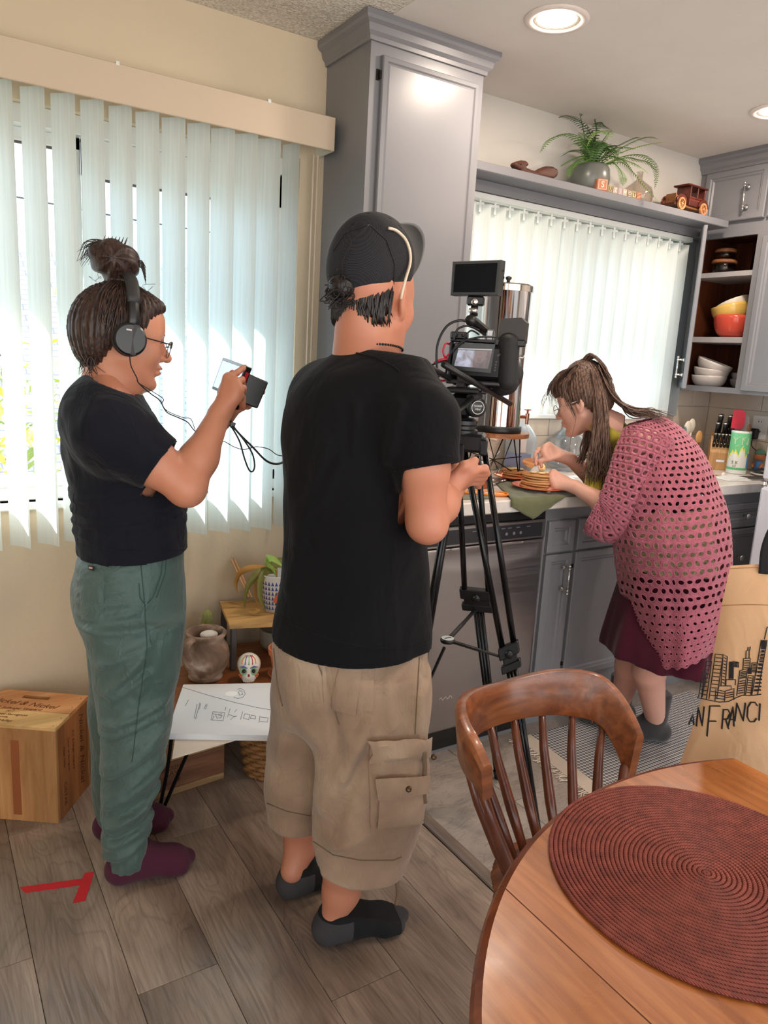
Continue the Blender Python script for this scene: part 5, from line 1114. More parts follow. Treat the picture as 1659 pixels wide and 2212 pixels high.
def slab(P,dep,name,m,par,bev=0.004):
 m2=MB(); F=[TS.W(q)for q in P]; c=sum(F)/4; inn=[q+(c-q)*0.035 for q in F]; B=[q+(TS.r*0.010+TS.n*dep)for q in F]
 m2.add([q-TS.n*0.003 for q in inn]+F+B,[(0,1,2,3),(11,10,9,8)]+[(i,(i+1)%4,4+(i+1)%4,4+i)for i in range(4)]+[(4+i,4+(i+1)%4,8+(i+1)%4,8+i)for i in range(4)]); return m2.build(name,m,par)
slab(P,0.026,'housing',plain('monitor_housing',(40,42,42),0.5),mo)
Q=[TS.l(a,b,-0.0345)for a,b in((979,631),(984,571),(1075,568),(1069,631))]; m2=MB(); F=[TS.W(q)for q in Q]; m2.add(F+[q-TS.n*0.0008 for q in F],[(0,1,2,3),(7,6,5,4),(0,1,5,4),(1,2,6,5),(2,3,7,6),(3,0,4,7)]); m2.build('screen',plain('dark_screen',(3,3,5),0.35,spec=0.08),mo)
for b in(585,600,615):MB().box((-0.002,-0.001,-0.003),(0.002,0.001,0.003)).build('button',M_gun,mo).location=tuple(TS.w(1088,b,-0.02)-V(*mo.location))
for ch in mo.children:
 if ch.name.startswith('button'):ch.matrix_parent_inverse=Matrix.Identity(4)
mb=MB(); pbox(mb,TS,1008,639,1046,660,-0.03,0.0,0.004); mb.build('mount',M_rig,mo)
MB().lathe([(0,0),(0.008,0),(0.009,0.003),(0.009,0.008),(0.006,0.010),(0,0.010)],TS.w(1026,652,-0.031),-TS.n,16).build('screw',M_chrome,mo,True)
MB().cyl(TS.w(1023,682,-0.02),TS.w(1026,656,-0.015),0.011,0.009,n=16).build('post',M_rig,mo,True)
MB().cyl(TS.w(1022,676,-0.02),TS.w(1023,667,-0.02),0.0125,n=18).build('collar',plain('collar_silver',(206,200,196),0.3,0.9),mo,True)
def cable(pts,r,m,name='cable',par=cr):
 return MB().tube(smooth_path([TS.w(a,b,o)for a,b,o in pts],8),r,8).build(name,m,par,True)
cable([(1020,700,-0.03),(995,692,-0.06),(965,705,-0.07),(945,745,-0.07),(944,800,-0.07),(952,850,-0.06),(960,900,-0.03),(975,935,0.02)],0.0033,M_cord)
cable([(1035,714,-0.02),(1010,704,-0.05),(988,712,-0.06),(980,735,-0.06)],0.0028,M_cord)
cable([(1034,722,-0.02),(1018,714,-0.05),(1006,726,-0.06),(1000,745,-0.05)],0.0024,M_cord)
cable([(1072,728,-0.05),(1040,728,-0.07),(1000,738,-0.075),(975,762,-0.075),(966,790,-0.06),(962,815,-0.03)],0.0026,M_cord)
cable([(972,780,-0.03),(950,782,-0.05),(930,790,-0.05),(905,802,-0.03),(880,820,0.0)],0.0026,M_cord)
cable([(970,800,-0.02),(950,812,-0.03),(935,830,-0.02),(920,845,0.0)],0.002,M_cord)
cable([(975,818,-0.01),(955,822,-0.02),(935,812,-0.01),(915,818,0.01)],0.002,M_cord)
cable([(973,745,-0.02),(963,742,-0.04),(957,758,-0.045),(962,772,-0.04),(970,764,-0.03)],0.0026,M_red)
cable([(968,775,-0.04),(950,778,-0.052),(938,784,-0.05)],0.0034,M_red); cable([(962,822,-0.03),(948,823,-0.03),(940,824,-0.03)],0.0028,M_red)
mb=MB(); pbox(mb,TS,932,818,944,832,-0.04,-0.025,0.002); mb.build('connector',M_cord,cr)
# === dining side
def table_wood():
 t=NT('honey_table_wood'); co=t.coord((70,5.0,5)); n1=t.n('ShaderNodeTexNoise',Scale=1.0,Detail=6.0,Roughness=0.65,Distortion=0.5); t.l(co,n1.inputs['Vector'])
 n2=t.n('ShaderNodeTexNoise',Scale=1.0,Detail=3.0,Distortion=1.0); t.l(t.coord((10,1.6,1)),n2.inputs['Vector']); n3=t.n('ShaderNodeTexNoise',Scale=14.0,Detail=5.0); t.l(t.coord(),n3.inputs['Vector'])
 c1=t.ramp(n1.outputs['Fac'],[(0.25,lin((136,72,28))),(0.5,lin((172,100,46))),(0.75,lin((194,124,64)))]); c2=t.ramp(n2.outputs['Fac'],[(0.3,(0.72,0.70,0.68)),(0.65,(1.05,1.05,1.05))])
 t.l(t.mix(1.0,c1,c2,'MULTIPLY'),t.b.inputs['Base Color']); r=t.ramp(n3.outputs['Fac'],[(0.35,(0.26,0.26,0.26)),(0.7,(0.40,0.40,0.40))]); t.l(r,t.b.inputs['Roughness']); setb(t.b,Coat_Weight=0.25,Coat_Roughness=0.2)
 t.bump(n1.outputs['Fac'],0.10,0.0012); return t.m
M_tw=table_wood(); M_te=wood('table_edge',(84,38,18),(112,54,26),(132,70,36),axis=0,scale=5,rough=0.3,coat=0.3)
tcx,tcy,tr_,tz=0.947,0.066,0.649,0.75
dt=thing('dining_table','round honey brown wooden drop-leaf dining table in the foreground','table',(tcx,tcy,0))
def table_piece(name,x0,x1,ny=60):
 """slice of the round top between two straight seams, rounded at its outer edge"""
 out=[]; a=np.linspace(0,2*PI,200,endpoint=False); P=[(tcx+tr_*math.cos(q),tcy+tr_*math.sin(q))for q in a]
 def clip(poly,xc,keep_gt):
  o=[]
  for i in range(len(poly)):
   p,q=poly[i],poly[(i+1)%len(poly)]; ip=(p[0]>xc)==keep_gt; iq=(q[0]>xc)==keep_gt
   if ip:o.append(p)
   if ip!=iq:t=(xc-p[0])/(q[0]-p[0]); o.append((xc,p[1]+t*(q[1]-p[1])))
  return o
 poly=clip(clip(P,x0,True),x1,False); n=len(poly); c=np.mean(poly,0); rows=[]
 rim=[abs(math.hypot(p[0]-tcx,p[1]-tcy)-tr_)<1e-3 for p in poly]
 for(ins,z)in((0.012,tz),(0.004,tz-0.003),(0.0,tz-0.009),(0.0,tz-0.016),(0.006,tz-0.022)):
  rows.append([V(*((np.array(p)-np.array([tcx,tcy]))*(1-ins/tr_)+np.array([tcx,tcy]))if r else p,z)if True else None for p,r in zip(poly,rim)]if False else[V(p[0]+(tcx-p[0])*ins/tr_ if r else p[0],p[1]+(tcy-p[1])*ins/tr_ if r else p[1],z if r else(tz if z>tz-0.002 else z))for p,r in zip(poly,rim)])
 vv=[q for r in rows for q in r]; F=[tuple(range(n))]; fm=[0]; m=len(rows)
 for i in range(m-1):
  for j in range(n):F.append((i*n+j,(i+1)*n+j,(i+1)*n+(j+1)%n,i*n+(j+1)%n)); fm.append(1)
 F.append(tuple((m-1)*n+j for j in range(n-1,-1,-1))); fm.append(1)
 o=mesh_obj(name,vv,F,[M_tw,M_te],dt,False,fm); return o
table_piece('table_leaf',tcx-1,0.5935); table_piece('tabletop',0.5955,1.185)
MB().box((1.186,tcy-0.42,0.40),(1.206,tcy+0.44,0.735),bev=0.006).build('dropped_leaf',M_tw,dt)
MB().box((0.66,tcy-0.33,0.655),(1.12,tcy+0.33,0.728),bev=0.004).build('apron',M_te,dt)
MB().lathe([(0,0),(0.05,0.0),(0.06,0.03),(0.045,0.10),(0.06,0.22),(0.04,0.32),(0.055,0.45),(0.07,0.55),(0.07,0.56),(0,0.56)],(0.89,tcy,0.10),n=28).build('pedestal',M_te,dt,True)
for k in range(4):
 a=k*PI/2+PI/4; MB().tube(smooth_path([(0.89+0.04*math.cos(a),tcy+0.04*math.sin(a),0.16),(0.89+0.18*math.cos(a),tcy+0.18*math.sin(a),0.13),(0.89+0.34*math.cos(a),tcy+0.34*math.sin(a),0.022)],6),[0.03]*7+[0.028]*3+[0.022]*3,10).build('foot',M_te,dt,True)
def mat_mat():
 t=NT('rust_braid'); tc=t.n('ShaderNodeTexCoord'); sp=t.n('ShaderNodeSeparateXYZ'); t.l(tc.outputs['Object'],sp.inputs[0])
 at_=t.n('ShaderNodeMath',operation='ARCTAN2'); t.l(sp.outputs['Y'],at_.inputs[0]); t.l(sp.outputs['X'],at_.inputs[1])
 ln=t.n('ShaderNodeVectorMath',operation='LENGTH'); t.l(tc.outputs['Object'],ln.inputs[0])
 m1=t.n('ShaderNodeMath',operation='MULTIPLY'); t.l(at_.outputs[0],m1.inputs[0]); t.l(ln.outputs['Value'],m1.inputs[1])
 s1=t.n('ShaderNodeMath',operation='MULTIPLY'); t.l(m1.outputs[0],s1.inputs[0]); s1.inputs[1].default_value=1500.0
 s2=t.n('ShaderNodeMath',operation='SINE'); t.l(s1.outputs[0],s2.inputs[0])
 n=t.n('ShaderNodeTexNoise',Scale=60.0,Detail=3.0); t.l(t.coord(),n.inputs['Vector'])
 c=t.ramp(n.outputs['Fac'],[(0.3,lin((122,46,34))),(0.7,lin((158,70,54)))]); d=t.ramp(s2.outputs[0],[(0.0,(0.62,0.60,0.60)),(0.6,(1,1,1))])
 t.l(t.mix(1.0,c,d,'MULTIPLY'),t.b.inputs['Base Color']); setb(t.b,Roughness=0.55); t.bump(s2.outputs[0],0.5,0.001); return t.m
pmc=V(0.857,0.492,0); R0=0.206; NR=33
pm_=mesh_obj('placemat',*(lambda mb:(mb.v,mb.f))((lambda mb:[mb.tube([(r*math.cos(a),r*math.sin(a),0.0028)for a in np.linspace(0,2*PI,max(12,int(r*2*PI/0.008)),endpoint=False)],(R0/NR)*0.54,6,closed=True,flat=(1.0,0.85),up=(0,0,1))for r in[R0*(k+0.5)/NR for k in range(NR)]]and mb)(MB())),mat_mat(),None,True)
pm_.location=(pmc[0],pmc[1],tz+0.0003); tag(pm_,'round rust red coiled placemat on the table','placemat'); pm_['kind']='thing'
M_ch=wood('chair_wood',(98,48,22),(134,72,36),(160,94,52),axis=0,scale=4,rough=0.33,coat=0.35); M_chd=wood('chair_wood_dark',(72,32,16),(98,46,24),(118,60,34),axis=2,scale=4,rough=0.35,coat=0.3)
def make_chair(cx,cy,face,label):
 """face: direction (radians) the sitter looks"""
 t=thing('spindle_chair',label,'chair',(cx,cy,0)); f=V(math.cos(face),math.sin(face),0); s=V(-f[1],f[0],0)
 def W(a,b,z):return V(cx,cy,0)+s*a+f*b+V(0,0,z)
 def rail_top(q):return 0.768-0.010*math.cos(q*3.6)-(0.075*((q-1.05)/0.57)**1.6 if q>1.05 else 0)-(0.03*((-q-1.3)/0.26)**2 if q<-1.3 else 0)
 def rail_h(q):return 0.092-0.006*math.cos(q*3.6)-(0.020*(-q-1.3)/0.26 if q<-1.3 else 0)+(0.02*(q-1.2)/0.4 if q>1.2 else 0)
 th=np.linspace(-1.56,1.62,49); rows=[]; rb=0.207
 for q in th:
  u=abs(q)/1.92; a=rb*math.sin(q)*1.0; b=-rb*math.cos(q)*0.92
  top=rail_top(q); hgt=rail_h(q)
  bot=top-hgt; th_=0.012; n=V(math.sin(q),-math.cos(q)*0.92,0); lean=0.05
  sec=[]
  for(dn,z)in((-th_,bot+0.004),(-th_*0.8,bot),(th_*0.8,bot),(th_,bot+0.004),(th_*1.05,(top+bot)/2),(th_*1.15,top-0.012),(th_*0.7,top-0.002),(0,top),(-th_*0.7,top-0.002),(-th_*1.0,top-0.012),(-th_*0.95,(top+bot)/2)):
   k=(z-0.70)*lean*4; sec.append(W(a+n[0]*(dn+k*0.6),b+n[1]*(dn+k*0.6),z))
  rows.append(sec)
 mb=MB(); n=11; vv=[p for r in rows for p in r]; F=[(i*n+j,i*n+(j+1)%n,(i+1)*n+(j+1)%n,(i+1)*n+j)for i in range(len(rows)-1)for j in range(n)]+[tuple(range(n)),tuple((len(rows)-1)*n+j for j in range(n-1,-1,-1))]
 mb.add(vv,F); mb.build('back_rail',M_ch,t,'auto')
 def rail_bot(q):
  u=abs(q)/1.92; top=rail_top(q); hgt=rail_h(q); return top-hgt
 for q in np.linspace(-1.46,1.50,10):
  a,b=rb*math.sin(q),-rb*math.cos(q)*0.92; zb=rail_bot(q); k=(zb-0.70)*0.12; P=[W(a*0.58,b*0.60+0.05,0.44),W(a*0.72,b*0.74+0.03,0.52),W(a*0.88,b*0.89+0.01,0.61),W(a*1.0,b*1.0,zb+0.012)]
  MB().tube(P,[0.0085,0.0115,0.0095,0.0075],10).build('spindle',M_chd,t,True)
 S=Sculpt((-0.24,-0.24,0.40),(0.24,0.24,0.47),0.008); S.F=d_ell(S.P,(0,0.05,0.432),(0.155,0.165,0.020)); S.F=np.maximum(S.F,-1); S.ell((0,0.06,0.472),(0.11,0.12,0.030),k=0.02,sub=True); v_,f_=S.get()
 np_mesh('seat',np.array([W(*p)for p in v_]),f_,M_ch,t)
 for sa in(-1,1):
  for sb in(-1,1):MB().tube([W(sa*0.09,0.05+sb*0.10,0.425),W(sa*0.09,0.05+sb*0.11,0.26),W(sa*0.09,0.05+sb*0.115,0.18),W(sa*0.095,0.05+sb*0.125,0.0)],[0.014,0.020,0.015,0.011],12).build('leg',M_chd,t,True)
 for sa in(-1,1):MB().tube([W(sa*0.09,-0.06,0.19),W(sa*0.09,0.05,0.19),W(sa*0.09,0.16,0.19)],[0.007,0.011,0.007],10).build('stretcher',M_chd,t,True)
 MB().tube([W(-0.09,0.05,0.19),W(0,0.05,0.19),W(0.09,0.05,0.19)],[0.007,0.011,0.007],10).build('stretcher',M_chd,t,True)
 return t
make_chair(1.006,0.876,-PI/2+0.05,'brown spindle-back chair with curved top rail pushed to the table')
make_chair(1.66,0.50,PI-0.35,'brown spindle-back chair at the table end under the tote bag')
BG=Stand(1.205,0.905)
M_tote=cloth('tote_canvas',(214,172,132),var=0.05,weave=700,bump=0.4,fold=0.25,fscale=12)
bgt=thing('tote_bag','beige canvas tote bag with a printed city skyline behind the table','bag',BG.w(1570,1640,0.0))
def bag_pt(u,v,front):
 yl=[(1578,1222),(1560,1300),(1543,1400),(1525,1480),(1500,1560),(1470,1645),(1440,1740),(1425,1820)]
 t=v*(len(yl)-1); i=min(int(t),len(yl)-2); q=t-i; xl=yl[i][0]*(1-q)+yl[i+1][0]*q; yy=yl[i][1]*(1-q)+yl[i+1][1]*q
 xr=xl+345-30*v; px=xl+(xr-xl)*u; py=yy-6*math.sin(PI*min(1,u*2))*(1-v)+14*u*(1-v)
 bel=0.035*math.sin(PI*v)**0.7*math.sin(PI*u)**0.6+0.006*math.sin(u*11+v*5)*v
 return BG.w(px,py,-bel if front else bel+0.006)
NU,NV=26,30; mb=MB()
F_=[[bag_pt(i/NU,j/NV,True)for i in range(NU+1)]for j in range(NV+1)]; B_=[[bag_pt(i/NU,j/NV,False)for i in range(NU+1)]for j in range(NV+1)]
mb.grid(F_); mb.grid([r[::-1]for r in B_]); mb.grid([[F_[j][0],B_[j][0]]for j in range(NV+1)]); mb.grid([[B_[j][NU],F_[j][NU]]for j in range(NV+1)]); mb.grid([F_[NV],B_[NV]])
mb.build('body',M_tote,bgt,True)
for vv_ in(0.155,0.012):MB().tube([bag_pt(u,vv_,True)-BG.n*0.0005 for u in np.linspace(0.0,1,40)],0.0009,4).build('hem_stitch',plain('stitch',(176,134,98),0.9),bgt)
hd=MB(); hd.tube(smooth_path([BG.w(1655,1240,-0.008),BG.w(1662,1180,-0.01),BG.w(1690,1130,-0.01),BG.w(1760,1100,-0.005),BG.w(1840,1150,0.0),BG.w(1855,1240,-0.006)],8),0.013,8,flat=(1.0,0.16),up=tuple(BG.n)); hd.build('handle',plain('black_webbing',(16,16,18),0.8),bgt)
def on_bag(px,py,lift=0.0012):
 yl=[(1578,1222),(1560,1300),(1543,1400),(1525,1480),(1500,1560),(1470,1645),(1440,1740),(1425,1820)]
 v=np.interp(py,[q[1]for q in yl],np.linspace(0,1,8)); t=v*7; i=min(int(t),6); q=t-i; xl=yl[i][0]*(1-q)+yl[i+1][0]*q; u=(px-xl)/(345-30*v); u=min(max(u,0.003),1)
 bel=0.035*math.sin(PI*v)**0.7*math.sin(PI*u)**0.6+0.006*math.sin(u*11+v*5)*v; return BG.w(px,py,-bel-lift)
M_print=plain('black_print',(28,24,24),0.8)
def ink(lines,w=0.0010):
 mb=MB()
 for L in lines:
  P=[]
  for(a,b),(c,d)in zip(L[:-1],L[1:]):
   n=max(1,int(math.hypot(c-a,d-b)/10)); P+=[on_bag(a+(c-a)*k/n,b+(d-b)*k/n)for k in range(n)]
  P.append(on_bag(*L[-1])); mb.tube(P,w,4,flat=(1,0.35),up=tuple(BG.n))
 return mb
def TX(a,b):return(1440+a/4.425,1180+b/4.425)
L=[]
def tower(xl,xr,yt,yb,nl,roof=0,sl=0.0,step=0):
 a,b,c,d=TX(xl,yt),TX(xr,yt+roof),TX(xr-sl,yb),TX(xl-sl,yb); L.extend([[d,a,b,c]])
 for k in range(nl):
  f=(k+1)/(nl+1); yy=yt+(yb-yt)*f; L.append([TX(xl+8-sl*f,yy),TX(xr-8-sl*f,yy+roof*0.5)])
tower(465,540,1030,1460,11,10,60); tower(540,580,1035,1330,9,20,20); tower(605,640,1105,1270,0,0,5); tower(640,690,1100,1160,5,10,5); tower(735,800,1075,1180,4,-5,5); tower(760,790,1000,1075,0,-10,2); tower(815,865,1115,1215,6,0,8)
tower(905,960,900,1420,13,0,90); tower(700,770,1190,1270,4,-20,10); tower(780,830,1235,1420,7,5,25); tower(690,760,1270,1430,6,-20,20); tower(570,660,1275,1330,0,0,5); tower(470,560,1370,1480,3,20,8); tower(560,645,1385,1470,3,-25,4); tower(500,620,1335,1360,0,0,4); tower(380,430,1100,1460,8,0,50); tower(345,380,1200,1440,6,0,40)
L+=[[TX(935,890),TX(960,780),TX(968,770)],[TX(775,1000),TX(780,965)],[TX(795,995),TX(800,960)],[TX(290,1445),TX(400,1470),TX(500,1490),TX(590,1485),TX(660,1450),TX(720,1425),TX(800,1428),TX(905,1415)]]
ink(L,0.0009).build('skyline_print',M_print,bgt)
mb=MB()
for q in((605,1110,640,1265),(785,1165,812,1220),(915,905,950,985)):
 for k in range(6):
  x=q[0]+(q[2]-q[0])*(k+0.5)/6; P=[on_bag(*TX(x-2,q[1])),on_bag(*TX(x-6,q[3]))]; mb.tube(P,0.0017,4,flat=(1,0.3),up=tuple(BG.n))
for k in range(12):
 y=1000+k*34; P=[on_bag(*TX(905-k*6,y)),on_bag(*TX(935-k*3,y))]; mb.tube(P,0.0016,4,flat=(1,0.3),up=tuple(BG.n))
mb.build('skyline_shading',M_print,bgt)['kind']='stuff'
def stroke_letter(ch,x,y,w,h,sl=0.0,dbl=7):
 G={'A':[[(0,1),(.5,0),(1,1)],[(.2,.65),(.8,.65)]],'N':[[(0,1),(0,0),(1,1),(1,0)]],'F':[[(0,1),(0,0),(1,0)],[(0,.5),(.75,.5)]],'R':[[(0,1),(0,0),(.7,0),(1,.2),(.7,.48),(0,.5)],[(.45,.5),(1,1)]],'C':[[(1,.18),(.75,0),(.3,0),(0,.25),(0,.75),(.3,1),(.75,1),(1,.82)]],'I':[[(0,0),(0,1)]],'S':[[(1,.15),(.7,0),(.3,0),(0,.2),(.2,.45),(.8,.55),(1,.8),(.7,1),(.3,1),(0,.85)]],'O':[[(.5,0),(0,.25),(0,.75),(.5,1),(1,.75),(1,.25),(.5,0)]]}[ch]
 out=[]
 for p in G:
  for dx,dy in((0,0),(dbl,dbl*0.6)):out.append([TX(x+a*w-sl*b+dx,y+b*h+dy)for a,b in p])
 return out
T=[]
for ch,x,y,w,h,sl in(('A',228,1600,48,105,22),('N',300,1530,55,190,20),('F',410,1525,100,290,28),('R',540,1560,65,185,16),('A',605,1530,55,190,20),('N',670,1495,80,175,22),('C',775,1490,90,185,10),('I',890,1500,0,165,10),('S',985,1490,70,165,10),('C',1090,1490,80,165,8),('O',1200,1490,80,165,6)):T+=stroke_letter(ch,x,y,w,h,sl)
ink(T,0.0009).build('lettering',M_print,bgt)
e1=V(0.575,0.818,0); e2=V(-0.818,0.575,0); K0=V(0.291,2.138,0); cd,cl_,chh=0.215,0.275,0.308
M_pine=wood('crate_pine',(178,118,66),(206,148,92),(222,170,114),axis=2,scale=3.5,stretch=9,rough=0.6); M_pine2=wood('crate_pine_side',(150,92,50),(176,112,64),(192,130,80),axis=2,scale=3.5,stretch=9,rough=0.6); M_pine3=wood('crate_pine_top',(196,128,76),(222,154,98),(234,172,116),axis=0,scale=3.5,stretch=9,rough=0.55); M_pine4=wood('crate_pine_pale',(214,164,100),(230,184,122),(238,198,140),axis=0,scale=3.5,stretch=9,rough=0.55)
M_burn=plain('burnt_lettering',(96,52,26),0.9)
wc=thing('wine_crate','pine wine crate with burnt script lettering against the wall','crate',K0+e1*0.1+e2*0.14)
def obox(a,b,name,m,par,bev=0.0012):
 m2=MB().box(a,b,bev=bev); mb=MB(); mb.add([K0+e1*q[0]+e2*q[1]+V(0,0,q[2])for q in m2.v],m2.f); return mb.build(name,m,par)
bt_=0.012
obox((0,0,0.0),(bt_,cl_,chh-bt_),'side_panel',M_pine,wc); obox((cd-bt_,0,0),(cd,cl_,chh-bt_),'side_panel',M_pine,wc)
obox((bt_,0,0.0),(cd-bt_,bt_,chh-bt_),'end_panel',M_pine2,wc); obox((bt_,cl_-bt_,0),(cd-bt_,cl_,chh-bt_),'end_panel',M_pine2,wc); obox((bt_,bt_,0.0),(cd-bt_,cl_-bt_,bt_),'bottom_panel',M_pine2,wc)
def top_plank(a0,a1,m,slot=None):
 if slot is None:return obox((a0,0,chh-bt_),(a1,cl_,chh),'top_plank',m,wc)
 s0,s1,p0,p1=slot; mb=MB()
 for a,b in(((a0,0),(s0,cl_)),((s1,0),(a1,cl_)),((s0,0),(s1,p0)),((s0,p1),(s1,cl_))):
  m2=MB().box((a[0],a[1],chh-bt_),(b[0],b[1],chh)); mb.add([K0+e1*q[0]+e2*q[1]+V(0,0,q[2])for q in m2.v],m2.f)
 return mb.build('top_plank',m,wc)
top_plank(0.0,0.0895,M_pine4); top_plank(0.0905,cd,M_pine3,(0.165,0.185,0.105,0.190))
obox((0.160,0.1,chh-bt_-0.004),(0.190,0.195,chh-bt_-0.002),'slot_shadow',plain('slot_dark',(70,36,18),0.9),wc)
for a in(0.012,0.06,0.13,0.19):MB().cyl(K0+e1*a+e2*0.012+V(0,0,chh-0.001),K0+e1*a+e2*0.012+V(0,0,chh+0.0004),0.0018,n=8).build('nail',plain('nail',(90,70,56),0.5,0.6),wc)
def burn(txt,size,a,b,plane,wid=None,shear=0.35,par=wc,rot=0.0):
 if plane=='top':o=K0+e1*a+e2*b+V(0,0,chh+0.0002); ex,ey=-e2,e1
 else:o=K0+e1*a+V(0,0,b)-e2*0.0004; ex,ey=V(0,0,-1),e1
 ex2=ex*math.cos(rot)+ey*math.sin(rot); ey2=-ex*math.sin(rot)+ey*math.cos(rot)
 return put_text(MB(),txt,size,o,ex2,ey2,wid=wid,shear=shear,extrude=0.0003).build('lettering',M_burn,par)
burn('Nickel & Nickel',0.034,0.132,0.165,'top',0.22,rot=-0.10); burn('C.C. Sullenger Vineyard',0.017,0.098,0.170,'top',0.155); burn('2017',0.012,0.079,0.178,'top'); burn('Cabernet Sauvignon',0.016,0.060,0.178,'top',0.125); burn('Oakville',0.011,0.042,0.182,'top'); burn('Napa Valley',0.016,0.022,0.182,'top',0.085)
burn('Nickel & Nickel',0.036,0.160,0.160,'side',0.24); burn('C.C. Sullenger Vineyard',0.014,0.105,0.185,'side',0.13); burn('Cabernet Sauvignon',0.014,0.075,0.185,'side',0.11); burn('Napa Valley',0.013,0.048,0.190,'side',0.07); burn('CISTAS',0.020,0.048,0.070,'side',0.075,0.0)
obox((-0.0006,0.11,0.02),(0.0,0.135,0.26),'grain_streak',plain('dark_grain',(150,84,44),0.6),wc)
q0=V(0.545,2.125,0); ea=V(0.995,0.10,0); eb=V(-0.10,0.995,0)
w2=thing('wine_crate','reddish wooden crate with faint stamped lettering under the low table','crate',q0+ea*0.13+eb*0.15)
M_ced=wood('crate_cedar',(92,56,36),(118,76,50),(138,94,64),axis=0,scale=3.5,stretch=9,rough=0.6); M_ced2=wood('crate_cedar_pale',(140,106,70),(160,124,84),(176,142,100),axis=0,scale=3.5,stretch=9,rough=0.6)
def ob2(a,b,name,m,bev=0.0015):
 m2=MB().box(a,b,bev=bev); mb=MB(); mb.add([q0+ea*q[0]+eb*q[1]+V(0,0,q[2])for q in m2.v],m2.f); return mb.build(name,m,w2)
ob2((0,0,0),(0.262,0.012,0.022),'plank',M_ced2); ob2((0,0,0.023),(0.262,0.012,0.118),'plank',M_ced); ob2((0,0,0.119),(0.262,0.012,0.175),'plank',M_ced2); ob2((0,0.012,0),(0.012,0.30,0.175),'side_panel',M_ced); ob2((0.25,0.012,0),(0.262,0.30,0.175),'side_panel',M_ced); ob2((0,0.288,0),(0.262,0.30,0.175),'back_panel',M_ced); ob2((0.012,0.012,0),(0.25,0.288,0.01),'bottom_panel',M_ced); ob2((0,0,0.176),(0.262,0.30,0.188),'lid',M_ced2)
M_stamp=plain('stamp_brown',(74,42,26),0.9)
mb=MB(); put_text(mb,'CROCKERS',0.020,q0+ea*0.075-eb*0.0004+V(0,0,0.095),ea,V(0,0,1),wid=0.075); put_text(mb,'CAVE',0.022,q0+ea*0.085-eb*0.0004+V(0,0,0.077),ea,V(0,0,1),wid=0.055); mb.build('lettering',M_stamp,w2)
MB().cyl(q0+ea*0.10+V(0,0,0.052)+eb*0.001,q0+ea*0.10+V(0,0,0.052)-eb*0.0005,0.009,n=16).build('knot',M_stamp,w2)
zt_=0.335
lt=thing('side_table','low live-edge wooden table with black hairpin legs under the window','table',(0.9,2.2,0))
edge=[(0.575,2.03),(0.60,1.96),(0.68,1.93),(0.80,1.925),(0.93,1.915),(1.08,1.90),(1.18,1.92),(1.215,2.0),(1.22,2.15),(1.215,2.32),(1.21,2.44),(1.15,2.475),(1.02,2.465),(0.93,2.47),(0.84,2.455),(0.78,2.40),(0.73,2.36),(0.68,2.33),(0.63,2.25),(0.59,2.14)]
pe=smooth_path([V(*p,0)for p in edge]+[V(*edge[0],0)],4)[:-1]
M_live=wood('live_edge',(112,60,30),(150,86,44),(184,116,64),axis=0,scale=4,stretch=8,rough=0.35,coat=0.2)
mb=MB(); c_=sum(pe)/len(pe); n=len(pe); rows=[[p+(c_-p)*k+V(0,0,z)for p in pe]for k,z in((0.02,zt_),(0.0,zt_-0.006),(0.015,zt_-0.022),(0.05,zt_-0.038))]
vv=[q for r in rows for q in r]; F=[tuple(range(n))]+[(i*n+j,(i+1)*n+j,(i+1)*n+(j+1)%n,i*n+(j+1)%n)for i in range(3)for j in range(n)]+[tuple(3*n+j for j in range(n-1,-1,-1))]
mb.add(vv,F); mb.build('tabletop',M_live,lt)
for(fx_,fy_,tx_,ty_)in((0.573,2.057,0.62,2.00),(1.18,1.95,1.12,1.99),(0.78,2.46,0.82,2.40),(1.19,2.46,1.13,2.40)):
 d=V(0.55,-0.25,0)if fx_<0.7 else V(0.5,0.2,0); d/=np.linalg.norm(d); t0,t1,f0=V(tx_,ty_,zt_-0.037)-d*0.03,V(tx_,ty_,zt_-0.037)+d*0.045,V(fx_,fy_,0.006)
 MB().tube(smooth_path([t0,t0*0.5+f0*0.5,f0+V(0,0,0.012)-d*0.006,f0,f0+V(0,0,0.012)+d*0.006,t1*0.5+f0*0.5,t1],5),0.0058,8).build('hairpin_leg',M_wire,lt,True)
def sheet(P4,z0,z1,name,m,label,cat,parts=None,tilt=0.0):
 t=thing(name,label,cat,sum(P4)/4); mb=MB(); lo=[V(p[0],p[1],z0)for p in P4]; hi=[V(p[0],p[1],z1)for p in P4]
 mb.add(lo+hi,[(3,2,1,0),(4,5,6,7)]+[(i,(i+1)%4,4+(i+1)%4,4+i)for i in range(4)]); mb.build('pages',m,t); return t
M_paper=plain('paper',(228,228,230),0.8); M_ink_=plain('pencil',(120,122,134),0.9)
PZ=zt_+0.001
A=[on_z(a,b,PZ)for a,b in((372,1640),(560,1585),(596,1500),(392,1500))]
sheet(A,PZ,PZ+0.004,'paper_stack',plain('paper_warm',(222,206,190),0.8),'lower loose papers jutting out from under the storyboard','papers')
A2=[on_z(a,b,PZ+0.02)for a,b in((360,1586),(596,1590),(606,1476),(396,1480))]
nbk=sheet(A2,PZ+0.0045,PZ+0.022,'storyboard',M_paper,'stack of storyboard sheets with pencil sketches on the low table','papers')
def sk(px,py):return on_z(px,py,PZ+0.0226)
def SKX(a,b):return(380+a/7.213,1460+b/7.213)
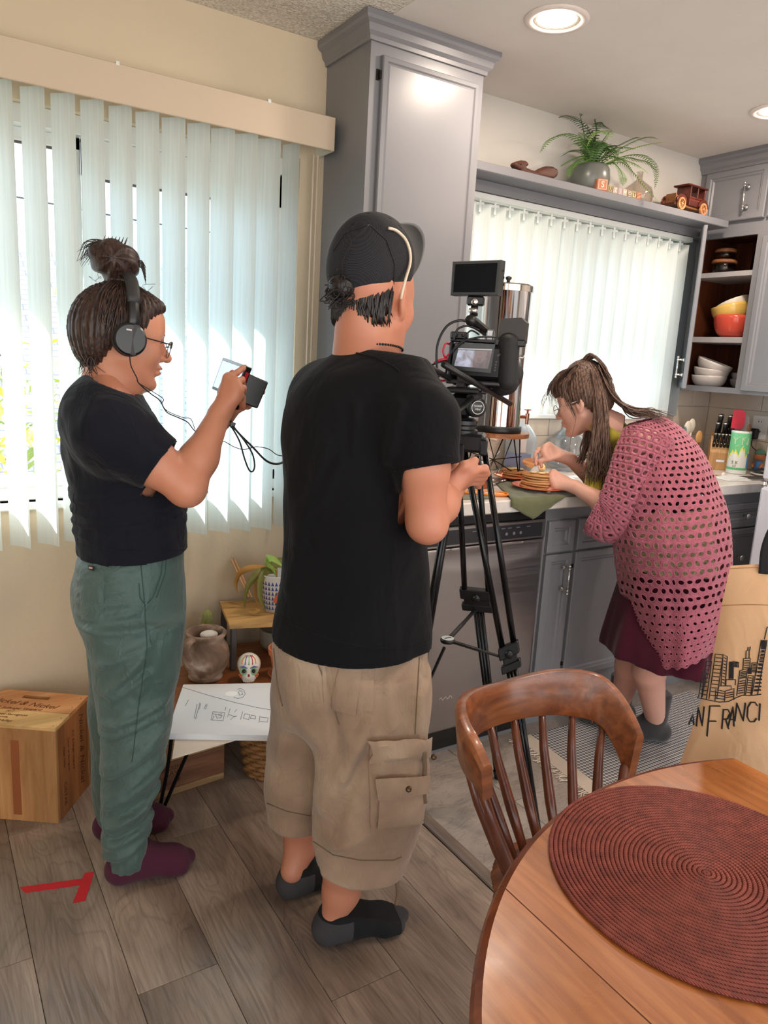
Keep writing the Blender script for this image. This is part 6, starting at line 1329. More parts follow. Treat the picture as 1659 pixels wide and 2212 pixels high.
mb=MB(); SK=[[(330,440),(285,660)],[(375,420),(305,670)],[(195,375),(145,465)],[(390,430),(360,520)],[(470,440),(440,515)],[(490,440),(460,520)],[(575,560),(760,570),(735,700),(545,690),(575,560)],[(580,590),(650,600),(720,590)],[(590,620),(570,680)],[(620,610),(640,660),(700,650),(720,620),(660,610)],[(845,510),(805,640)],[(830,600),(900,630),(950,625),(900,640),(850,680)],[(1040,560),(1005,680)],[(1075,590),(1150,600),(1135,680),(1050,660),(1075,590)],[(1175,610),(1245,625),(1240,670),(1160,665),(1175,610)],[(1310,620),(1295,730)],[(1320,640),(1440,655),(1420,720),(1310,710)],[(780,490),(765,540)],[(950,520),(915,565)],[(95,175),(500,300),(900,410),(1250,490),(1515,535)],[(960,210),(1010,195),(1060,225),(1080,280),(1040,340),(960,350),(900,335)],[(980,230),(1030,240),(1040,290),(990,300),(975,250)]]
for L_ in SK:mb.tube([sk(*SKX(*p))for p in L_],0.0007,4)
mb.build('pencil_sketch',M_ink_,nbk)
MB().lathe([(0,0),(0.0001,0),(0.019,0),(0.019,0.0006),(0,0.0006)],on_z(500,1499,PZ+0.0222),n=24).build('paper_dot',plain('bright_paper',(246,246,246),0.7),nbk)
pc_=on_z(444,1464,zt_); pc_=V(pc_[0]+0.0,pc_[1]+0.0,zt_)
cpot=thing('clay_pot','old smoke-stained clay jug with a handle on the low table','pot',pc_)
def clay():
 t=NT('smoked_clay'); n=t.n('ShaderNodeTexNoise',Scale=11.0,Detail=5.0,Distortion=0.6); t.l(t.coord(),n.inputs['Vector']); t.l(t.ramp(n.outputs['Fac'],[(0.3,lin((74,60,52))),(0.48,lin((122,96,78))),(0.6,lin((176,152,134))),(0.72,lin((210,200,192)))]),t.b.inputs['Base Color']); setb(t.b,Roughness=0.75); t.bump(n.outputs['Fac'],0.25,0.006); return t.m
M_clay=clay()
MB().lathe([(0,0),(0.052,0),(0.056,0.008),(0.052,0.016),(0.060,0.03),(0.074,0.055),(0.078,0.08),(0.072,0.11),(0.060,0.130),(0.056,0.14),(0.064,0.150),(0.068,0.158),(0.062,0.164),(0.054,0.160),(0.048,0.14),(0.055,0.12),(0.068,0.08),(0.05,0.03),(0,0.02)],pc_+V(0,0,0.001),n=40).build('body',M_clay,cpot,True)
hd_=V(-0.85,-0.5,0); hd_/=np.linalg.norm(hd_)
MB().tube(smooth_path([pc_+hd_*0.058+V(0,0,0.155),pc_+hd_*0.088+V(0,0,0.148),pc_+hd_*0.098+V(0,0,0.12),pc_+hd_*0.086+V(0,0,0.09),pc_+hd_*0.072+V(0,0,0.075)],6),0.012,10,flat=(1.3,0.7)).build('handle',M_clay,cpot,True)
MB().ball(pc_+V(0.01,0,0.150),(0.03,0.026,0.012),14,8).build('filling',plain('pale_stone',(206,196,186),0.9),cpot,True)
sc_=on_z(537,1472,zt_); SKS=Stand(sc_[0],sc_[1]); ss=thing('sugar_skull','small white sugar skull painted with flowers','skull',sc_)
S=Sculpt((-0.05,-0.06,-0.005),(0.05,0.06,0.10),0.0025); S.ell((0,0.006,0.058),(0.038,0.044,0.036),k=0.0).ell((0,-0.012,0.026),(0.026,0.028,0.026),k=0.015); S.cut((0,0,0.001),(0,0,-1))
for sx in(-1,1):S.ell((sx*0.0155,-0.040,0.050),(0.0095,0.010,0.0095),k=0.003,sub=True)
S.ell((0,-0.041,0.036),(0.004,0.008,0.006),k=0.002,sub=True); v_,f_=S.get(); np_mesh('skull',SKS.W(v_)+V(0,0,zt_+0.001),f_,plain('skull_white',(230,222,208),0.3),ss)
def sk_p(a,b,c):return SKS.W(V(a,b,c))+V(0,0,zt_+0.001)
for sx in(-1,1):
 MB().lathe([(0.0085,0),(0.0125,0.0),(0.0125,0.0012),(0.0085,0.0012)],sk_p(sx*0.0155,-0.0355,0.050),SKS.W(V(0,-1,0))-SKS.base,20,closed=True).build('eye_ring',plain('skull_green',(120,176,130),0.4),ss)
 MB().ball(sk_p(sx*0.0155,-0.0335,0.050),0.0065,12,8).build('eye',plain('skull_black',(16,18,16),0.3),ss,True)
 MB().tube([sk_p(sx*0.004,-0.0385,0.062),sk_p(sx*0.016,-0.0375,0.067),sk_p(sx*0.029,-0.030,0.062)],[0.001,0.003,0.001],6).build('brow',plain('skull_blue',(88,92,172),0.4),ss,True)
 for k in range(4):MB().ball(sk_p(sx*(0.026+0.003*math.cos(k*1.6)),-0.029,0.036+0.006*math.sin(k*1.6)),0.0035,8,6).build('petal',plain('skull_orange',(222,120,84),0.4),ss,True)
MB().ball(sk_p(0,-0.0385,0.037),(0.003,0.002,0.005),8,6).build('nose',plain('skull_red',(170,30,56),0.4),ss,True)
for k in range(6):
 for r in(0,1):MB().box((-0.0028,-0.0015,-0.003),(0.0028,0.0015,0.003),bev=0.0008).build('tooth',plain('tooth',(240,236,226),0.3),ss).location=tuple(sk_p(-0.0145+0.0058*k,-0.0375+0.0007*(k-2.5)**2,0.016+0.0065*r)-V(*ss.location))
for ch in ss.children:
 if ch.name.startswith('tooth'):ch.matrix_parent_inverse=Matrix.Identity(4)
for k in range(5):
 a=-0.8+0.4*k; MB().tube(smooth_path([sk_p(0.030*math.sin(a),-0.032*math.cos(a)-0.003,0.072),sk_p(0.026*math.sin(a),-0.022*math.cos(a),0.084),sk_p(0.012*math.sin(a),-0.006,0.093)],4),0.0022,6).build('painted_band',plain(('skull_orange','skull_blue','skull_green','skull_red','skull_orange')[k],(222,120,84),0.4),ss,True)
tc_=on_z(612,1462,zt_); tpo=thing('terracotta_pot','small terracotta flower pot on a saucer beside the man','pot',tc_); M_tc=plain('terracotta',(202,116,76),0.8,noise=0.08)
MB().lathe([(0,0),(0.034,0),(0.046,0.075),(0.051,0.076),(0.053,0.098),(0.048,0.098),(0.044,0.076),(0.032,0.010),(0,0.010)],tc_+V(0,0,0.008),n=32).build('pot',M_tc,tpo,'auto')
MB().lathe([(0,0),(0.042,0),(0.052,0.014),(0.048,0.014),(0.040,0.005),(0,0.005)],tc_+V(0,0,0.001),n=32).build('saucer',M_tc,tpo,True)
cc_=on_z(412,1425,zt_); cc_=V(0.842,2.435,zt_); cac=thing('potted_cactus','small spiny column cactus in a dark pot behind the clay jug','cactus',cc_)
MB().lathe([(0,0),(0.032,0),(0.040,0.055),(0.036,0.055),(0.030,0.045),(0,0.045)],cc_+V(0,0,0.001),n=24).build('pot',plain('dark_pot',(52,46,42),0.6),cac,True)
prof=[(0.0,0.04),(0.018,0.042),(0.022,0.07),(0.021,0.11),(0.017,0.140),(0.009,0.156),(0,0.160)]
mb=MB(); n=40; vv=[]
for r,z in prof:vv+=[cc_+V(r*(1+0.13*math.cos(10*a))*math.cos(a),r*(1+0.13*math.cos(10*a))*math.sin(a),z)for a in np.linspace(0,2*PI,n,endpoint=False)]
mb.add(vv,[(i*n+k,i*n+(k+1)%n,(i+1)*n+(k+1)%n,(i+1)*n+k)for i in range(len(prof)-1)for k in range(n)]); mb.build('stem',plain('cactus_green',(150,158,96),0.7),cac,True)
mb=MB()
for k in range(260):
 a=random.choice(range(10))*2*PI/10+random.uniform(-0.06,0.06); z=random.uniform(0.045,0.155); r=np.interp(z,[p[1]for p in prof],[p[0]for p in prof])*1.1; p=cc_+V(r*math.cos(a),r*math.sin(a),z); d=V(math.cos(a+random.uniform(-.6,.6)),math.sin(a+random.uniform(-.6,.6)),random.uniform(-0.3,0.7)); mb.cyl(p,p+d*random.uniform(0.006,0.013),0.0004,0.0001,n=3,caps=False)
sp_=mb.build('spines',plain('spine',(214,206,176),0.7),cac); sp_['kind']='stuff'
zb_=0.50; B4=[V(0.853,2.245,0),V(1.13,2.17,0),V(1.19,2.42,0),V(0.908,2.495,0)]
bn=thing('small_bench','small pale wooden bench with steel legs on the low table','bench',(1.0,2.33,zt_)); M_bn=wood('bench_oak',(196,142,78),(216,166,100),(230,186,126),axis=0,scale=4,rough=0.5)
for i in range(3):
 a0,a1=i/3+0.006,(i+1)/3-0.006; lo=[B4[0]*(1-a0)+B4[3]*a0,B4[1]*(1-a0)+B4[2]*a0,B4[1]*(1-a1)+B4[2]*a1,B4[0]*(1-a1)+B4[3]*a1]
 mb=MB(); mb.add([V(p[0],p[1],zb_-0.014)for p in lo]+[V(p[0],p[1],zb_)for p in lo],[(3,2,1,0),(4,5,6,7)]+[(j,(j+1)%4,4+(j+1)%4,4+j)for j in range(4)]); mb.build('plank',M_bn,bn)
c=sum(B4)/4
for p in B4:
 q=p+(c-p)*0.10; MB().box((q[0]-0.009,q[1]-0.009,zt_+0.0005),(q[0]+0.009,q[1]+0.009,zb_-0.014),bev=0.001).build('leg',plain('steel_leg',(88,86,86),0.45,0.5),bn)
gp=V(1.06,2.335,zb_); wp=thing('potted_plant','wilting plant in a white pot with blue triangles on the small bench','plant',gp)
MB().lathe([(0,0),(0.045,0),(0.058,0.13),(0.061,0.135),(0.055,0.135),(0.050,0.115),(0,0.115)],gp+V(0,0,0.001),n=36).build('pot',plain('pot_white',(236,234,230),0.3),wp,True)
va=math.atan2(-gp[1],-gp[0])
for r in range(6):
 for k in range(13):
  a=va+(k-6)*0.24; z=0.012+r*0.018; R_=0.0454+0.0985*z; mb=MB();
  mb.add([gp+V(R_*math.cos(a-0.10),R_*math.sin(a-0.10),z),gp+V(R_*math.cos(a+0.10),R_*math.sin(a+0.10),z),gp+V((R_+0.0017)*math.cos(a),(R_+0.0017)*math.sin(a),z+0.0155),gp+V((R_+0.0012)*math.cos(a),(R_+0.0012)*math.sin(a),z+0.004)],[(0,3,2),(3,1,2),(0,1,3)]); mb.build('triangle',plain('tri_blue',(60,84,150),0.4),wp)
for k in range(3):
 a=va-0.05+0.12*k; z=0.05+0.012*k; R_=0.047+0.0985*z; MB().prism([(-0.006,-0.009),(0.006,-0.009),(0.009,0.004),(0,0.010),(-0.008,0.004)],gp+V(R_*math.cos(a),R_*math.sin(a),z),V(-math.sin(a),math.cos(a),0),V(0,0,1),V(math.cos(a),math.sin(a),0),0.001).build('red_motif',plain('motif_red',(206,96,62),0.4),wp)
def leaf(path,w,m,par,name='leaf'):
 P=smooth_path(path,5); N=len(P); rows=[]
 for i,p in enumerate(P):
  t=i/(N-1); d=P[min(i+1,N-1)]-P[max(i-1,0)]; d/=np.linalg.norm(d)+1e-9; s=np.cross(d,V(0.3,-0.8,0.5)); s/=np.linalg.norm(s)+1e-9; ww=w*math.sin(PI*min(1,0.05+0.95*t))**0.8
  rows.append([p-s*ww+V(0,0,ww*0.35),p,p+s*ww+V(0,0,ww*0.3)])
 o=MB().grid(rows).build(name,m,par,True); o.modifiers.new('thick','SOLIDIFY').thickness=0.0008; return o
M_l1=plain('leaf_olive',(120,118,52),0.5); M_l2=plain('leaf_tan',(190,140,70),0.6); M_l3=plain('leaf_fresh',(150,176,78),0.5)
tpz=gp+V(0,0,0.125)
GS=Stand(gp[0],gp[1])
def gl(a,b,o):return GS.w(a,b,o)
for pts,w,m in(([(590,1235,0),(560,1240,-0.04),(535,1270,-0.06),(528,1315,-0.06)],0.014,M_l1),([(588,1230,0),(565,1250,-0.05),(562,1290,-0.07),(574,1320,-0.07)],0.013,M_l1),([(592,1228,0),(575,1215,-0.02),(590,1210,-0.04),(612,1225,-0.06)],0.018,M_l3),([(588,1232,0),(555,1255,-0.03),(552,1285,-0.04),(558,1308,-0.04)],0.010,M_l2),([(586,1230,0),(545,1228,0.0),(518,1240,0.01),(510,1262,0.01),(513,1282,0.0)],0.011,M_l2),([(590,1225,0),(612,1215,0.02),(640,1225,0.0)],0.016,M_l1)):leaf([tpz]+[gl(*p)for p in pts],w,m,wp)
leaf([gl(535,1318,-0.06),gl(548,1322,-0.07),gl(562,1318,-0.08)],0.010,M_l2,wp)
MB().tube([gp+V(0,0,0.11),tpz+V(0,0,0.02),gl(590,1228,0)],0.003,6).build('stem',M_l2,wp,True)
st_=thing('wooden_sticks','two pale bamboo sticks leaning behind the wilting plant','sticks',gl(545,1290,0.05))
for d in(0,6):MB().cyl(gl(500+d,1208-d*0.3,0.10),gl(538+d,1290,0.02),0.0045,n=8).build('stick',plain('bamboo',(214,170,126),0.6),st_,True)
tag(MB().lathe([(0,0),(0.05,0),(0.062,0.02),(0.066,0.075),(0.060,0.078),(0.055,0.03),(0,0.02)],(1.085,2.37,zt_+0.001),n=28).build('stone_planter',plain('stone_grey',(150,146,132),0.9,bump=0.4,bscale=40),None,True),'grey stone planter standing under the small bench','planter')
bk=V(1.0,2.14,0); wb=thing('wicker_basket','brown wicker basket with a white cloth under the low table','basket',bk); M_wk=plain('wicker',(150,104,58),0.7,noise=0.15,nscale=30)
NB=26
for j in range(11):
 z=0.008+j*0.0165; R_=0.105+0.02*j/10; mb=MB(); mb.tube([bk+V(R_*(1+0.035*math.cos(NB/2*a+PI*(j%2)))*math.cos(a)*1.1,R_*(1+0.035*math.cos(NB/2*a+PI*(j%2)))*math.sin(a)*0.85,z)for a in np.linspace(0,2*PI,NB*6,endpoint=False)],0.0085,6,closed=True); mb.build('weave_row',M_wk,wb,True)
for k in range(NB):
 a=2*PI*k/NB; MB().tube([bk+V(0.105*math.cos(a)*1.1,0.105*math.sin(a)*0.85,0.0),bk+V(0.126*math.cos(a)*1.1,0.126*math.sin(a)*0.85,0.188)],0.004,5).build('stake',M_wk,wb)
S=Sculpt((-0.14,-0.12,0.10),(0.14,0.12,0.26),0.007); S.ell((0,0,0.17),(0.115,0.088,0.055),k=0.0); P=S.P; S.F+=0.008*np.sin(P[...,0]*60+P[...,1]*30)*np.sin(P[...,1]*55); v_,f_=S.get(); np_mesh('cloth_lining',v_+bk,f_,cloth('white_cloth',(206,200,192)),wb)
rt=thing('floor_tape','red tape T-mark stuck on the plank floor','tape',on_z(150,1910,0)); M_tape=cloth('red_tape',(206,38,44),var=0.05,sheen=0.1)
for P4 in([(42,1917),(55,1929),(196,1909),(186,1897)],[(183,1886),(204,1883),(184,1946),(157,1951)]):
 P=[on_z(a,b,0.0004+0.0004*(P4[0][0]>100))for a,b in P4]; mb=MB(); mb.add(P+[p+V(0,0,0.0007)for p in P],[(0,1,2,3),(7,6,5,4),(0,1,5,4),(1,2,6,5),(2,3,7,6),(3,0,4,7)]); mb.build('strip',M_tape,rt)
def rug_mat():
 t=NT('rug_weave'); n=t.n('ShaderNodeTexChecker',Scale=1.0); t.l(t.coord((95,95,1),rot=(0,0,0.78)),n.inputs['Vector']); n.inputs['Color1'].default_value=(*lin((92,92,96)),1); n.inputs['Color2'].default_value=(*lin((190,184,180)),1)
 w=t.n('ShaderNodeTexNoise',Scale=140.0); t.l(t.coord(),w.inputs['Vector']); t.l(n.outputs['Color'],t.b.inputs['Base Color']); setb(t.b,Roughness=0.95); t.bump(n.outputs['Fac'],0.6,0.003); return t.m
rg=thing('rug','grey woven kitchen rug with pale fringe under the bending woman','rug',(2.4,1.62,0)); RU=[(1.955,1.90),(1.90,1.28),(2.86,1.24),(2.90,1.88)]
mb=MB(); mb.prism(RU,(0,0,0.0006),(1,0,0),(0,1,0),(0,0,1),0.006); mb.build('weave',rug_mat(),rg)
mb=MB(); mb.prism([(1.89,1.91),(1.83,1.27),(1.90,1.275),(1.955,1.905)],(0,0,0.0006),(1,0,0),(0,1,0),(0,0,1),0.005); mb.build('border',plain('rug_border',(206,190,174),0.95,bump=0.5,bscale=90),rg)
fr_=MB()
for k in range(70):
 t=k/69; a=V(1.89-0.06*t,1.905-0.635*t,0.003); fr_.tube(smooth_path([a+V(0.004,0,0),a+V(-0.018,random.uniform(-.012,.012),0.001),a+V(-0.03-random.uniform(0,0.02),random.uniform(-.03,.03),0.0015)],3),0.0018,4)
fo=fr_.build('fringe',plain('fringe',(214,198,182),0.95),rg); fo['kind']='stuff'
# === people
from mathutils.bvhtree import BVHTree
def skin(name,rgb,red=(186,92,72)):
 t=NT(name); c=lin(rgb); n=t.n('ShaderNodeTexNoise',Scale=9.0,Detail=4.0); t.l(t.coord(),n.inputs['Vector']); n2=t.n('ShaderNodeTexNoise',Scale=260.0,Detail=2.0); t.l(t.coord(),n2.inputs['Vector'])
 t.l(t.ramp(n.outputs['Fac'],[(0.3,tuple(0.75*a+0.25*b for a,b in zip(c,lin(red)))),(0.65,c)]),t.b.inputs['Base Color']); setb(t.b,Roughness=0.5,Subsurface_Weight=0.12,Subsurface_Scale=0.01,Subsurface_Radius=(1.0,0.35,0.2)); t.bump(n2.outputs['Fac'],0.08,0.0008); return t.m
def ripple(P,seed,freq,n=5,stretch=(1,1,0.45)):
 g=np.random.default_rng(seed); out=0
 for _ in range(n):
  d=g.normal(size=3); d/=np.linalg.norm(d); ph=g.uniform(0,6.28); f=freq*g.uniform(0.6,1.5); out=out+np.sin((P*np.array(stretch))@d*f+ph+1.1*np.sin((P@g.normal(size=3))*freq*0.5))
 return out/n
def head_frame(phi,pitch,roll=0.0):
 """columns: forward, left, up in (r,n,z); phi turns from +r towards +n"""
 f=V(math.cos(phi)*math.cos(pitch),math.sin(phi)*math.cos(pitch),-math.sin(pitch)); l=V(-math.sin(phi),math.cos(phi),0); u=np.cross(f,l)
 if roll:l,u=l*math.cos(roll)+u*math.sin(roll),u*math.cos(roll)-l*math.sin(roll)
 return np.stack([f,l,u],1)
def sculpt_head(S,o,R,s=1.0,nose=1.0,jaw=1.0,smile=0.0):
 q=lambda x,y,z:o+R@(V(x,y,z)*s)
 E=lambda c,r,k=0.012,sub=False:S.ell(q(*c),V(*r)*s,R,k*s,sub)
 C=lambda a,b,ra,rb,k=0.012,sub=False:S.cap(q(*a),q(*b),ra*s,rb*s,k*s,sub)
 E((-0.012,0,0.036),(0.098,0.077,0.084),0.0); E((0.034,0,-0.025),(0.056,0.060,0.086),0.03)
 E((0.052,0,0.045),(0.040,0.054,0.050),0.03)
 for y in(-1,1):
  C((-0.004,y*0.054*jaw,-0.045),(0.050,y*0.026,-0.100),0.018,0.016,0.03); E((0.054,y*0.040,-0.022),(0.026,0.024,0.026),0.025); C((0.068,y*0.012,0.020),(0.058,y*0.046,0.020),0.011,0.010,0.02)
 E((0.070,0,-0.102),(0.023,0.024,0.019),0.02)
 C((0.080,0,0.018),(0.104*nose,0,-0.024),0.008,0.010,0.016); E((0.106*nose,0,-0.030),(0.012,0.0125,0.011),0.010)
 for y in(-1,1):E((0.094,y*0.0135,-0.034),(0.010,0.0075,0.008),0.008)
 for y in(-1,1):E((0.090,y*0.033,0.002),(0.016,0.019,0.012),0.016,True)
 for y in(-1,1):E((0.071,y*0.032,0.001),(0.0150,0.0165,0.0135),0.004)
 E((0.088,0,-0.056),(0.012,0.024,0.0075),0.009); E((0.086,0,-0.071),(0.012,0.021,0.0085),0.008)
 C((0.100,-0.022,-0.0635+smile*0.004),(0.100,0.022,-0.0635+smile*0.004),0.0022,0.0022,0.004,True)
 for y in(-1,1):
  S.ell(q(-0.012,y*0.076,-0.002),V(0.020,0.0085,0.031)*s,R@rotm('Z',-y*0.35),0.008*s); S.ell(q(-0.008,y*0.084,0.001),V(0.010,0.006,0.018)*s,R@rotm('Z',-y*0.35),0.004*s,True); E((-0.010,y*0.075,-0.029),(0.008,0.005,0.008),0.006)
 return q
def finish(parts,St,m,name,parent,smooth=True):
 v,f=join_geo(parts); return np_mesh(name,St.W(v),f,m,parent,smooth)
def hand_fingers(S,wrist,knuckles,tips,rad=0.0085,thumb=None,bend=None,palm=0.017,k=0.006):
 """palm from wrist to knuckles, each finger a bent chain: tips[i] = list of joints after the knuckle"""
 w=V(*wrist)
 for kn in knuckles:S.cap(w,kn,palm*1.1,palm*0.72,0.012)
 for i in range(len(knuckles)-1):S.cap(knuckles[i],knuckles[i+1],palm*0.7,palm*0.7,0.010)
 for kn,js in zip(knuckles,tips):
  p=V(*kn); r=rad*1.06
  for j in js:S.cap(p,j,r,r*0.92,k); p=V(*j); r*=0.93
 if thumb is not None:
  p=V(*thumb[0]); r=rad*1.35
  for j in thumb[1:]:S.cap(p,j,r,r*0.88,k*1.4); p=V(*j); r*=0.88
def drape(bvh,px,py,lift=0.001):
 o=Vector(CPOS); d=Vector(ray(px,py)).normalized(); hit=bvh.ray_cast(o,d)
 if hit[0]is None:return None
 n=hit[1]; n=n if n.dot(d)<0 else -n; return np.array(hit[0]+n*lift)
def bvh_of(ob):
 me=ob.data; co=[tuple(v.co)for v in me.vertices]; return BVHTree.FromPolygons(co,[tuple(p.vertices)for p in me.polygons])
def drape_patch(bvh,quad_px,nu,nv,lift,name,m,parent,bulge=0.0,edge=0.0):
 """a sewn-on piece of cloth: quad of pixels laid on the surface below"""
 A,B,C,D=(V(*q)for q in quad_px); P=[]; last=None
 for j in range(nv+1):
  row=[]
  for i in range(nu+1):
   u,v=i/nu,j/nv; q=(A*(1-u)+B*u)*(1-v)+(D*(1-u)+C*u)*v; e=min(u,1-u,v,1-v); l=lift+bulge*min(1,e*5)*(0.7+0.3*math.sin(u*7+v*5))
   p=drape(bvh,q[0],q[1],l); p=last if p is None else p; row.append(p); last=p
  P.append(row)
 ok=[r for r in P if all(q is not None for q in r)]
 mb=MB(); mb.grid(ok); b=[[drape_in(p,CPOS,0.004+lift)for p in r]for r in ok]; n,w=len(ok),nu+1
 mb.grid([r[::-1]for r in b]); mb.grid([ok[0],b[0]]); mb.grid([b[-1],ok[-1]]); mb.grid([[r[0]for r in ok],[r[0]for r in b]]); mb.grid([[r[-1]for r in b],[r[-1]for r in ok]])
 return mb.build(name,m,parent,'auto')
def drape_in(p,c,d):v=p-c; return p+v/np.linalg.norm(v)*d
def drape_line(bvh,pts,r,name,m,parent,lift=0.0008,n=6):
 P=[]
 for a,b in zip(pts[:-1],pts[1:]):
  k=max(1,int(math.hypot(b[0]-a[0],b[1]-a[1])/5))
  for i in range(k):
   q=drape(bvh,a[0]+(b[0]-a[0])*i/k,a[1]+(b[1]-a[1])*i/k,lift)
   if q is not None:P.append(q)
 if len(P)>2:return MB().tube(P,r,n).build(name,m,parent,True)
def lock(mb,path,w,n=5,flat=0.35,taper=(0.5,1.0,0.1)):
 P=smooth_path(path,5); N=len(P); rr=[w*np.interp(i/(N-1),[0,0.4,1],taper)for i in range(N)]; mb.tube(P,rr,n,flat=(1.0,flat))
def hair_mat(name,dark,light):
 t=NT(name); n=t.n('ShaderNodeTexNoise',Scale=1.0,Detail=3.0); t.l(t.coord((220,220,30)),n.inputs['Vector']); n2=t.n('ShaderNodeTexNoise',Scale=14.0,Detail=2.0); t.l(t.coord(),n2.inputs['Vector'])
 c=t.ramp(n.outputs['Fac'],[(0.35,lin(dark)),(0.7,lin(light))]); t.l(c,t.b.inputs['Base Color']); setb(t.b,Roughness=0.42); t.b.inputs['Specular IOR Level'].default_value=0.4; t.bump(n.outputs['Fac'],0.5,0.002); return t.m
M_eyew=plain('eye_white',(232,226,220),0.2); M_iris=plain('iris_brown',(60,36,24),0.15); M_lash=plain('lash',(28,20,18),0.7)
def face_bits(St,q,R,s,par,M_brow,M_lip,sides=(-1,1)):
 W=lambda p:St.W(p)
 RW=np.array([St.W(R[:,i])-St.base for i in range(3)]).T
 for y in sides:
  MB().ball(W(q(0.0725,y*0.032,0.001)),0.0128*s,18,12).build('eye',M_eyew,par,True)
  MB().ball(W(q(0.0812,y*0.0325,0.0)),V(0.0045,0.0062,0.0062)*s,14,10,RW).build('iris',M_iris,par,True)
  MB().tube([W(q(0.0800,y*0.019,0.006)),W(q(0.0865,y*0.032,0.0085)),W(q(0.0775,y*0.047,0.004))],[0.0008,0.0016,0.0010],6).build('eyelash',M_lash,par,True)
  MB().tube([W(q(0.0915,y*0.014,0.021)),W(q(0.0900,y*0.030,0.027)),W(q(0.0735,y*0.050,0.022))],[0.0022,0.0030,0.0012],6,flat=(1,0.5)).build('eyebrow',M_brow,par,True)
  # --- the man with the cap (back to us)
MS=Stand(0.85,1.42)
man=thing('person','person in black cap, black t-shirt and khaki cargo shorts beside the camera','person',MS.base)
M_skm=skin('skin_man',(196,132,104)); L=MS.l
R=head_frame(math.radians(60),0.02); ho=L(808,652,-0.005); S=Sculpt(ho-V(0.16,0.16,0.20),ho+V(0.15,0.17,0.16),0.0035); qm=sculpt_head(S,ho,R,1.0)
S.cap(ho+R@V(-0.030,0,-0.06),L(792,775,0.0),0.060,0.068,0.03); S.cap(ho+R@V(-0.055,0,-0.045),L(780,760,-0.02),0.040,0.055,0.03)
g_head=S.get()
S=Sculpt(L(900,940,-0.15)-V(0.14,0.16,0.30),L(900,940,-0.15)+V(0.20,0.40,0.10),0.0042)
elb=L(922,1126,-0.150); wr=L(985,1035,0.06)
S.cap(L(900,900,-0.135),L(914,1010,-0.155),0.055,0.052,0.02).cap(L(914,1010,-0.155),elb,0.052,0.040,0.02); S.ell(L(925,1142,-0.16),(0.034,0.034,0.030),k=0.02)
S.cap(elb,elb*0.62+wr*0.38,0.040,0.043,0.02).cap(elb*0.62+wr*0.38,wr,0.043,0.030,0.02)
hn=wr+(wr-elb)*0.30+V(-0.02,0.03,0); kk=[hn+V(-0.03+0.005*i,0.018*i-0.02,0.028-0.018*i)for i in range(4)]; hand_fingers(S,wr,kk,[[k_+V(-0.028,0.012,0.006),k_+V(-0.045,0.0,-0.008)]for k_ in kk],0.0085,[wr+V(0,-0.01,0.02),wr+V(-0.01,0.01,0.045),wr+V(-0.025,0.03,0.06)])
g_arm=S.get()
S=Sculpt(L(975,1030,0.02)-V(0.32,0.14,0.16),L(975,1030,0.02)+V(0.10,0.22,0.14),0.0045)
w2_=L(968,1052,-0.035); e2_=L(830,1130,0.19); S.cap(e2_,e2_*0.5+w2_*0.5,0.038,0.040,0.02).cap(e2_*0.5+w2_*0.5,w2_,0.040,0.029,0.02)
kk=[w2_+V(0.050-0.004*i,0.012*i,0.040-0.012*i)for i in range(4)]; hand_fingers(S,w2_,kk,[[k_+V(0.030,0.012,0.004),k_+V(0.040,0.030,-0.010)]for k_ in kk],0.0088,[w2_+V(0.01,-0.006,0.025),w2_+V(0.03,-0.010,0.050),w2_+V(0.055,0.0,0.062)]); S.cap(e2_,L(760,960,0.20),0.042,0.05,0.02)
g_arm2=S.get()
def calf(knee,mid,ank,heel):
 lo=np.minimum.reduce([knee,mid,ank])-0.08; hi=np.maximum.reduce([knee,mid,ank])+0.08; S=Sculpt(lo,hi,0.0048)
 S.cap(knee,knee*0.5+mid*0.5,0.050,0.053,0.02).cap(knee*0.5+mid*0.5,mid,0.053,0.043,0.02).cap(mid,ank,0.043,0.032,0.02); return S.get()
aR=MS.M@(V(0.790,1.352,0.085)-MS.base); aL=MS.M@(V(0.765,1.535,0.085)-MS.base)
g_c1=calf(L(752,1800,-0.095),L(737,1925,-0.082),aR,None); g_c2=calf(L(650,1720,0.09),L(652,1820,0.09),aL,None)
S=Sculpt(L(760,1340,0)-V(0.2,0.2,0.3),L(760,800,0)+V(0.2,0.2,0.06),0.012); S.F=d_chain(S.P,[(L(770,1340)[2],L(765,1340)[0],0,0.13,0.14),(L(770,1100)[2],L(765,1100)[0],0,0.13,0.14),(L(770,850)[2],L(790,850)[0],0,0.10,0.14),(L(790,790)[2],L(795,790)[0],0,0.06,0.06)]); g_tor=S.get()
finish([g_head,g_arm,g_arm2,g_c1,g_c2,g_tor],MS,M_skm,'body',man)
for y in(-1,1):pass
def rows_px(St,rows,off=0.0):
 out=[]
 for py,xl,xr,b,*o in rows:
  of=o[0]if o else off; a=St.l(xl,py,of); c=St.l(xr,py,of); out.append(((a[2]+c[2])/2,(a[0]+c[0])/2,of,(c[0]-a[0])/2,b))
 return out
shR=[(748,742,862,0.060),(775,712,878,0.088),(800,672,895,0.125),(840,636,912,0.155),(890,614,928,0.175),(960,609,930,0.175),(1060,613,926,0.165),(1160,616,926,0.165),(1250,610,930,0.172),(1330,596,932,0.178),(1390,588,932,0.180),(1440,588,932,0.18)]
def shirt_field(P,rows,St):return d_chain(P,rows_px(St,rows),caps=True,rnd=0.006)
lo=np.minimum(L(575,1460,0),L(1000,1460,0))-V(0.03,0.26,0.0); hi=L(1010,735,0)+V(0.03,0.26,0.02); S=Sculpt(V(lo[0],-0.26,lo[2]-0.02),V(hi[0],0.26,hi[2]),0.0055)
S.F=shirt_field(S.P,shR,MS)
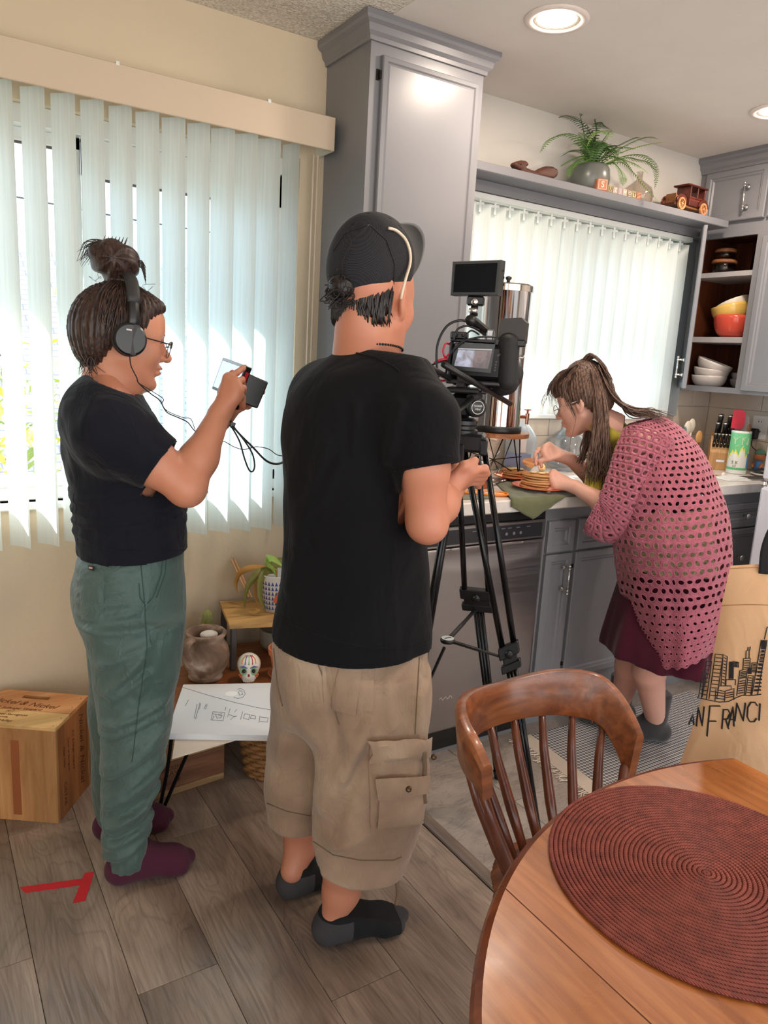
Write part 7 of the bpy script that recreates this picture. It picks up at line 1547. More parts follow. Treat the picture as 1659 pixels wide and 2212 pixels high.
S.cap(L(858,835,-0.085),L(900,905,-0.135),0.082,0.082,0.06).cap(L(900,905,-0.135),L(920,1030,-0.158),0.080,0.068,0.03)
S.cap(L(700,850,0.10),L(690,900,0.15),0.080,0.082,0.06).cap(L(690,900,0.15),L(760,1000,0.22),0.080,0.070,0.03)
P=S.P; zrel=(P[...,2]-L(760,1100)[2])
S.F+=0.008*ripple(P,3,24,5,(1.0,1.0,0.35))+0.005*ripple(P,5,48,4,(1,1,0.5))
for(a,b,w,h_)in(((700,960),(640,1180),0.014,0.010),((770,880),(765,980),0.010,0.007),((735,1000),(690,1090),0.012,0.008),((860,870),(835,990),0.012,0.009),((650,1180),(612,1290),0.014,0.009),((640,1100),(625,1200),0.012,0.007)):
 A,B=L(*a,-0.17),L(*b,-0.17); S.F-=h_*np.exp(-(np.maximum(d_cap(P*V(1,0.0,1),A*V(1,0,1),B*V(1,0,1),0.0,0.0),0)/w)**2)*(P[...,1]<0.0)
S.shell(0.012); S.cut(L(760,1376,0.0),V(0.0,0.02,-1)); S.cut(L(800,760,0.0),V(0.10,0.05,1))
sl_n=(L(920,1030,-0.158)-L(900,905,-0.135)); sl_n/=np.linalg.norm(sl_n); cp_=L(916,1012,-0.155)
near=(P-cp_)@sl_n; reg=(d_cap(P,L(900,905,-0.135),L(925,1060,-0.162),0.115,0.105)<0)&(P[...,0]>L(868,1000,-0.15)[0]-0.012*0)&(P[...,1]<-0.045)
S.F=np.where(reg&(near>-0.004),np.maximum(S.F,near),S.F)
g_sh=S.get(); M_black_t=cloth('black_tshirt',(11,11,14),var=0.15,weave=1000,bump=0.2,sheen=0.04,fold=0.35,fscale=11)
sh_o=finish([g_sh],MS,M_black_t,'shirt',man)
bv=bvh_of(sh_o)
drape_line(bv,[(738,757),(775,764),(815,774),(850,792),(866,806)],0.0016,'collar_seam',M_black_t,man)
drape_line(bv,[(853,1018),(880,1012),(920,1000),(955,985),(978,985)],0.0014,'sleeve_seam',M_black_t,man)
drape_line(bv,[(590,1322),(640,1352),(720,1384),(800,1400),(880,1400),(930,1385)],0.0014,'hem_seam',M_black_t,man)
S=Sculpt(V(L(560,1800,0)[0],-0.25,L(760,1905,-0.09)[2]),V(L(945,1340,0)[0],0.25,L(760,1345)[2]),0.0055); P=S.P
S.F=d_chain(P,rows_px(MS,[(1345,600,918,0.150),(1400,592,922,0.158),(1470,590,924,0.16),(1530,596,922,0.15),(1570,610,918,0.12)]),rnd=0.02)
legR=rows_px(MS,[(1440,690,926,0.088),(1520,686,924,0.098),(1600,682,926,0.105),(1680,676,924,0.108),(1760,672,908,0.105),(1830,674,888,0.098),(1885,680,876,0.092)],-0.088); legL=rows_px(MS,[(1440,592,770,0.085),(1540,584,745,0.098),(1620,578,728,0.100),(1700,572,715,0.10),(1790,576,700,0.092)],0.085)
S.add(d_chain(P,legR,rnd=0.012),0.04).add(d_chain(P,legL,rnd=0.012),0.04)
S.F+=0.010*ripple(P,11,22,5,(1,1,0.6))+0.007*ripple(P,12,50,5,(1,1,0.7))+0.004*ripple(P,13,110,4,(1,1,0.8))*np.exp(-((P[...,2]-L(760,1850,-0.09)[2])/0.03)**2)
for(a,b,of,w,h_)in(((760,1610),(690,1760),-0.19,0.02,0.012),((800,1560),(745,1680),-0.19,0.016,0.010),((640,1480),(600,1640),0.0,0.02,0.010),((840,1480),(850,1570),-0.18,0.012,0.008),((905,1500),(912,1580),-0.15,0.010,0.008),((790,1800),(720,1840),-0.19,0.012,0.008)):
 A,B=L(*a,of),L(*b,of); S.F-=h_*np.exp(-(np.maximum(d_cap(P*V(1,0.15,1),A*V(1,0.15,1),B*V(1,0.15,1),0.0,0.0),0)/w)**2)
for(a,b,of,w,h_)in(((700,1420),(735,1600),-0.14,0.014,0.014),((780,1640),(720,1800),-0.19,0.014,0.009),((925,1420),(915,1470),-0.1,0.012,0.012)):
 A,B=L(*a,of),L(*b,of); S.F+=h_*np.exp(-(np.maximum(d_cap(P*V(1,0.15,1),A*V(1,0.15,1),B*V(1,0.15,1),0.0,0.0),0)/w)**2)
S.shell(0.012); zr=L(770,1862,-0.088)[2]; zl=L(640,1762,0.085)[2]
S.F=np.where(P[...,1]<0.0,np.maximum(S.F,zr-P[...,2]),np.maximum(S.F,zl-P[...,2])); S.cut(L(760,1352),(0,0,1))
def khaki():
 t=NT('khaki_cotton'); n=t.n('ShaderNodeTexNoise',Scale=7.0,Detail=5.0); t.l(t.coord(),n.inputs['Vector']); t.l(t.ramp(n.outputs['Fac'],[(0.3,lin((138,112,92))),(0.55,lin((162,136,113))),(0.75,lin((182,158,134)))]),t.b.inputs['Base Color']); setb(t.b,Roughness=0.92,Sheen_Weight=0.2)
 nb=t.n('ShaderNodeTexNoise',Scale=800.0); t.l(t.coord(),nb.inputs['Vector']); b=t.bump(nb.outputs['Fac'],0.3,0.001); nf=t.n('ShaderNodeTexNoise',Scale=26.0,Detail=3.0,Distortion=1.6); t.l(t.coord((1,1,0.6)),nf.inputs['Vector']); b2=t.n('ShaderNodeBump',Strength=0.45,Distance=0.012); t.l(nf.outputs['Fac'],b2.inputs['Height']); t.l(b2.outputs[0],b.inputs['Normal']); return t.m
M_kh=khaki(); so=finish([S.get()],MS,M_kh,'shorts',man); bv=bvh_of(so)
drape_patch(bv,[(692,1412),(808,1424),(806,1538),(700,1520)],12,12,0.003,'back_pocket',M_kh,so,0.004)
drape_patch(bv,[(736,1424),(782,1428),(770,1544),(722,1530)],6,10,0.0085,'pocket_pleat',M_kh,so,0.002)
drape_patch(bv,[(690,1408),(812,1420),(812,1444),(692,1432)],12,3,0.009,'pocket_flap',M_kh,so,0.002)
drape_patch(bv,[(796,1600),(914,1596),(906,1778),(800,1790)],14,16,0.006,'cargo_pocket',M_kh,so,0.016)
drape_patch(bv,[(790,1592),(918,1588),(916,1630),(800,1642)],14,5,0.018,'pocket_flap',M_kh,so,0.008)
drape_patch(bv,[(812,1672),(906,1668),(900,1768),(812,1780)],10,10,0.021,'cargo_pocket_front',M_kh,so,0.006)
drape_patch(bv,[(806,1668),(908,1664),(906,1704),(808,1712)],10,4,0.029,'pocket_flap',M_kh,so,0.003)
M_stc=plain('khaki_stitch',(120,98,78),0.9); M_brass=plain('brass_dark',(92,70,52),0.35,0.8)
for a,b,l in((752,1430,0.014),(866,1688,0.034),(914,1624,0.03)):
 p=drape(bv,a,b,l); d=CPOS-p; d/=np.linalg.norm(d); MB().lathe([(0,0),(0.0065,0),(0.0065,0.002),(0.003,0.0035),(0,0.0035)],p,d,14).build('button',M_brass,so,True)
for ln in([(592,1400),(600,1480),(612,1530)],[(905,1420),(902,1480),(896,1590)],[(685,1430),(712,1500),(735,1570)],[(674,1815),(720,1846),(780,1858),(850,1858),(872,1848)],[(578,1735),(620,1752),(680,1764)],[(800,1640),(850,1632),(912,1622)]):drape_line(bv,ln,0.0012,'seam',M_stc,so,0.0012)
for pts in([(870,1868,-0.13),(858,1900,-0.13),(860,1930,-0.12),(856,1955,-0.12)],[(797,1875,-0.17),(800,1895,-0.17),(795,1922,-0.17)],[(916,1625,-0.17),(918,1660,-0.17),(915,1700,-0.17),(918,1735,-0.165)]):MB().tube(smooth_path([MS.w(*p)for p in pts],5),0.005,6,flat=(1,0.5),up=tuple(MS.n)).build('drawstring',M_stc,so,True)
S=Sculpt(V(-0.02,-0.02,-0.03),V(0.02,0.03,0.03),0.004)
def sock(heel,toe,ank,sz=1.0):
 pts=[heel,toe,ank]; lo=np.minimum.reduce(pts)-0.07; hi=np.maximum.reduce(pts)+0.07; S=Sculpt(lo,hi,0.004); d=toe-heel; d/=np.linalg.norm(d); s=np.cross(V(0,0,1),d); z=lambda p,h:V(p[0],p[1],h)
 ball=heel+(toe-heel)*0.68; S.ell(z(heel,0.036),(0.036,0.036,0.036),k=0.0).cap(z(heel,0.040),z(ball,0.034),0.036,0.034,0.02)
 S.cap(z(ball+s*0.018,0.030),z(toe+s*0.010-d*0.02,0.026),0.028,0.022,0.02).cap(z(ball-s*0.020,0.028),z(toe-s*0.022-d*0.04,0.022),0.026,0.020,0.02).cap(ank,z(heel+d*0.05,0.055),0.040,0.040,0.03).cap(z(heel+d*0.035,0.07),z(ball,0.04),0.036,0.030,0.03); S.cut(V(0,0,0.0015),(0,0,-1)); S.cut(ank+V(0,0,0.012),(0.35*d[0],0.35*d[1],1)); return S
def sock_mat(name,base,tip,d,heel,toe,lo=0.10,hi=0.86,low=True):
 t=NT(name); tc=t.n('ShaderNodeTexCoord'); dp=t.n('ShaderNodeVectorMath',operation='DOT_PRODUCT'); sb=t.n('ShaderNodeVectorMath',operation='SUBTRACT'); t.l(tc.outputs['Object'],sb.inputs[0]); sb.inputs[1].default_value=tuple(heel); t.l(sb.outputs[0],dp.inputs[0]); dp.inputs[1].default_value=tuple(d)
 ln=float(np.linalg.norm(toe-heel)); mp=t.n('ShaderNodeMath',operation='DIVIDE'); t.l(dp.outputs['Value'],mp.inputs[0]); mp.inputs[1].default_value=ln
 r=t.ramp(mp.outputs[0],[(0.0,(1,1,1)),(lo,(0,0,0)),(hi,(1,1,1))]); r.node.color_ramp.interpolation='CONSTANT'; sp=t.n('ShaderNodeSeparateXYZ'); t.l(tc.outputs['Object'],sp.inputs[0])
 zz=t.ramp(sp.outputs['Z'],[(0.0,(1,1,1)),(0.075,(0,0,0))]); zz.node.color_ramp.interpolation='CONSTANT'
 t.l(t.mix(t.mix(1.0,r,zz,'MULTIPLY'),lin(base),lin(tip)),t.b.inputs['Base Color']); n=t.n('ShaderNodeTexNoise',Scale=500.0); t.l(t.coord(),n.inputs['Vector']); t.bump(n.outputs['Fac'],0.4,0.001); setb(t.b,Roughness=0.95); return t.m
hR,tR=V(0.780,1.362,0),V(0.985,1.312,0); hL,tL=V(0.768,1.548,0),V(0.965,1.535,0)
for(h_,t_,lb)in((hR,tR,'sock_a'),(hL,tL,'sock_b')):
 d=(t_-h_)/np.linalg.norm(t_-h_); S=sock(h_,t_,h_+d*0.022+V(0,0,0.085)); v_,f_=S.get(); ob=np_mesh('sock',v_,f_,sock_mat('sock_'+lb,(12,12,14),(58,56,58),d,h_,t_,0.24,0.84),man)
 if lb=='sock_a':
  bs_=bvh_of(ob)
  for a in(800,806,812,820,838):drape_line(bs_,[(a,2050),(a-6,2068)],0.0016,'sock_stripe',plain('stripe_grey',(150,148,148),0.9),ob,0.0005)
S=Sculpt(ho-V(0.17,0.17,0.06),ho+V(0.17,0.2,0.20),0.004); Rc_=head_frame(math.radians(60),-0.28); cc0=ho+V(-0.012,-0.008,0.058)
S.ell(cc0+Rc_@V(0.0,0,0.006),(0.105,0.086,0.094),Rc_,0.0); S.ell(cc0+Rc_@V(0.045,0,0.034),(0.062,0.072,0.076),Rc_,0.03); S.ell(cc0+Rc_@V(-0.005,0,0.058),(0.05,0.045,0.05),Rc_,0.05)
rib=np.abs(np.sin(np.arctan2((S.P-cc0)@Rc_[:,1],(S.P-cc0)@Rc_[:,0])*3)); S.F+=0.0015*np.exp(-(rib/0.05)**2); S.shell(0.007); S.cut(cc0+Rc_@V(0,0,-0.040),-Rc_[:,2])
S.ell(cc0+Rc_@V(-0.105,0.012,-0.035),(0.05,0.036,0.026),Rc_,0.004,True)
def mesh_mat():
 t=NT('cap_mesh'); sc=t.coord((420,420,420)); n=t.n('ShaderNodeTexChecker',Scale=1.0); t.l(sc,n.inputs['Vector']); t.l(t.ramp(n.outputs['Fac'],[(0.0,lin((10,10,12))),(1.0,lin((38,38,46)))]),t.b.inputs['Base Color']); setb(t.b,Roughness=0.85); t.bump(n.outputs['Fac'],0.6,0.0015); return t.m
M_capm=mesh_mat(); cap_o=finish([S.get()],MS,M_capm,'cap',man); M_capb=cloth('cap_brim_cloth',(14,14,16),var=0.1)
inner=[(846,500,-0.01),(858,506,0.0),(872,522,0.0),(880,545,-0.005),(882,570,-0.02),(876,600,-0.03),(868,614,-0.03)]
outer=[(852,486,0.045),(872,481,0.075),(898,484,0.09),(914,502,0.095),(918,532,0.09),(908,572,0.07),(886,606,0.03)]
ip=smooth_path([MS.w(*p)for p in inner],4); op=smooth_path([MS.w(*p)for p in outer],4); rows=[]
for k in range(8):
 t=k/7; rows.append([a_*(1-t)+b_*t+MS.n*0.012*math.sin(PI*t)*math.sin(PI*i/(len(ip)-1))for i,(a_,b_)in enumerate(zip(ip,op))])
bo=MB().grid(rows).build('cap_brim',M_capb,cap_o,True); bo.modifiers.new('thick','SOLIDIFY').thickness=0.003
MB().ball(MS.W(cc0+Rc_@V(0,0,0.108)),0.0075,12,8).build('cap_button',M_capb,cap_o,True)
bvc=bvh_of(cap_o)
for ln in([(797,486),(760,520),(740,570),(738,610)],[(800,488),(835,520),(852,570),(850,620)],[(797,486),(745,505),(716,550)]):drape_line(bvc,ln,0.0012,'cap_seam',M_capb,cap_o,0.0006)
gl_=thing('eyeglasses','cream coloured glasses arm resting over the black cap','glasses',MS.w(880,560,-0.08)); P=[drape(bvc,a,b,0.006)for a,b in((836,497),(848,500),(860,508),(872,522),(880,545),(880,570))]; P=[p for p in P if p is not None]; P+=[MS.W(L(877,600,-0.085)),MS.W(L(869,630,-0.09)),MS.W(L(866,646,-0.085))]
MB().tube(smooth_path(P,4),0.0036,8,flat=(1,0.8)).build('temple',plain('cream_acetate',(226,206,182),0.3),gl_,True)
M_hm=hair_mat('man_hair',(18,14,14),(52,44,42)); mb=MB(); g=np.random.default_rng(4)
for k in range(260):
 y=g.uniform(-0.070,0.070); z0=-0.012+0.02*g.uniform(-1,1); x=-0.094*math.sqrt(max(0.05,1-(y/0.083)**2)); p0=qm(x+0.006,y,z0+0.03); p1=qm(x-0.003,y*1.02,z0-0.012); p2=qm(x+0.012,y*0.93+g.uniform(-.008,.008),z0-0.024-g.uniform(0,0.012)); mb.tube([MS.W(p)for p in smooth_path([p0,p1,p2],3)],[0.0022,0.0026,0.0024,0.0022,0.0018,0.0012,0.0004],4)
for k in range(70):
 a=g.uniform(0,6.28); c0=qm(-0.112,0.014,0.018)+V(*g.normal(size=3))*0.012; P=[c0]
 for j in range(7):a+=0.9; P.append(P[-1]+V(0.007*math.cos(a)-0.001,0.006*math.sin(a)*0.8-0.0015,-0.0035+0.004*math.sin(a*1.3)))
 mb.tube([MS.W(p)for p in smooth_path(P,3)],0.0011,4)
S=Sculpt(qm(-0.11,0.014,0.015)-0.05,qm(-0.11,0.014,0.015)+0.05,0.004); S.ell(qm(-0.108,0.014,0.018),(0.026,0.028,0.024),k=0.0); S.F+=0.004*ripple(S.P,8,160,5,(1,1,1)); v_,f_=S.get(); o2=len(mb.v); mb.add(MS.W(v_),f_)
mb.build('hair',M_hm,man,True)
def beads(St,ring,r,m,name,label=None,par=None):
 mb=MB()
 for p in ring:mb.ball(St.W(p),r,8,6)
 return mb.build(name,m,par,True)
nk=L(797,752,-0.01); beads(MS,[nk+V(0.073*math.cos(a),0.073*math.sin(a),0.004*math.cos(a)-0.004-0.012*math.sin(a))for a in np.linspace(0,2*PI,70,endpoint=False)],0.0026,M_black,'necklace',None,man)
ax=(w2_-e2_)/np.linalg.norm(w2_-e2_); u_,v2_,_=frame_from(ax); beads(MS,[w2_-ax*0.012+u_*0.033*math.cos(a)+v2_*0.033*math.sin(a)for a in np.linspace(0,2*PI,26,endpoint=False)],0.0050,M_black,'bracelet',None,man)
# --- the woman with the headphones (profile, looking at a hand-held monitor)
LS=Stand(0.48,1.86); L=LS.l
lady=thing('person','person in dark t-shirt and green trousers wearing headphones by the blinds','person',LS.base)
M_skl=skin('skin_lady',(206,142,112),(190,100,72))
phl=math.radians(16); R=head_frame(phl,math.radians(7)); ho=L(268,733,0.0); S=Sculpt(ho-V(0.13,0.15,0.20),ho+V(0.16,0.16,0.16),0.0032); ql=sculpt_head(S,ho,R,0.95,1.06,1.0,1.0)
S.cap(ho+R@V(-0.028,0,-0.055),L(232,835,0.0),0.052,0.062,0.03); S.cap(ho+R@V(0.0,0,-0.075),L(252,850,0.0),0.036,0.05,0.03); g_head=S.get()
sh_=L(232,925,-0.165); el=L(402,1052,-0.20); wrl=L(474,895,-0.115)
S=Sculpt(np.minimum.reduce([sh_,el,wrl])-V(0.08,0.08,0.10),np.maximum.reduce([sh_,el,wrl])+V(0.18,0.16,0.14),0.0034)
S.cap(sh_,sh_*0.45+el*0.55,0.055,0.053,0.02).cap(sh_*0.45+el*0.55,el,0.053,0.040,0.02); S.ell(el+V(0.004,0,-0.006),(0.036,0.036,0.034),k=0.02); m_=el*0.6+wrl*0.4; S.cap(el,m_,0.041,0.041,0.02).cap(m_,wrl,0.041,0.026,0.02)
def lp(a,b,o):return L(a,b,o)
kn=[lp(494,818,-0.098),lp(507,828,-0.112),lp(512,843,-0.120),lp(509,858,-0.122)]
hand_fingers(S,wrl,kn,[[lp(512,805,-0.085),lp(524,796,-0.070),lp(529,793,-0.060)],[lp(523,820,-0.098),lp(524,829,-0.070),lp(517,832,-0.055)],[lp(526,838,-0.104),lp(526,846,-0.074),lp(518,848,-0.058)],[lp(521,854,-0.108),lp(521,861,-0.080),lp(514,862,-0.064)]],0.0080,[lp(478,848,-0.085),lp(488,822,-0.062),lp(502,806,-0.050)],palm=0.0185,k=0.0028)
g_a1=S.get()
sh2=L(262,925,0.15); el2=L(385,1040,0.16); wr2=L(478,905,0.03)
S=Sculpt(np.minimum.reduce([sh2,el2,wr2])-V(0.08,0.10,0.10),np.maximum.reduce([sh2,el2,wr2])+V(0.20,0.08,0.14),0.0036)
S.cap(sh2,el2,0.052,0.038,0.02); m_=el2*0.6+wr2*0.4; S.cap(el2,m_,0.040,0.040,0.02).cap(m_,wr2,0.040,0.025,0.02)
kn=[lp(520,868,0.02),lp(518,874,0.0),lp(512,878,-0.02),lp(506,880,-0.038)]
hand_fingers(S,wr2,kn,[[lp(546,864,0.035),lp(562,850,0.04),lp(568,846,0.035)],[lp(545,872,0.02),lp(555,862,0.028)],[lp(535,878,0.0),lp(545,868,0.01)],[lp(525,880,-0.02),lp(534,872,-0.01)]],0.0085,[lp(500,878,-0.05),lp(524,876,-0.075),lp(529,856,-0.078)],palm=0.019,k=0.003)
g_a2=S.get()
S=Sculpt(V(-0.22,-0.2,L(260,1200)[2]),V(0.18,0.2,L(260,790)[2]),0.012); S.F=d_chain(S.P,rows_px(LS,[(800,200,262,0.05),(850,175,290,0.12),(930,160,345,0.13),(1080,185,370,0.12),(1190,195,380,0.13)])); g_t=S.get()
lb=finish([g_head,g_a1,g_a2,g_t],LS,M_skl,'body',lady)
M_hl=hair_mat('lady_hair',(28,18,17),(78,56,48)); face_bits(LS,ql,R,0.95,lb,M_hl,None)
MB().ball(LS.W(ql(0.0975,0,-0.0575)),V(0.004,0.017,0.0035),14,8,np.array([LS.W(R[:,i])-LS.base for i in range(3)]).T).build('lip',plain('lip_rose',(176,92,84),0.4),lb,True); MB().ball(LS.W(ql(0.0955,0,-0.070)),V(0.004,0.015,0.004),14,8,np.array([LS.W(R[:,i])-LS.base for i in range(3)]).T).build('lip',MATS['lip_rose'],lb,True)
rows=[(812,178,285,0.070),(835,158,300,0.105),(870,142,318,0.150),(920,133,342,0.175),(980,134,380,0.165),(1040,146,396,0.150),(1100,156,402,0.145),(1150,163,406,0.150),(1230,168,410,0.155)]
S=Sculpt(V(L(110,1000)[0],-0.27,L(260,1240)[2]),V(L(430,1000,0)[0],0.27,L(260,795)[2]),0.0050); P=S.P; S.F=d_chain(P,rows_px(LS,rows),rnd=0.01)
so_n=L(355,1010,-0.19); S.cap(L(222,895,-0.11),L(245,935,-0.165),0.085,0.082,0.06).cap(L(245,935,-0.165),so_n,0.082,0.066,0.03)
S.cap(L(240,895,0.11),L(262,930,0.155),0.08,0.08,0.06).cap(L(262,930,0.155),L(350,1005,0.17),0.08,0.062,0.03)
S.F+=0.004*ripple(P,21,30,5,(1,1,0.8))+0.003*ripple(P,22,70,4,(1,1,1))
for z0,a,ph in((1085,0.006,0.0),(1105,0.006,1.3),(1128,0.005,0.5),(1060,0.005,2.0),(1045,0.004,0.9)):
 zz=L(260,z0)[2]; S.F-=a*np.exp(-(((P[...,2]-zz)-0.012*np.sin(P[...,0]*16+ph)-0.10*(P[...,0]+0.05)*0.3)/0.007)**2)
S.shell(0.011); S.cut(L(280,1188,0.0),V(0.06,0.0,-1)); S.cut(L(225,822,0.0),V(0.34,0.0,0.95))
for(cpt,p0)in((so_n,L(245,935,-0.165)),(L(350,1005,0.17),L(262,930,0.155))):
 n_=cpt-p0; n_/=np.linalg.norm(n_); cpt=cpt-n_*0.012; near=(P-cpt)@n_; reg=d_cap(P,p0,cpt+n_*0.10,0.105,0.10)<0; reg&=(np.sign(P[...,1])==np.sign(cpt[1]))&(np.abs(P[...,1])>0.075)
 S.F=np.where(reg&(near>-0.004),np.maximum(S.F,near),S.F)
M_nav=cloth('navy_tshirt',(20,21,30),var=0.2,weave=900,bump=0.2,sheen=0.06,fold=0.4,fscale=14)
to=finish([S.get()],LS,M_nav,'shirt',lady); bv=bvh_of(to)
drape_line(bv,[(205,850),(190,880),(178,920),(176,960)],0.0012,'shoulder_seam',M_nav,lady); drape_line(bv,[(292,1028),(320,1010),(350,985),(366,968)],0.0012,'sleeve_seam',M_nav,lady); drape_line(bv,[(172,1170),(230,1186),(300,1190),(400,1184)],0.0012,'hem_seam',M_nav,lady)
S=Sculpt(V(L(135,1300)[0],-0.25,0.03),V(L(430,1300)[0],0.25,L(280,1165)[2]),0.0055); P=S.P
S.F=d_chain(P,rows_px(LS,[(1165,178,398,0.135),(1210,162,402,0.15),(1260,153,403,0.16),(1310,156,400,0.165),(1360,172,395,0.155),(1400,190,390,0.12)]),rnd=0.02)
S.add(d_chain(P,rows_px(LS,[(1340,180,396,0.085),(1420,194,390,0.092),(1500,204,380,0.088),(1580,212,368,0.082),(1660,216,352,0.078),(1740,220,332,0.072),(1810,224,318,0.064),(1850,230,316,0.052),(1872,238,310,0.042)],-0.088),rnd=0.01),0.035)
S.add(d_chain(P,rows_px(LS,[(1340,178,390,0.085),(1420,186,372,0.092),(1500,188,352,0.088),(1580,190,332,0.082),(1660,195,318,0.076),(1730,202,305,0.068),(1768,210,296,0.05),(1786,218,288,0.042)],0.10),rnd=0.01),0.035)
S.F+=0.005*ripple(P,31,26,5,(1,1,0.9))+0.003*ripple(P,33,60,5,(1,1,0.8))
g=np.random.default_rng(5)
for k in range(22):
 y0=1370+k*22+g.uniform(-6,6); a,b=L(330+g.uniform(-40,40),y0,-0.17),L(215+g.uniform(0,30),y0+70+g.uniform(-20,20),-0.17); h_=g.uniform(0.008,0.015)*(1 if k%3 else -0.8)
 S.F-=h_*np.exp(-(np.maximum(d_cap(P*V(1,0,1),a*V(1,0,1),b*V(1,0,1),0.0,0.0),0)/0.011)**2)
for k in range(6):
 y0=1235+k*24; a,b=L(165,y0,-0.1),L(300+g.uniform(-40,40),y0-8,-0.15); S.F-=0.005*np.exp(-(np.maximum(d_cap(P*V(1,0,1),a*V(1,0,1),b*V(1,0,1),0.0,0.0),0)/0.008)**2)
ang_=np.arctan2(P[...,1],P[...,0]); cuff=np.exp(-((P[...,2]-(L(275,1858,-0.088)[2]))/0.02)**2); S.F+=0.003*cuff*np.sin(ang_*40)
def pants_mat():
 t=NT('sage_nylon'); n=t.n('ShaderNodeTexNoise',Scale=5.0,Detail=3.0); t.l(t.coord(),n.inputs['Vector']); t.l(t.ramp(n.outputs['Fac'],[(0.3,lin((62,84,79))),(0.7,lin((76,98,92)))]),t.b.inputs['Base Color']); setb(t.b,Roughness=0.6,Sheen_Weight=0.15)
 nf=t.n('ShaderNodeTexNoise',Scale=22.0,Detail=3.0,Distortion=2.0); t.l(t.coord((1,1,0.7)),nf.inputs['Vector']); t.bump(nf.outputs['Fac'],0.5,0.012); return t.m
M_pt=pants_mat(); S.norm(); po=finish([S.get()],LS,M_pt,'trousers',lady); bv=bvh_of(po); M_pst=plain('sage_stitch',(52,72,68),0.8)
drape_patch(bv,[(170,1222),(226,1232),(224,1346),(176,1338)],8,10,0.0015,'back_pocket',M_pt,po,0.003)
drape_patch(bv,[(322,1362),(396,1338),(396,1352),(326,1392)],8,3,0.002,'cargo_flap',M_pt,po,0.003)
drape_patch(bv,[(193,1222),(206,1224),(206,1234),(194,1232)],3,3,0.005,'brand_tab',plain('tab_black',(20,18,18),0.7),po,0.0005)
drape_patch(bv,[(196,1227),(204,1228),(204,1231),(196,1230)],3,2,0.0065,'tab_mark',plain('tab_mark',(206,150,120),0.6),po,0.0003)
for ln in([(304,1220),(312,1300),(318,1400),(300,1520),(285,1650)],[(352,1196),(348,1240),(330,1290),(314,1308)],[(360,1196),(356,1240),(336,1296)],[(314,1308),(302,1290),(300,1255)]):drape_line(bv,ln,0.0011,'seam',M_pst,po,0.0008)
M_plum=cloth('plum_sock',(78,34,52),var=0.12,weave=500,bump=0.4,sheen=0.08)
for(h_,t_)in((V(0.392,1.806,0),V(0.585,1.775,0)),(V(0.402,2.01,0),V(0.588,1.985,0))):
 d=(t_-h_)/np.linalg.norm(t_-h_); S=sock(h_,t_,h_+d*0.03+V(0,0,0.11)); v_,f_=S.get(); np_mesh('sock',v_,f_,M_plum,lady)
S=Sculpt(ho-V(0.17,0.15,0.14),ho+V(0.14,0.16,0.26),0.0034); P=S.P; s_=0.95
S.ell(ql(-0.018,0,0.042),V(0.106,0.086,0.094)*s_,R,0.0); S.ell(ql(-0.070,0,0.000),V(0.058,0.066,0.072)*s_,R,0.04); S.ell(ql(-0.060,0,-0.040),V(0.040,0.052,0.045)*s_,R,0.03); S.ell(ql(0.045,0,0.086),V(0.046,0.060,0.030)*s_,R,0.03)
d_face=(P-ql(0.066,0,-0.035)); S.sub(d_ell(P,ql(0.085,0,-0.020),V(0.066,0.12,0.096)*s_,R),0.032); S.sub(d_ell(P,ql(0.012,0,-0.060),V(0.066,0.12,0.062)*s_,R),0.025); S.sub(d_ell(P,ql(-0.004,-0.09,-0.004),V(0.034,0.035,0.042)*s_,R),0.006)
top=ql(-0.012,0,0.150); rel=(P-top); az=np.arctan2(rel@R[:,1],rel@R[:,0]); S.F+=0.0016*np.sin(az*46)+0.001*np.sin(az*90+2)
bun=L(247,562,0.0); S.ell(bun,(0.058,0.052,0.045),rotm('Y',0.2),0.004); S.cap(top-V(0,0,0.045),bun-V(0,0,0.02),0.026,0.026,0.012); rb_=P-bun; S.F+=np.where(P[...,2]>bun[2]-0.05,0.0028*np.sin(np.arctan2(rb_[...,2],rb_[...,0])*7+rb_[...,1]*60+rb_[...,0]*40),0)
v_,f_=S.get(); mb=MB(); mb.add(LS.W(v_),f_); g=np.random.default_rng(9)
def W2(p):return LS.W(p)
def on_hair(p,lift=0.002):
 q_=R.T@(p-ho)/s_-V(-0.018,0,0.038); rr=V(0.108,0.088,0.098); k_=math.sqrt(((q_/rr)**2).sum()); q_=q_/k_*(1+lift/0.1); return ho+R@((q_+V(-0.018,0,0.038))*s_)
for k in range(150):
 sd=-1 if k%5 else 1; t=g.uniform(0,1)
 a=V(0.075-0.035*t,sd*(0.035+0.04*t),0.085-0.03*t)if t<0.45 else V(0.02-0.12*(t-0.45)/0.55,sd*(0.086-0.03*(t-0.45)),0.035-0.11*(t-0.45)/0.55)
 e=V(-0.02+g.uniform(-.02,.02),sd*0.012,0.136); P_=[on_hair(ho+R@((a*(1-f_)+e*f_)*s_),0.0015+g.uniform(0,0.004))for f_ in np.linspace(0,1,7)]
 mb.tube([W2(p)for p in smooth_path(P_,2)],[0.0012]*4+[0.0022]*6+[0.0016]*3,4,flat=(1,0.5))
for k in range(26):
 a=L(246+g.uniform(-6,10),545,g.uniform(-0.02,0.02)); b=L(228+g.uniform(-14,10),526+g.uniform(-6,4),g.uniform(-0.02,0.02)); c=L(200+g.uniform(-16,16),528+g.uniform(-8,10),g.uniform(-0.03,0.03)); d=L(176+g.uniform(-12,20),552+g.uniform(-12,26),g.uniform(-0.03,0.03)); mb.tube([W2(p)for p in smooth_path([a,b,c,d],4)],[0.0024*(1-0.85*i/12)for i in range(13)],4)
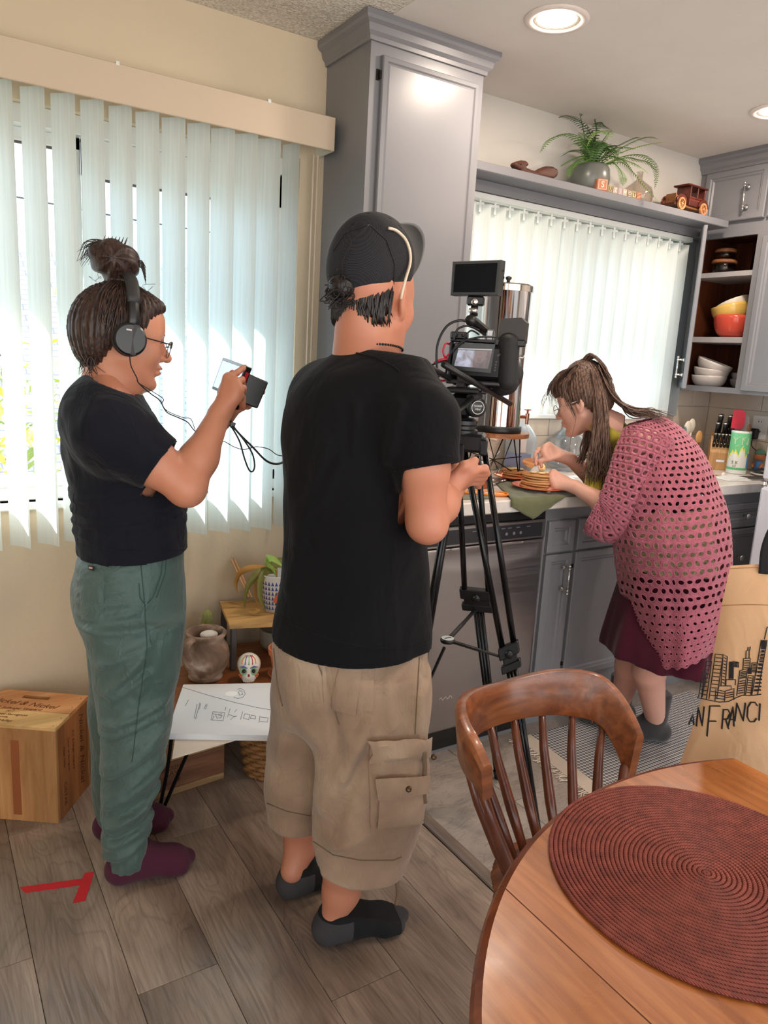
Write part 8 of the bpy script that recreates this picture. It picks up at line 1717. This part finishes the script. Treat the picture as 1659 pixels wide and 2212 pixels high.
for k in range(7):a=L(246+2*k,546,-0.01); mb.tube([W2(a),W2(a+V(0.006*(k-4),0,0.02)),W2(a+V(0.006*(k-3),-0.005,0.035))],[0.003,0.002,0.0006],4)
for k in range(6):a=L(294,566+3*k,-0.01); mb.tube([W2(p)for p in smooth_path([a,a+V(0.012,0,0.004),a+V(0.022,0,-0.012-0.004*k)],3)],[0.0018,0.0018,0.0015,0.0014,0.0012,0.001,0.0006],4)
for k in range(46):
 y=g.uniform(-0.06,0.06); a=ql(-0.085+g.uniform(-.01,.02),y,-0.055); mb.tube([W2(p)for p in smooth_path([a,a+V(g.uniform(-.01,.012),0,-0.018),a+V(g.uniform(-.022,.022),g.uniform(-.01,.01),-0.03-g.uniform(0,0.025))],3)],[0.0014,0.0013,0.0012,0.001,0.0008,0.0006,0.0003],4)
for k in range(12):
 a=ql(-0.03+g.uniform(-.06,.08),g.uniform(-.05,.05),0.128); mb.tube([W2(p)for p in smooth_path([a,a+V(g.uniform(-.02,.02),0,0.012),a+V(g.uniform(-.04,.03),0,0.012+g.uniform(-.01,.015))],3)],0.0005,3)
mb.build('hair',M_hl,lady,True)
hp=thing('headphones','black over-ear headphones worn over the swept-up hair','headphones',LS.W(ho)); M_hp=plain('headphone_black',(22,22,24),0.32); M_hpm=plain('headphone_matte',(44,43,44),0.55)
cup=L(281,733,-0.100); fwd=R[:,0]; lef=R[:,1]; cn=-lef*0.97-fwd*0.12; cn/=np.linalg.norm(cn); RW=lambda v:LS.W(v)-LS.base
MB().lathe([(0.0,-0.032),(0.030,-0.032),(0.038,-0.026),(0.039,-0.012),(0.034,-0.006)],LS.W(cup),RW(cn),36).build('ear_cushion',M_hpm,hp,'auto')
MB().lathe([(0.034,-0.008),(0.0365,-0.004),(0.036,0.006),(0.032,0.010),(0,0.011)],LS.W(cup),RW(cn),40).build('ear_cup',M_hp,hp,'auto')
cup2=cup+lef*0.196; MB().lathe([(0.0,-0.030),(0.036,-0.026),(0.039,-0.010),(0.036,0.006),(0,0.011)],LS.W(cup2),RW(lef),32).build('ear_cup',M_hp,hp,'auto')
arc=[]
for t in np.linspace(0,PI,25):arc.append((cup+cup2)/2+(-lef)*(0.099*math.cos(t))+R[:,2]*(0.020+0.134*math.sin(t)**0.8)+fwd*(0.004-0.006*math.sin(t)))
MB().tube([LS.W(p)for p in arc[3:-3]],0.0155,10,flat=(0.32,1.0),up=[tuple(RW(fwd))for _ in arc[3:-3]]).build('headband',M_hpm,hp,True)
for A in(arc[:5],arc[-5:]):MB().tube([LS.W(p)for p in A],0.0125,10,flat=(0.36,1.0),up=[tuple(RW(fwd))for _ in A]).build('slider',M_hp,hp,True)
c2=cup+cn*0.0113; MB().prism([(-0.006,-0.0018),(0.006,-0.0018),(0.006,0.0018),(-0.006,0.0018)],LS.W(c2+R[:,2]*0.020-fwd*0.006),RW(fwd),RW(R[:,2]),RW(cn),0.0008).build('logo',plain('logo_silver',(200,186,176),0.4),hp)
MB().prism([(-0.0045,-0.034),(0.0065,-0.034),(0.0065,0.034),(-0.0045,0.034)],LS.W(cup+cn*0.0105+fwd*0.008),RW(fwd),RW(R[:,2]),RW(cn),0.0010).build('stripe',M_hpm,hp)
def lcable(pts,r,name,par,m=M_cord):return MB().tube(smooth_path([LS.w(*p)for p in pts],7),r,6).build(name,m,par,True)
lcable([(280,765,-0.11),(283,790,-0.12),(295,815,-0.13),(300,828,-0.14),(325,850,-0.16),(345,865,-0.17),(360,890,-0.18),(385,902,-0.18),(405,912,-0.17),(420,930,-0.14),(440,945,-0.10),(470,953,-0.06)],0.0014,'cord',hp)
lcable([(300,828,-0.14),(330,846,-0.15),(353,862,-0.16),(350,872,-0.165),(362,888,-0.18),(395,902,-0.185),(412,905,-0.175),(421,928,-0.14)],0.0010,'cord',hp)
eg=thing('eyeglasses','dark framed eyeglasses on the face above the headphone cup','glasses',LS.W(ql(0.09,0,0.0)))
for y in(-1,1):
 c=ql(0.104,y*0.034,-0.008); e1_=R[:,1]*y*0.985-R[:,0]*0.17; e3=R[:,2]*0.96+R[:,0]*0.12; pr=[(-0.024,0.016),(0.0,0.019),(0.026,0.018),(0.029,0.006),(0.024,-0.014),(0.008,-0.021),(-0.012,-0.020),(-0.024,-0.008)]
 ring=smooth_path([LS.W(c+e1_*a+e3*b)for a,b in pr+[pr[0]]],4)[:-1]; MB().tube(ring,[0.0022 if 0<i<13 else 0.0009 for i in range(len(ring))],6,closed=True).build('rim',M_hp,eg,True)
 MB().add([LS.W(c+e1_*a*0.97+e3*b*0.97)for a,b in pr],[tuple(range(8))]).build('lens',glass('lens_glass',(240,242,244)),eg)
 MB().tube([LS.W(ql(0.104,y*0.034,-0.008)+e1_*0.029+e3*0.013),LS.W(ql(0.088,y*0.070,0.006)),LS.W(ql(0.03,y*0.080,0.010)),LS.W(ql(-0.02,y*0.082,0.012)),LS.W(ql(-0.045,y*0.083,0.0))],0.0026,6,flat=(0.6,1.3),up=tuple(RW(R[:,1]))).build('temple',M_hp,eg,True)
 MB().ball(LS.W(ql(0.095,y*0.0665,0.005)),0.0032,10,8).build('rivet',plain('rose_gold',(206,150,120),0.3,0.9),eg,True)
MB().tube([LS.W(ql(0.111,-0.011,0.0)),LS.W(ql(0.117,0,0.002)),LS.W(ql(0.111,0.011,0.0))],0.002,6).build('bridge',M_hp,eg,True)
hm=thing('handheld_monitor','small black hand-held monitor with a red label in her hands','monitor',LS.w(520,830,-0.04))
def lbox(name,c,ex,ey,ez,w,h,t,m,par,bev=0.002):
 m2=MB().box((-w/2,-h/2,-t/2),(w/2,h/2,t/2),bev=bev); ex,ey,ez=(np.asarray(q,float)/np.linalg.norm(q)for q in(ex,ey,ez)); mb=MB(); mb.add([LS.W(c+ex*q[0]+ey*q[1]+ez*q[2])for q in m2.v],m2.f); return mb.build(name,m,par)
up_=V(0.33,0.0,0.94); fw_=V(0.94,0.0,-0.33); sd_=V(0,1.0,0); tilt=0.42; sdv=sd_*math.cos(tilt)-fw_*math.sin(tilt); fwv=fw_*math.cos(tilt)+sd_*math.sin(tilt)
pc0=L(500,818,-0.012); lbox('panel',pc0,sdv,up_,fwv,0.120,0.085,0.018,M_hp,hm)
lbox('screen',pc0-fwv*0.0095,sdv,up_,fwv,0.108,0.070,0.001,glow('hand_screen',(196,212,226),0.9),hm,0.0002)
lbox('bezel_edge',pc0-fwv*0.0092+up_*0.039,sdv,up_,fwv,0.118,0.006,0.0012,plain('bezel_pale',(190,206,226),0.4),hm,0.0003)
lbox('label',pc0-sdv*0.0606+up_*0.008,fwv,up_,sdv,0.009,0.040,0.001,plain('label_red',(186,34,44),0.4),hm,0.0002)
bx_=L(541,843,-0.025); lbox('transmitter',bx_,V(0.93,0.0,-0.36),V(0.36,0,0.93),V(0,1,0),0.062,0.072,0.040,M_hp,hm,0.003)
lcable([(490,895,-0.05),(497,908,-0.05),(502,918,-0.05),(515,935,-0.05),(545,965,-0.05),(575,995,-0.05),(600,1002,-0.04),(625,992,0.0),(650,985,0.02)],0.0030,'cable',hm)
lcable([(496,918,-0.05),(505,930,-0.05),(518,955,-0.05),(528,990,-0.05),(538,1015,-0.05),(546,1018,-0.05),(550,1005,-0.05),(545,980,-0.05),(530,955,-0.05),(512,932,-0.05),(500,920,-0.05)],0.0024,'cable',hm)
lcable([(470,953,-0.06),(485,954,-0.06),(505,965,-0.06),(525,971,-0.05),(540,968,-0.05),(556,965,-0.05),(580,970,-0.04),(600,983,-0.03),(622,984,0.0),(650,980,0.02)],0.0012,'cable',hm)
lbox('cable_clip',L(503,916,-0.05),V(1,0,-0.3),V(0.3,0,1),V(0,1,0),0.013,0.009,0.008,M_hp,hm,0.001)
# --- the woman in the crocheted cardigan, bending over the plate
BS=Stand(2.26,1.765); L=BS.l
bk_=thing('person','person in pink crocheted cardigan bending over the pancakes','person',BS.base)
M_skb=skin('skin_baker',(224,172,152),(206,120,104))
R=head_frame(PI-math.radians(14),math.radians(17)); ho=L(1260,872,-0.01); S=Sculpt(ho-V(0.17,0.15,0.20),ho+V(0.15,0.15,0.16),0.0034); qb=sculpt_head(S,ho,R,0.93,1.03)
S.cap(ho+R@V(-0.030,0,-0.05),L(1325,925,0.0),0.050,0.052,0.03).cap(L(1325,925,0.0),L(1365,960,0.0),0.052,0.075,0.03); g_h=S.get()
def arm(sh,el,wr,kn,tips,thumb,h=0.0036,r=(0.050,0.048,0.038,0.036,0.024),rad=0.0078,palm=0.0165):
 A=[sh,el,wr]+list(kn); S=Sculpt(np.minimum.reduce(A)-0.11,np.maximum.reduce(A)+0.11,h); S.cap(sh,sh*0.5+el*0.5,r[0],r[1],0.02).cap(sh*0.5+el*0.5,el,r[1],r[2],0.02); m=el*0.65+wr*0.35; S.cap(el,m,r[2],r[3]*1.05,0.02).cap(m,wr,r[3]*1.05,r[4],0.02)
 hand_fingers(S,wr,kn,tips,rad,thumb,palm=palm,k=0.003); return S.get()
wrN=L(1243,1052,-0.115); kN=[L(1196,1021,-0.085),L(1193,1030,-0.102),L(1195,1040,-0.115),L(1200,1050,-0.122)]
g_n=arm(L(1392,955,-0.14),L(1338,1108,-0.185),wrN,kN,[[L(1176,1026,-0.08),L(1166,1038,-0.072)],[L(1172,1037,-0.098),L(1163,1048,-0.088)],[L(1176,1048,-0.112),L(1170,1060,-0.10)],[L(1185,1060,-0.12),L(1181,1071,-0.108)]],[L(1226,1036,-0.09),L(1200,1024,-0.062),L(1178,1030,-0.055)])
wrF=L(1232,992,0.03); kF=[L(1186,962,0.015),L(1178,968,-0.002),L(1176,977,-0.016),L(1180,986,-0.026)]
g_f=arm(L(1362,950,0.14),L(1312,1060,0.15),wrF,kF,[[L(1163,971,0.0),L(1155,990,-0.010)],[L(1158,978,-0.012),L(1152,996,-0.02)],[L(1158,990,-0.026),L(1158,1003,-0.032)],[L(1168,998,-0.034),L(1170,1008,-0.036)]],[L(1214,985,0.0),L(1186,992,-0.03),L(1166,996,-0.035)])
def leg_b(kn,mid,an):
 S=Sculpt(np.minimum.reduce([kn,mid,an])-0.09,np.maximum.reduce([kn,mid,an])+0.09,0.006); S.cap(kn,mid,0.058,0.056,0.02).cap(mid,an,0.056,0.036,0.02); return S.get()
toN,heN=V(2.215,1.735,0),V(2.385,1.640,0); toF,heF=V(2.215,1.900,0),V(2.385,1.812,0)
loc=lambda w:BS.M@(w-BS.base)
aN=loc(heN+(toN-heN)*0.14+V(0,0,0.09)); aF=loc(heF+(toF-heF)*0.14+V(0,0,0.09))
g_l1=leg_b(L(1420,1360,-0.20),L(1402,1450,-0.16),aN); g_l2=leg_b(L(1375,1350,-0.05),L(1362,1440,0.0),aF)
S=Sculpt(V(L(1300,1250)[0],-0.3,L(1400,1300)[2]),V(L(1600,1250)[0],0.2,L(1400,920)[2]),0.012); S.F=d_chain(S.P,rows_px(BS,[(940,1345,1420,0.09),(1000,1345,1480,0.13,-0.04),(1100,1350,1520,0.12,-0.10),(1220,1360,1545,0.12,-0.13),(1290,1360,1545,0.12,-0.13)])); g_t=S.get()
bb=finish([g_h,g_n,g_f,g_l1,g_l2,g_t],BS,M_skb,'body',bk_); M_hb=hair_mat('brown_hair',(58,40,34),(128,98,82)); face_bits(BS,qb,R,0.93,bb,M_hb,None)
RWb=lambda v:BS.W(v)-BS.base; RB=np.array([RWb(R[:,i])for i in range(3)]).T
for z_ in(-0.0575,-0.0695):MB().ball(BS.W(qb(0.0965,0,z_)),V(0.0035,0.016,0.0035),14,8,RB).build('lip',plain('lip_pink',(196,116,112),0.4),bb,True)
sp=thing('palette_knife','white plastic spatula held over the pancake stack','spatula',BS.w(1157,1020,-0.03)); a,b,c=BS.w(1166,978,-0.026),BS.w(1160,1004,-0.03),BS.w(1151,1036,-0.035)
MB().tube([a,b],0.005,8).build('handle',plain('grey_handle',(140,128,126),0.4),sp,True)
d=(c-b)/np.linalg.norm(c-b); MB().tube([b,b+d*0.012,b+d*0.024,c],[0.006,0.011,0.0165,0.0165],10,flat=(1.0,0.22),up=tuple(BS.n)).build('blade',plain('white_nylon',(228,230,238),0.35),sp,True)
def blouse_mat():
 t=NT('olive_print_blouse'); tc=t.n('ShaderNodeTexCoord'); sp_=t.n('ShaderNodeSeparateXYZ'); t.l(tc.outputs['Object'],sp_.inputs[0]); n=t.n('ShaderNodeTexVoronoi',Scale=34.0); n.feature='DISTANCE_TO_EDGE'; nz=t.n('ShaderNodeTexNoise',Scale=14.0,Detail=3.0,Distortion=2.5); t.l(t.coord(),nz.inputs['Vector']); t.l(nz.outputs['Color'],n.inputs['Vector'])
 n.inputs['Scale'].default_value=9.0; c=t.ramp(n.outputs['Distance'],[(0.04,lin((150,138,84))),(0.10,lin((206,194,158)))]); t.l(c,t.b.inputs['Base Color']); setb(t.b,Roughness=0.9); return t.m
S=Sculpt(V(L(1290,1250)[0],-0.32,L(1400,1320)[2]),V(L(1620,1250)[0],0.22,L(1400,900)[2]),0.006); P=S.P
S.F=d_chain(P,rows_px(BS,[(1085,1338,1535,0.145,-0.09),(1150,1335,1552,0.145,-0.12),(1220,1334,1556,0.145,-0.13),(1275,1336,1556,0.15,-0.13)]),rnd=0.01)+0.003*ripple(P,41,40,4,(1,1,0.5)); S.F=S.F+0; S.cut(L(1360,1272,-0.2),V(-0.35,0,-1)); finish([S.get()],BS,blouse_mat(),'blouse',bk_)
S=Sculpt(V(L(1290,1250)[0],-0.32,L(1400,1130)[2]),V(L(1620,1250)[0],0.22,L(1400,890)[2]),0.006); P=S.P
S.F=d_chain(P,rows_px(BS,[(925,1338,1415,0.075),(960,1335,1460,0.125,-0.01),(1020,1335,1500,0.14,-0.05),(1100,1335,1535,0.145,-0.10)]),rnd=0.01); finish([S.get()],BS,cloth('dark_vest',(34,20,22),var=0.1),'vest',bk_)
S=Sculpt(V(L(1270,1400)[0],-0.38,L(1400,1490,-0.1)[2]-0.02),V(L(1620,1300)[0],0.12,L(1400,1200)[2]),0.0065); P=S.P
S.F=d_chain(P,rows_px(BS,[(1215,1345,1555,0.15,-0.13),(1260,1334,1562,0.16,-0.13),(1320,1318,1568,0.17,-0.135),(1390,1300,1564,0.185,-0.14),(1490,1290,1552,0.20,-0.14)]),rnd=0.01); az=np.arctan2(P[...,1]+0.13,P[...,0]-L(1430,1350)[0]); dn=np.clip((L(1400,1230)[2]-P[...,2])/0.3,0,1); S.F+=dn*0.010*np.sin(az*9+0.6)+dn*0.004*np.sin(az*17)
S.shell(0.012); S.cut(L(1415,1432,-0.22),V(-0.10,-0.02,-1)); finish([S.get()],BS,cloth('maroon_skirt',(70,14,34),var=0.12,sheen=0.15,weave=700),'skirt',bk_)
M_scarf=cloth('mustard_scarf',(150,138,46),var=0.25,big=12,weave=500)
S=Sculpt(ho+V(-0.14,-0.16,-0.24),ho+V(0.20,0.16,0.05),0.005); c0=L(1322,930,0.0); ring_=[c0+V(0.06*math.cos(a),0.075*math.sin(a),-0.035*math.cos(a+0.5))for a in np.linspace(0,2*PI,18)]
S.path(ring_,[0.026]*18,0.01); S.F+=0.004*ripple(S.P,51,70,5,(1,1,1)); sv=[S.get()]
for(pts,w)in(([(1300,940,-0.06),(1292,985,-0.09),(1283,1030,-0.115),(1278,1068,-0.14)],0.030),([(1310,950,-0.05),(1315,1000,-0.07),(1312,1050,-0.09),(1300,1090,-0.13),(1284,1112,-0.145)],0.026)):
 mb=MB(); mb.tube(smooth_path([L(*p)for p in pts],5),[w*0.8]*5+[w]*((len(pts)-2)*5-1)+[w*0.7,w*0.4],14,flat=(1.0,0.30),up=(0,1,0)); q_=[f for f in mb.f if len(f)==4]; sv.append((np.array(mb.v),np.array(q_)))
finish(sv,BS,M_scarf,'scarf',bk_)
M_gs=cloth('charcoal_sock',(58,56,58),var=0.15,weave=400,bump=0.5)
for(h_,t_,i)in((heN,toN,0),(heF,toF,1)):
 d=(t_-h_)/np.linalg.norm(t_-h_); S=sock(h_,t_,h_+d*0.03+V(0,0,0.11)); an=h_+d*0.03; S.F=np.maximum(S.F,-9); S2=Sculpt(V(an[0]-0.08,an[1]-0.08,0.05),V(an[0]+0.08,an[1]+0.08,0.24),0.005); S2.cap(V(an[0],an[1],0.06),BS.W(aN if i==0 else aF)+V(0,0,0.10),0.044,0.049,0.02); S2.cut(V(0,0,0.20),(0,0,1)); parts=[S.get(),S2.get()]; v_,f_=join_geo(parts); so_=np_mesh('sock',v_+V(0,0,0.007),f_,M_gs,bk_)
 s2=np.cross(V(0,0,1),d); b0=h_+(t_-h_)*0.80; MB().tube(smooth_path([V(*(b0+s2*0.042)[:2],0.018),V(*(b0+s2*0.03)[:2],0.048),V(*b0[:2],0.056),V(*(b0-s2*0.03)[:2],0.048),V(*(b0-s2*0.042)[:2],0.018)],4),0.002,5).build('toe_seam',plain('coral_yarn',(206,96,88),0.9),so_,True)
def crochet(surf,nu,nv,hole=(0.62,0.58),th=0.0035,seed=1,dense=None,G=72):
 """surf(u,v)->point (local), sampled once on a grid; brick-laid cells with oval holes"""
 g=np.random.default_rng(seed); T=np.array([[surf(i/G,j/G)for j in range(G+1)]for i in range(G+1)])
 Nn=np.cross(np.gradient(T,axis=0),np.gradient(T,axis=1)); Nn/=np.linalg.norm(Nn,axis=-1,keepdims=True)+1e-9
 def samp(A,u,v):
  x=np.clip(u,0,1)*G; y=np.clip(v,0,1)*G; i=np.minimum(x.astype(int),G-1); j=np.minimum(y.astype(int),G-1); p=(x-i)[...,None]; q=(y-j)[...,None]
  return(A[i,j]*(1-p)+A[i+1,j]*p)*(1-q)+(A[i,j+1]*(1-p)+A[i+1,j+1]*p)*q
 N=12; C=[((i-0.5*(j%2)+0.5)/nu,(j+0.5)/nv,j)for j in range(nv)for i in range(nu+1)]; C=[c for c in C if c[0]+0.5/nu>0.004 and c[0]-0.5/nu<0.996]
 cu,cv,cj=(np.array([c[k]for c in C])[:,None]for k in range(3)); n=len(C); k=np.array([dense(c[0],c[1])if dense else 1.0 for c in C])[:,None]
 hx=hole[0]*k*g.uniform(0.72,1.12,(n,1)); hy=hole[1]*k*g.uniform(0.72,1.12,(n,1)); sk=g.uniform(-0.45,0.45,(n,1)); a=2*PI*(np.arange(N)+0.5)/N; ca,sa=np.cos(a)[None],np.sin(a)[None]; m=np.maximum(abs(ca),abs(sa)); L3=[]
 nn=samp(Nn,cu,cv)
 for f,lift in((1.0,0.0),(0.5,th),(0.0,-th*0.35)):
  x=ca/m*f+(ca*hx+sk*sa*hy)*(1-f); y=sa/m*f+sa*hy*(1-f); lf=lift+(0.0014*np.sin(a*4+cj)if f==0.5 else 0*a); L3.append(samp(T,cu+x*0.5/nu,cv+y*0.5/nv)+nn*lf[...,None])
 V_=np.stack(L3,1).reshape(-1,3); q=np.arange(N); F=[np.stack([b_+l2*N+q,b_+l2*N+(q+1)%N,b_+(l2+1)*N+(q+1)%N,b_+(l2+1)*N+q],1)for b_ in range(0,n*3*N,3*N)for l2 in range(2)]
 return V_,np.concatenate(F)
def spl(tab,t):
 t=min(max(t,0),1)*(len(tab)-1); i=min(int(t),len(tab)-2); q=t-i; p0,p1,p2,p3=(np.asarray(tab[min(max(i+d,0),len(tab)-1)],float)for d in(-1,0,1,2)); return 0.5*((2*p1)+(-p0+p2)*q+(2*p0-5*p1+4*p2-p3)*q*q+(-p0+3*p1-3*p2+p3)*q**3)
ST=[(1352,918,1432,898,0.085),(1338,945,1478,930,0.150),(1326,985,1518,978,0.185),(1318,1040,1548,1040,0.200),(1316,1110,1572,1108,0.205),(1322,1190,1581,1190,0.208),(1336,1270,1579,1268,0.212),(1360,1345,1568,1335,0.218),(1384,1405,1548,1378,0.222)]
def torso(u,v):
 xl,yl_,xr,yr,b=spl(ST,v); of=-0.135*min(1,max(0,(v-0.12)/0.45)); A,B=L(xl,yl_,of),L(xr,yr,of); c=(A+B)/2; a=(B-A)/2; gap=0.42-0.12*v
 t=-PI+gap+(2*PI-2*gap)*u; wob=1+0.018*math.sin(t*7+v*5)*v+0.010*math.sin(t*13+v*9); f=(abs(math.cos(t))**1.15)*math.copysign(1,math.cos(t)); p=c+a*f*wob+V(0,b*math.sin(t)*wob*(1 if t<0 else 1-0.25*v),0)
 if v>0.93:p=p+V(0,0,-0.012*(v-0.93)/0.07*(0.5+0.5*math.sin(t*22)))
 return p
SL=[(1402,940,-0.145,0.082,0.095),(1385,985,-0.172,0.084,0.092),(1366,1040,-0.190,0.082,0.090),(1346,1090,-0.200,0.086,0.092),(1322,1110,-0.192,0.090,0.092),(1296,1098,-0.178,0.080,0.088)]
def sleeve(u,v,sgn=1.0):
 x,y,o,ra,rb_=spl(SL,v); e=0.03; q0,q1=spl(SL,max(v-e,0)),spl(SL,min(v+e,1)); p=L(x,y,o*sgn); t=L(q1[0],q1[1],q1[2]*sgn)-L(q0[0],q0[1],q0[2]*sgn); t/=np.linalg.norm(t)
 n=V(0,1,0); s=np.cross(n,t); s/=np.linalg.norm(s); n2=np.cross(t,s); a=2*PI*u+0.6; w=1+0.03*math.sin(a*5+v*8); drop=V(0,0,-0.022*max(0,v-0.6)/0.4*(1 if True else 0))if math.sin(a)>-2 else 0
 k=1.0+0.28*max(0,v-0.55)/0.45*max(0,-(s*math.cos(a)+n2*math.sin(a))[2]); sc=1+0.035*max(0,v-0.9)/0.1*math.sin(a*11)
 return p+(s*math.cos(a)*ra+n2*math.sin(a)*rb_*0.78)*w*k*sc
M_yarn=cloth('dusty_pink_yarn',(176,98,114),var=0.14,big=60,weave=420,bump=1.0,sheen=0.35)
parts=[crochet(torso,38,36,(0.74,0.66),seed=3,dense=lambda u,v:0.98 if v<0.78 else 0.66),crochet(sleeve,20,17,(0.66,0.52),seed=5,dense=lambda u,v:0.95 if v<0.6 else 0.6),crochet(lambda u,v:sleeve(u,v,-1.0)+V(-0.015,0,0.0),20,17,(0.66,0.52),seed=6)]
v_,f_=join_geo(parts); co=np_mesh('cardigan',BS.W(v_),f_,M_yarn,bk_); co['label']='dusty pink open crocheted cardigan'
sm=co.modifiers.new('thick','SOLIDIFY'); sm.thickness=0.0028; sm.offset=0
g=np.random.default_rng(12); S=Sculpt(ho-V(0.15,0.14,0.13),ho+V(0.16,0.14,0.17),0.0036); P=S.P; s_=0.93
S.ell(qb(-0.016,0,0.042),V(0.104,0.085,0.092)*s_,R,0.0); S.ell(qb(-0.055,0,0.010),V(0.062,0.074,0.075)*s_,R,0.04); S.ell(qb(-0.022,0,0.100),V(0.078,0.066,0.072)*s_,R,0.03); S.ell(qb(0.062,0,0.078),V(0.052,0.064,0.046)*s_,R,0.03)
S.sub(d_ell(P,qb(0.080,0,-0.045),V(0.064,0.12,0.092)*s_,R),0.010); S.sub(d_ell(P,qb(0.005,0,-0.055),V(0.058,0.11,0.062)*s_,R),0.012)
top=qb(-0.02,0,0.14); rel=P-top; az=np.arctan2(rel@R[:,1],rel@R[:,0]); S.F+=0.0018*np.sin(az*44)+0.001*np.sin(az*97); v_,f_=S.get(); mb=MB(); mb.add(BS.W(v_),f_)
def lk(pts,w,n=5):lock(mb,[BS.W(p)for p in pts],w,n)
J=lambda s:V(*g.normal(size=3))*s
for k in range(56):
 f=g.uniform(0,1); a=L(1275+25*f,800+20*f,-0.085+0.02*f); b=L(1290+18*f,880,-0.105); c=L(1284+30*f,950,-0.125); d=L(1272+40*f+g.uniform(-8,8),1000+g.uniform(-10,20),-0.135); e=L(1262+48*f+g.uniform(-14,14),1030+g.uniform(-14,28),-0.13); lk([a+J(.003),b+J(.005),c+J(.006),d+J(.006),e+J(.008)],g.uniform(0.005,0.0085))
for k in range(44):
 f=g.uniform(0,1); o=g.uniform(-0.09,0.08); a=L(1290+10*f,785+30*f,o*0.8); b=L(1320+8*f,850,o); c=L(1360,880+14*f,o); d=L(1405,886+16*f,o*1.1); e=L(1435+g.uniform(-10,22),896+12*f+g.uniform(0,14),o*1.2); lk([a+J(.003),b+J(.004),c+J(.005),d+J(.005),e+J(.006)],g.uniform(0.005,0.008))
for k in range(30):
 f=g.uniform(0,1); o=g.uniform(-0.06,0.05); a=L(1248+20*f,788,o*0.5); b=L(1272+12*f,764+8*f,o*0.6-0.01); c=L(1300+6*f,786+8*f,o); d=L(1314+6*f,826,o); e=L(1322+g.uniform(-8,8),868,o); lk([a+J(.002),b+J(.003),c+J(.004),d+J(.005),e+J(.006)],g.uniform(0.004,0.007))
for k in range(34):
 f=g.uniform(0,1); o=-0.075+0.13*f; a=L(1248,786+8*f,o*0.8); b=L(1216-6*f,806,o*0.9); c=L(1192-8*f,838,o*0.9); d=L(1182+g.uniform(-10,16)+20*(f<0.3),868+g.uniform(-6,18),o); lk([a+J(.002),b+J(.003),c+J(.003),d+J(.004)],g.uniform(0.003,0.006))
for k in range(16):
 f=g.uniform(0,1); a=L(1238+6*f,795,-0.07); b=L(1216+6*f,830,-0.085); c=L(1222+10*f,866,-0.088); d=L(1240+6*f,900+g.uniform(-10,10),-0.085); lk([a+J(.002),b+J(.002),c+J(.002),d+J(.002)],g.uniform(0.002,0.004))
lk([L(1224,870,-0.085),L(1243,900,-0.09),L(1238,930,-0.095),L(1230,960,-0.10)],0.002); lk([L(1178,850,-0.02),L(1170,870,-0.03),L(1180,890,-0.03)],0.0014); lk([L(1182,845,-0.03),L(1172,862,-0.04),L(1178,884,-0.04)],0.0012)
for k in range(26):
 f=g.uniform(0,1); lk([L(1268,900,0.04)+J(.004),L(1262+12*f,940,0.04)+J(.005),L(1256+16*f,975,0.03)+J(.006),L(1242+20*f,1000+g.uniform(-12,8),0.02)+J(.006)],g.uniform(0.005,0.008))
mb.build('hair',M_hb,bk_,True)
eg=thing('eyeglasses','clear rimmed eyeglasses on the bending face','glasses',BS.W(qb(0.1,0,0)))
for y in(-1,1):
 c=qb(0.103,y*0.033,-0.006); e1_=R[:,1]*y; e3=R[:,2]; ring=[BS.W(c+e1_*0.023*math.cos(a)+e3*0.020*math.sin(a))for a in np.linspace(0,2*PI,24,endpoint=False)]; MB().tube(ring,0.0014,6,closed=True).build('rim',plain('clear_rim',(190,170,160),0.2),eg,True)
 MB().tube([BS.W(c+e1_*0.023),BS.W(qb(0.05,y*0.078,0.004)),BS.W(qb(-0.01,y*0.080,0.010))],0.0014,6).build('temple',MATS['clear_rim'],eg,True)
MB().tube([BS.W(qb(0.104,-0.011,-0.002)),BS.W(qb(0.110,0,0)),BS.W(qb(0.104,0.011,-0.002))],0.0013,6).build('bridge',MATS['clear_rim'],eg,True)
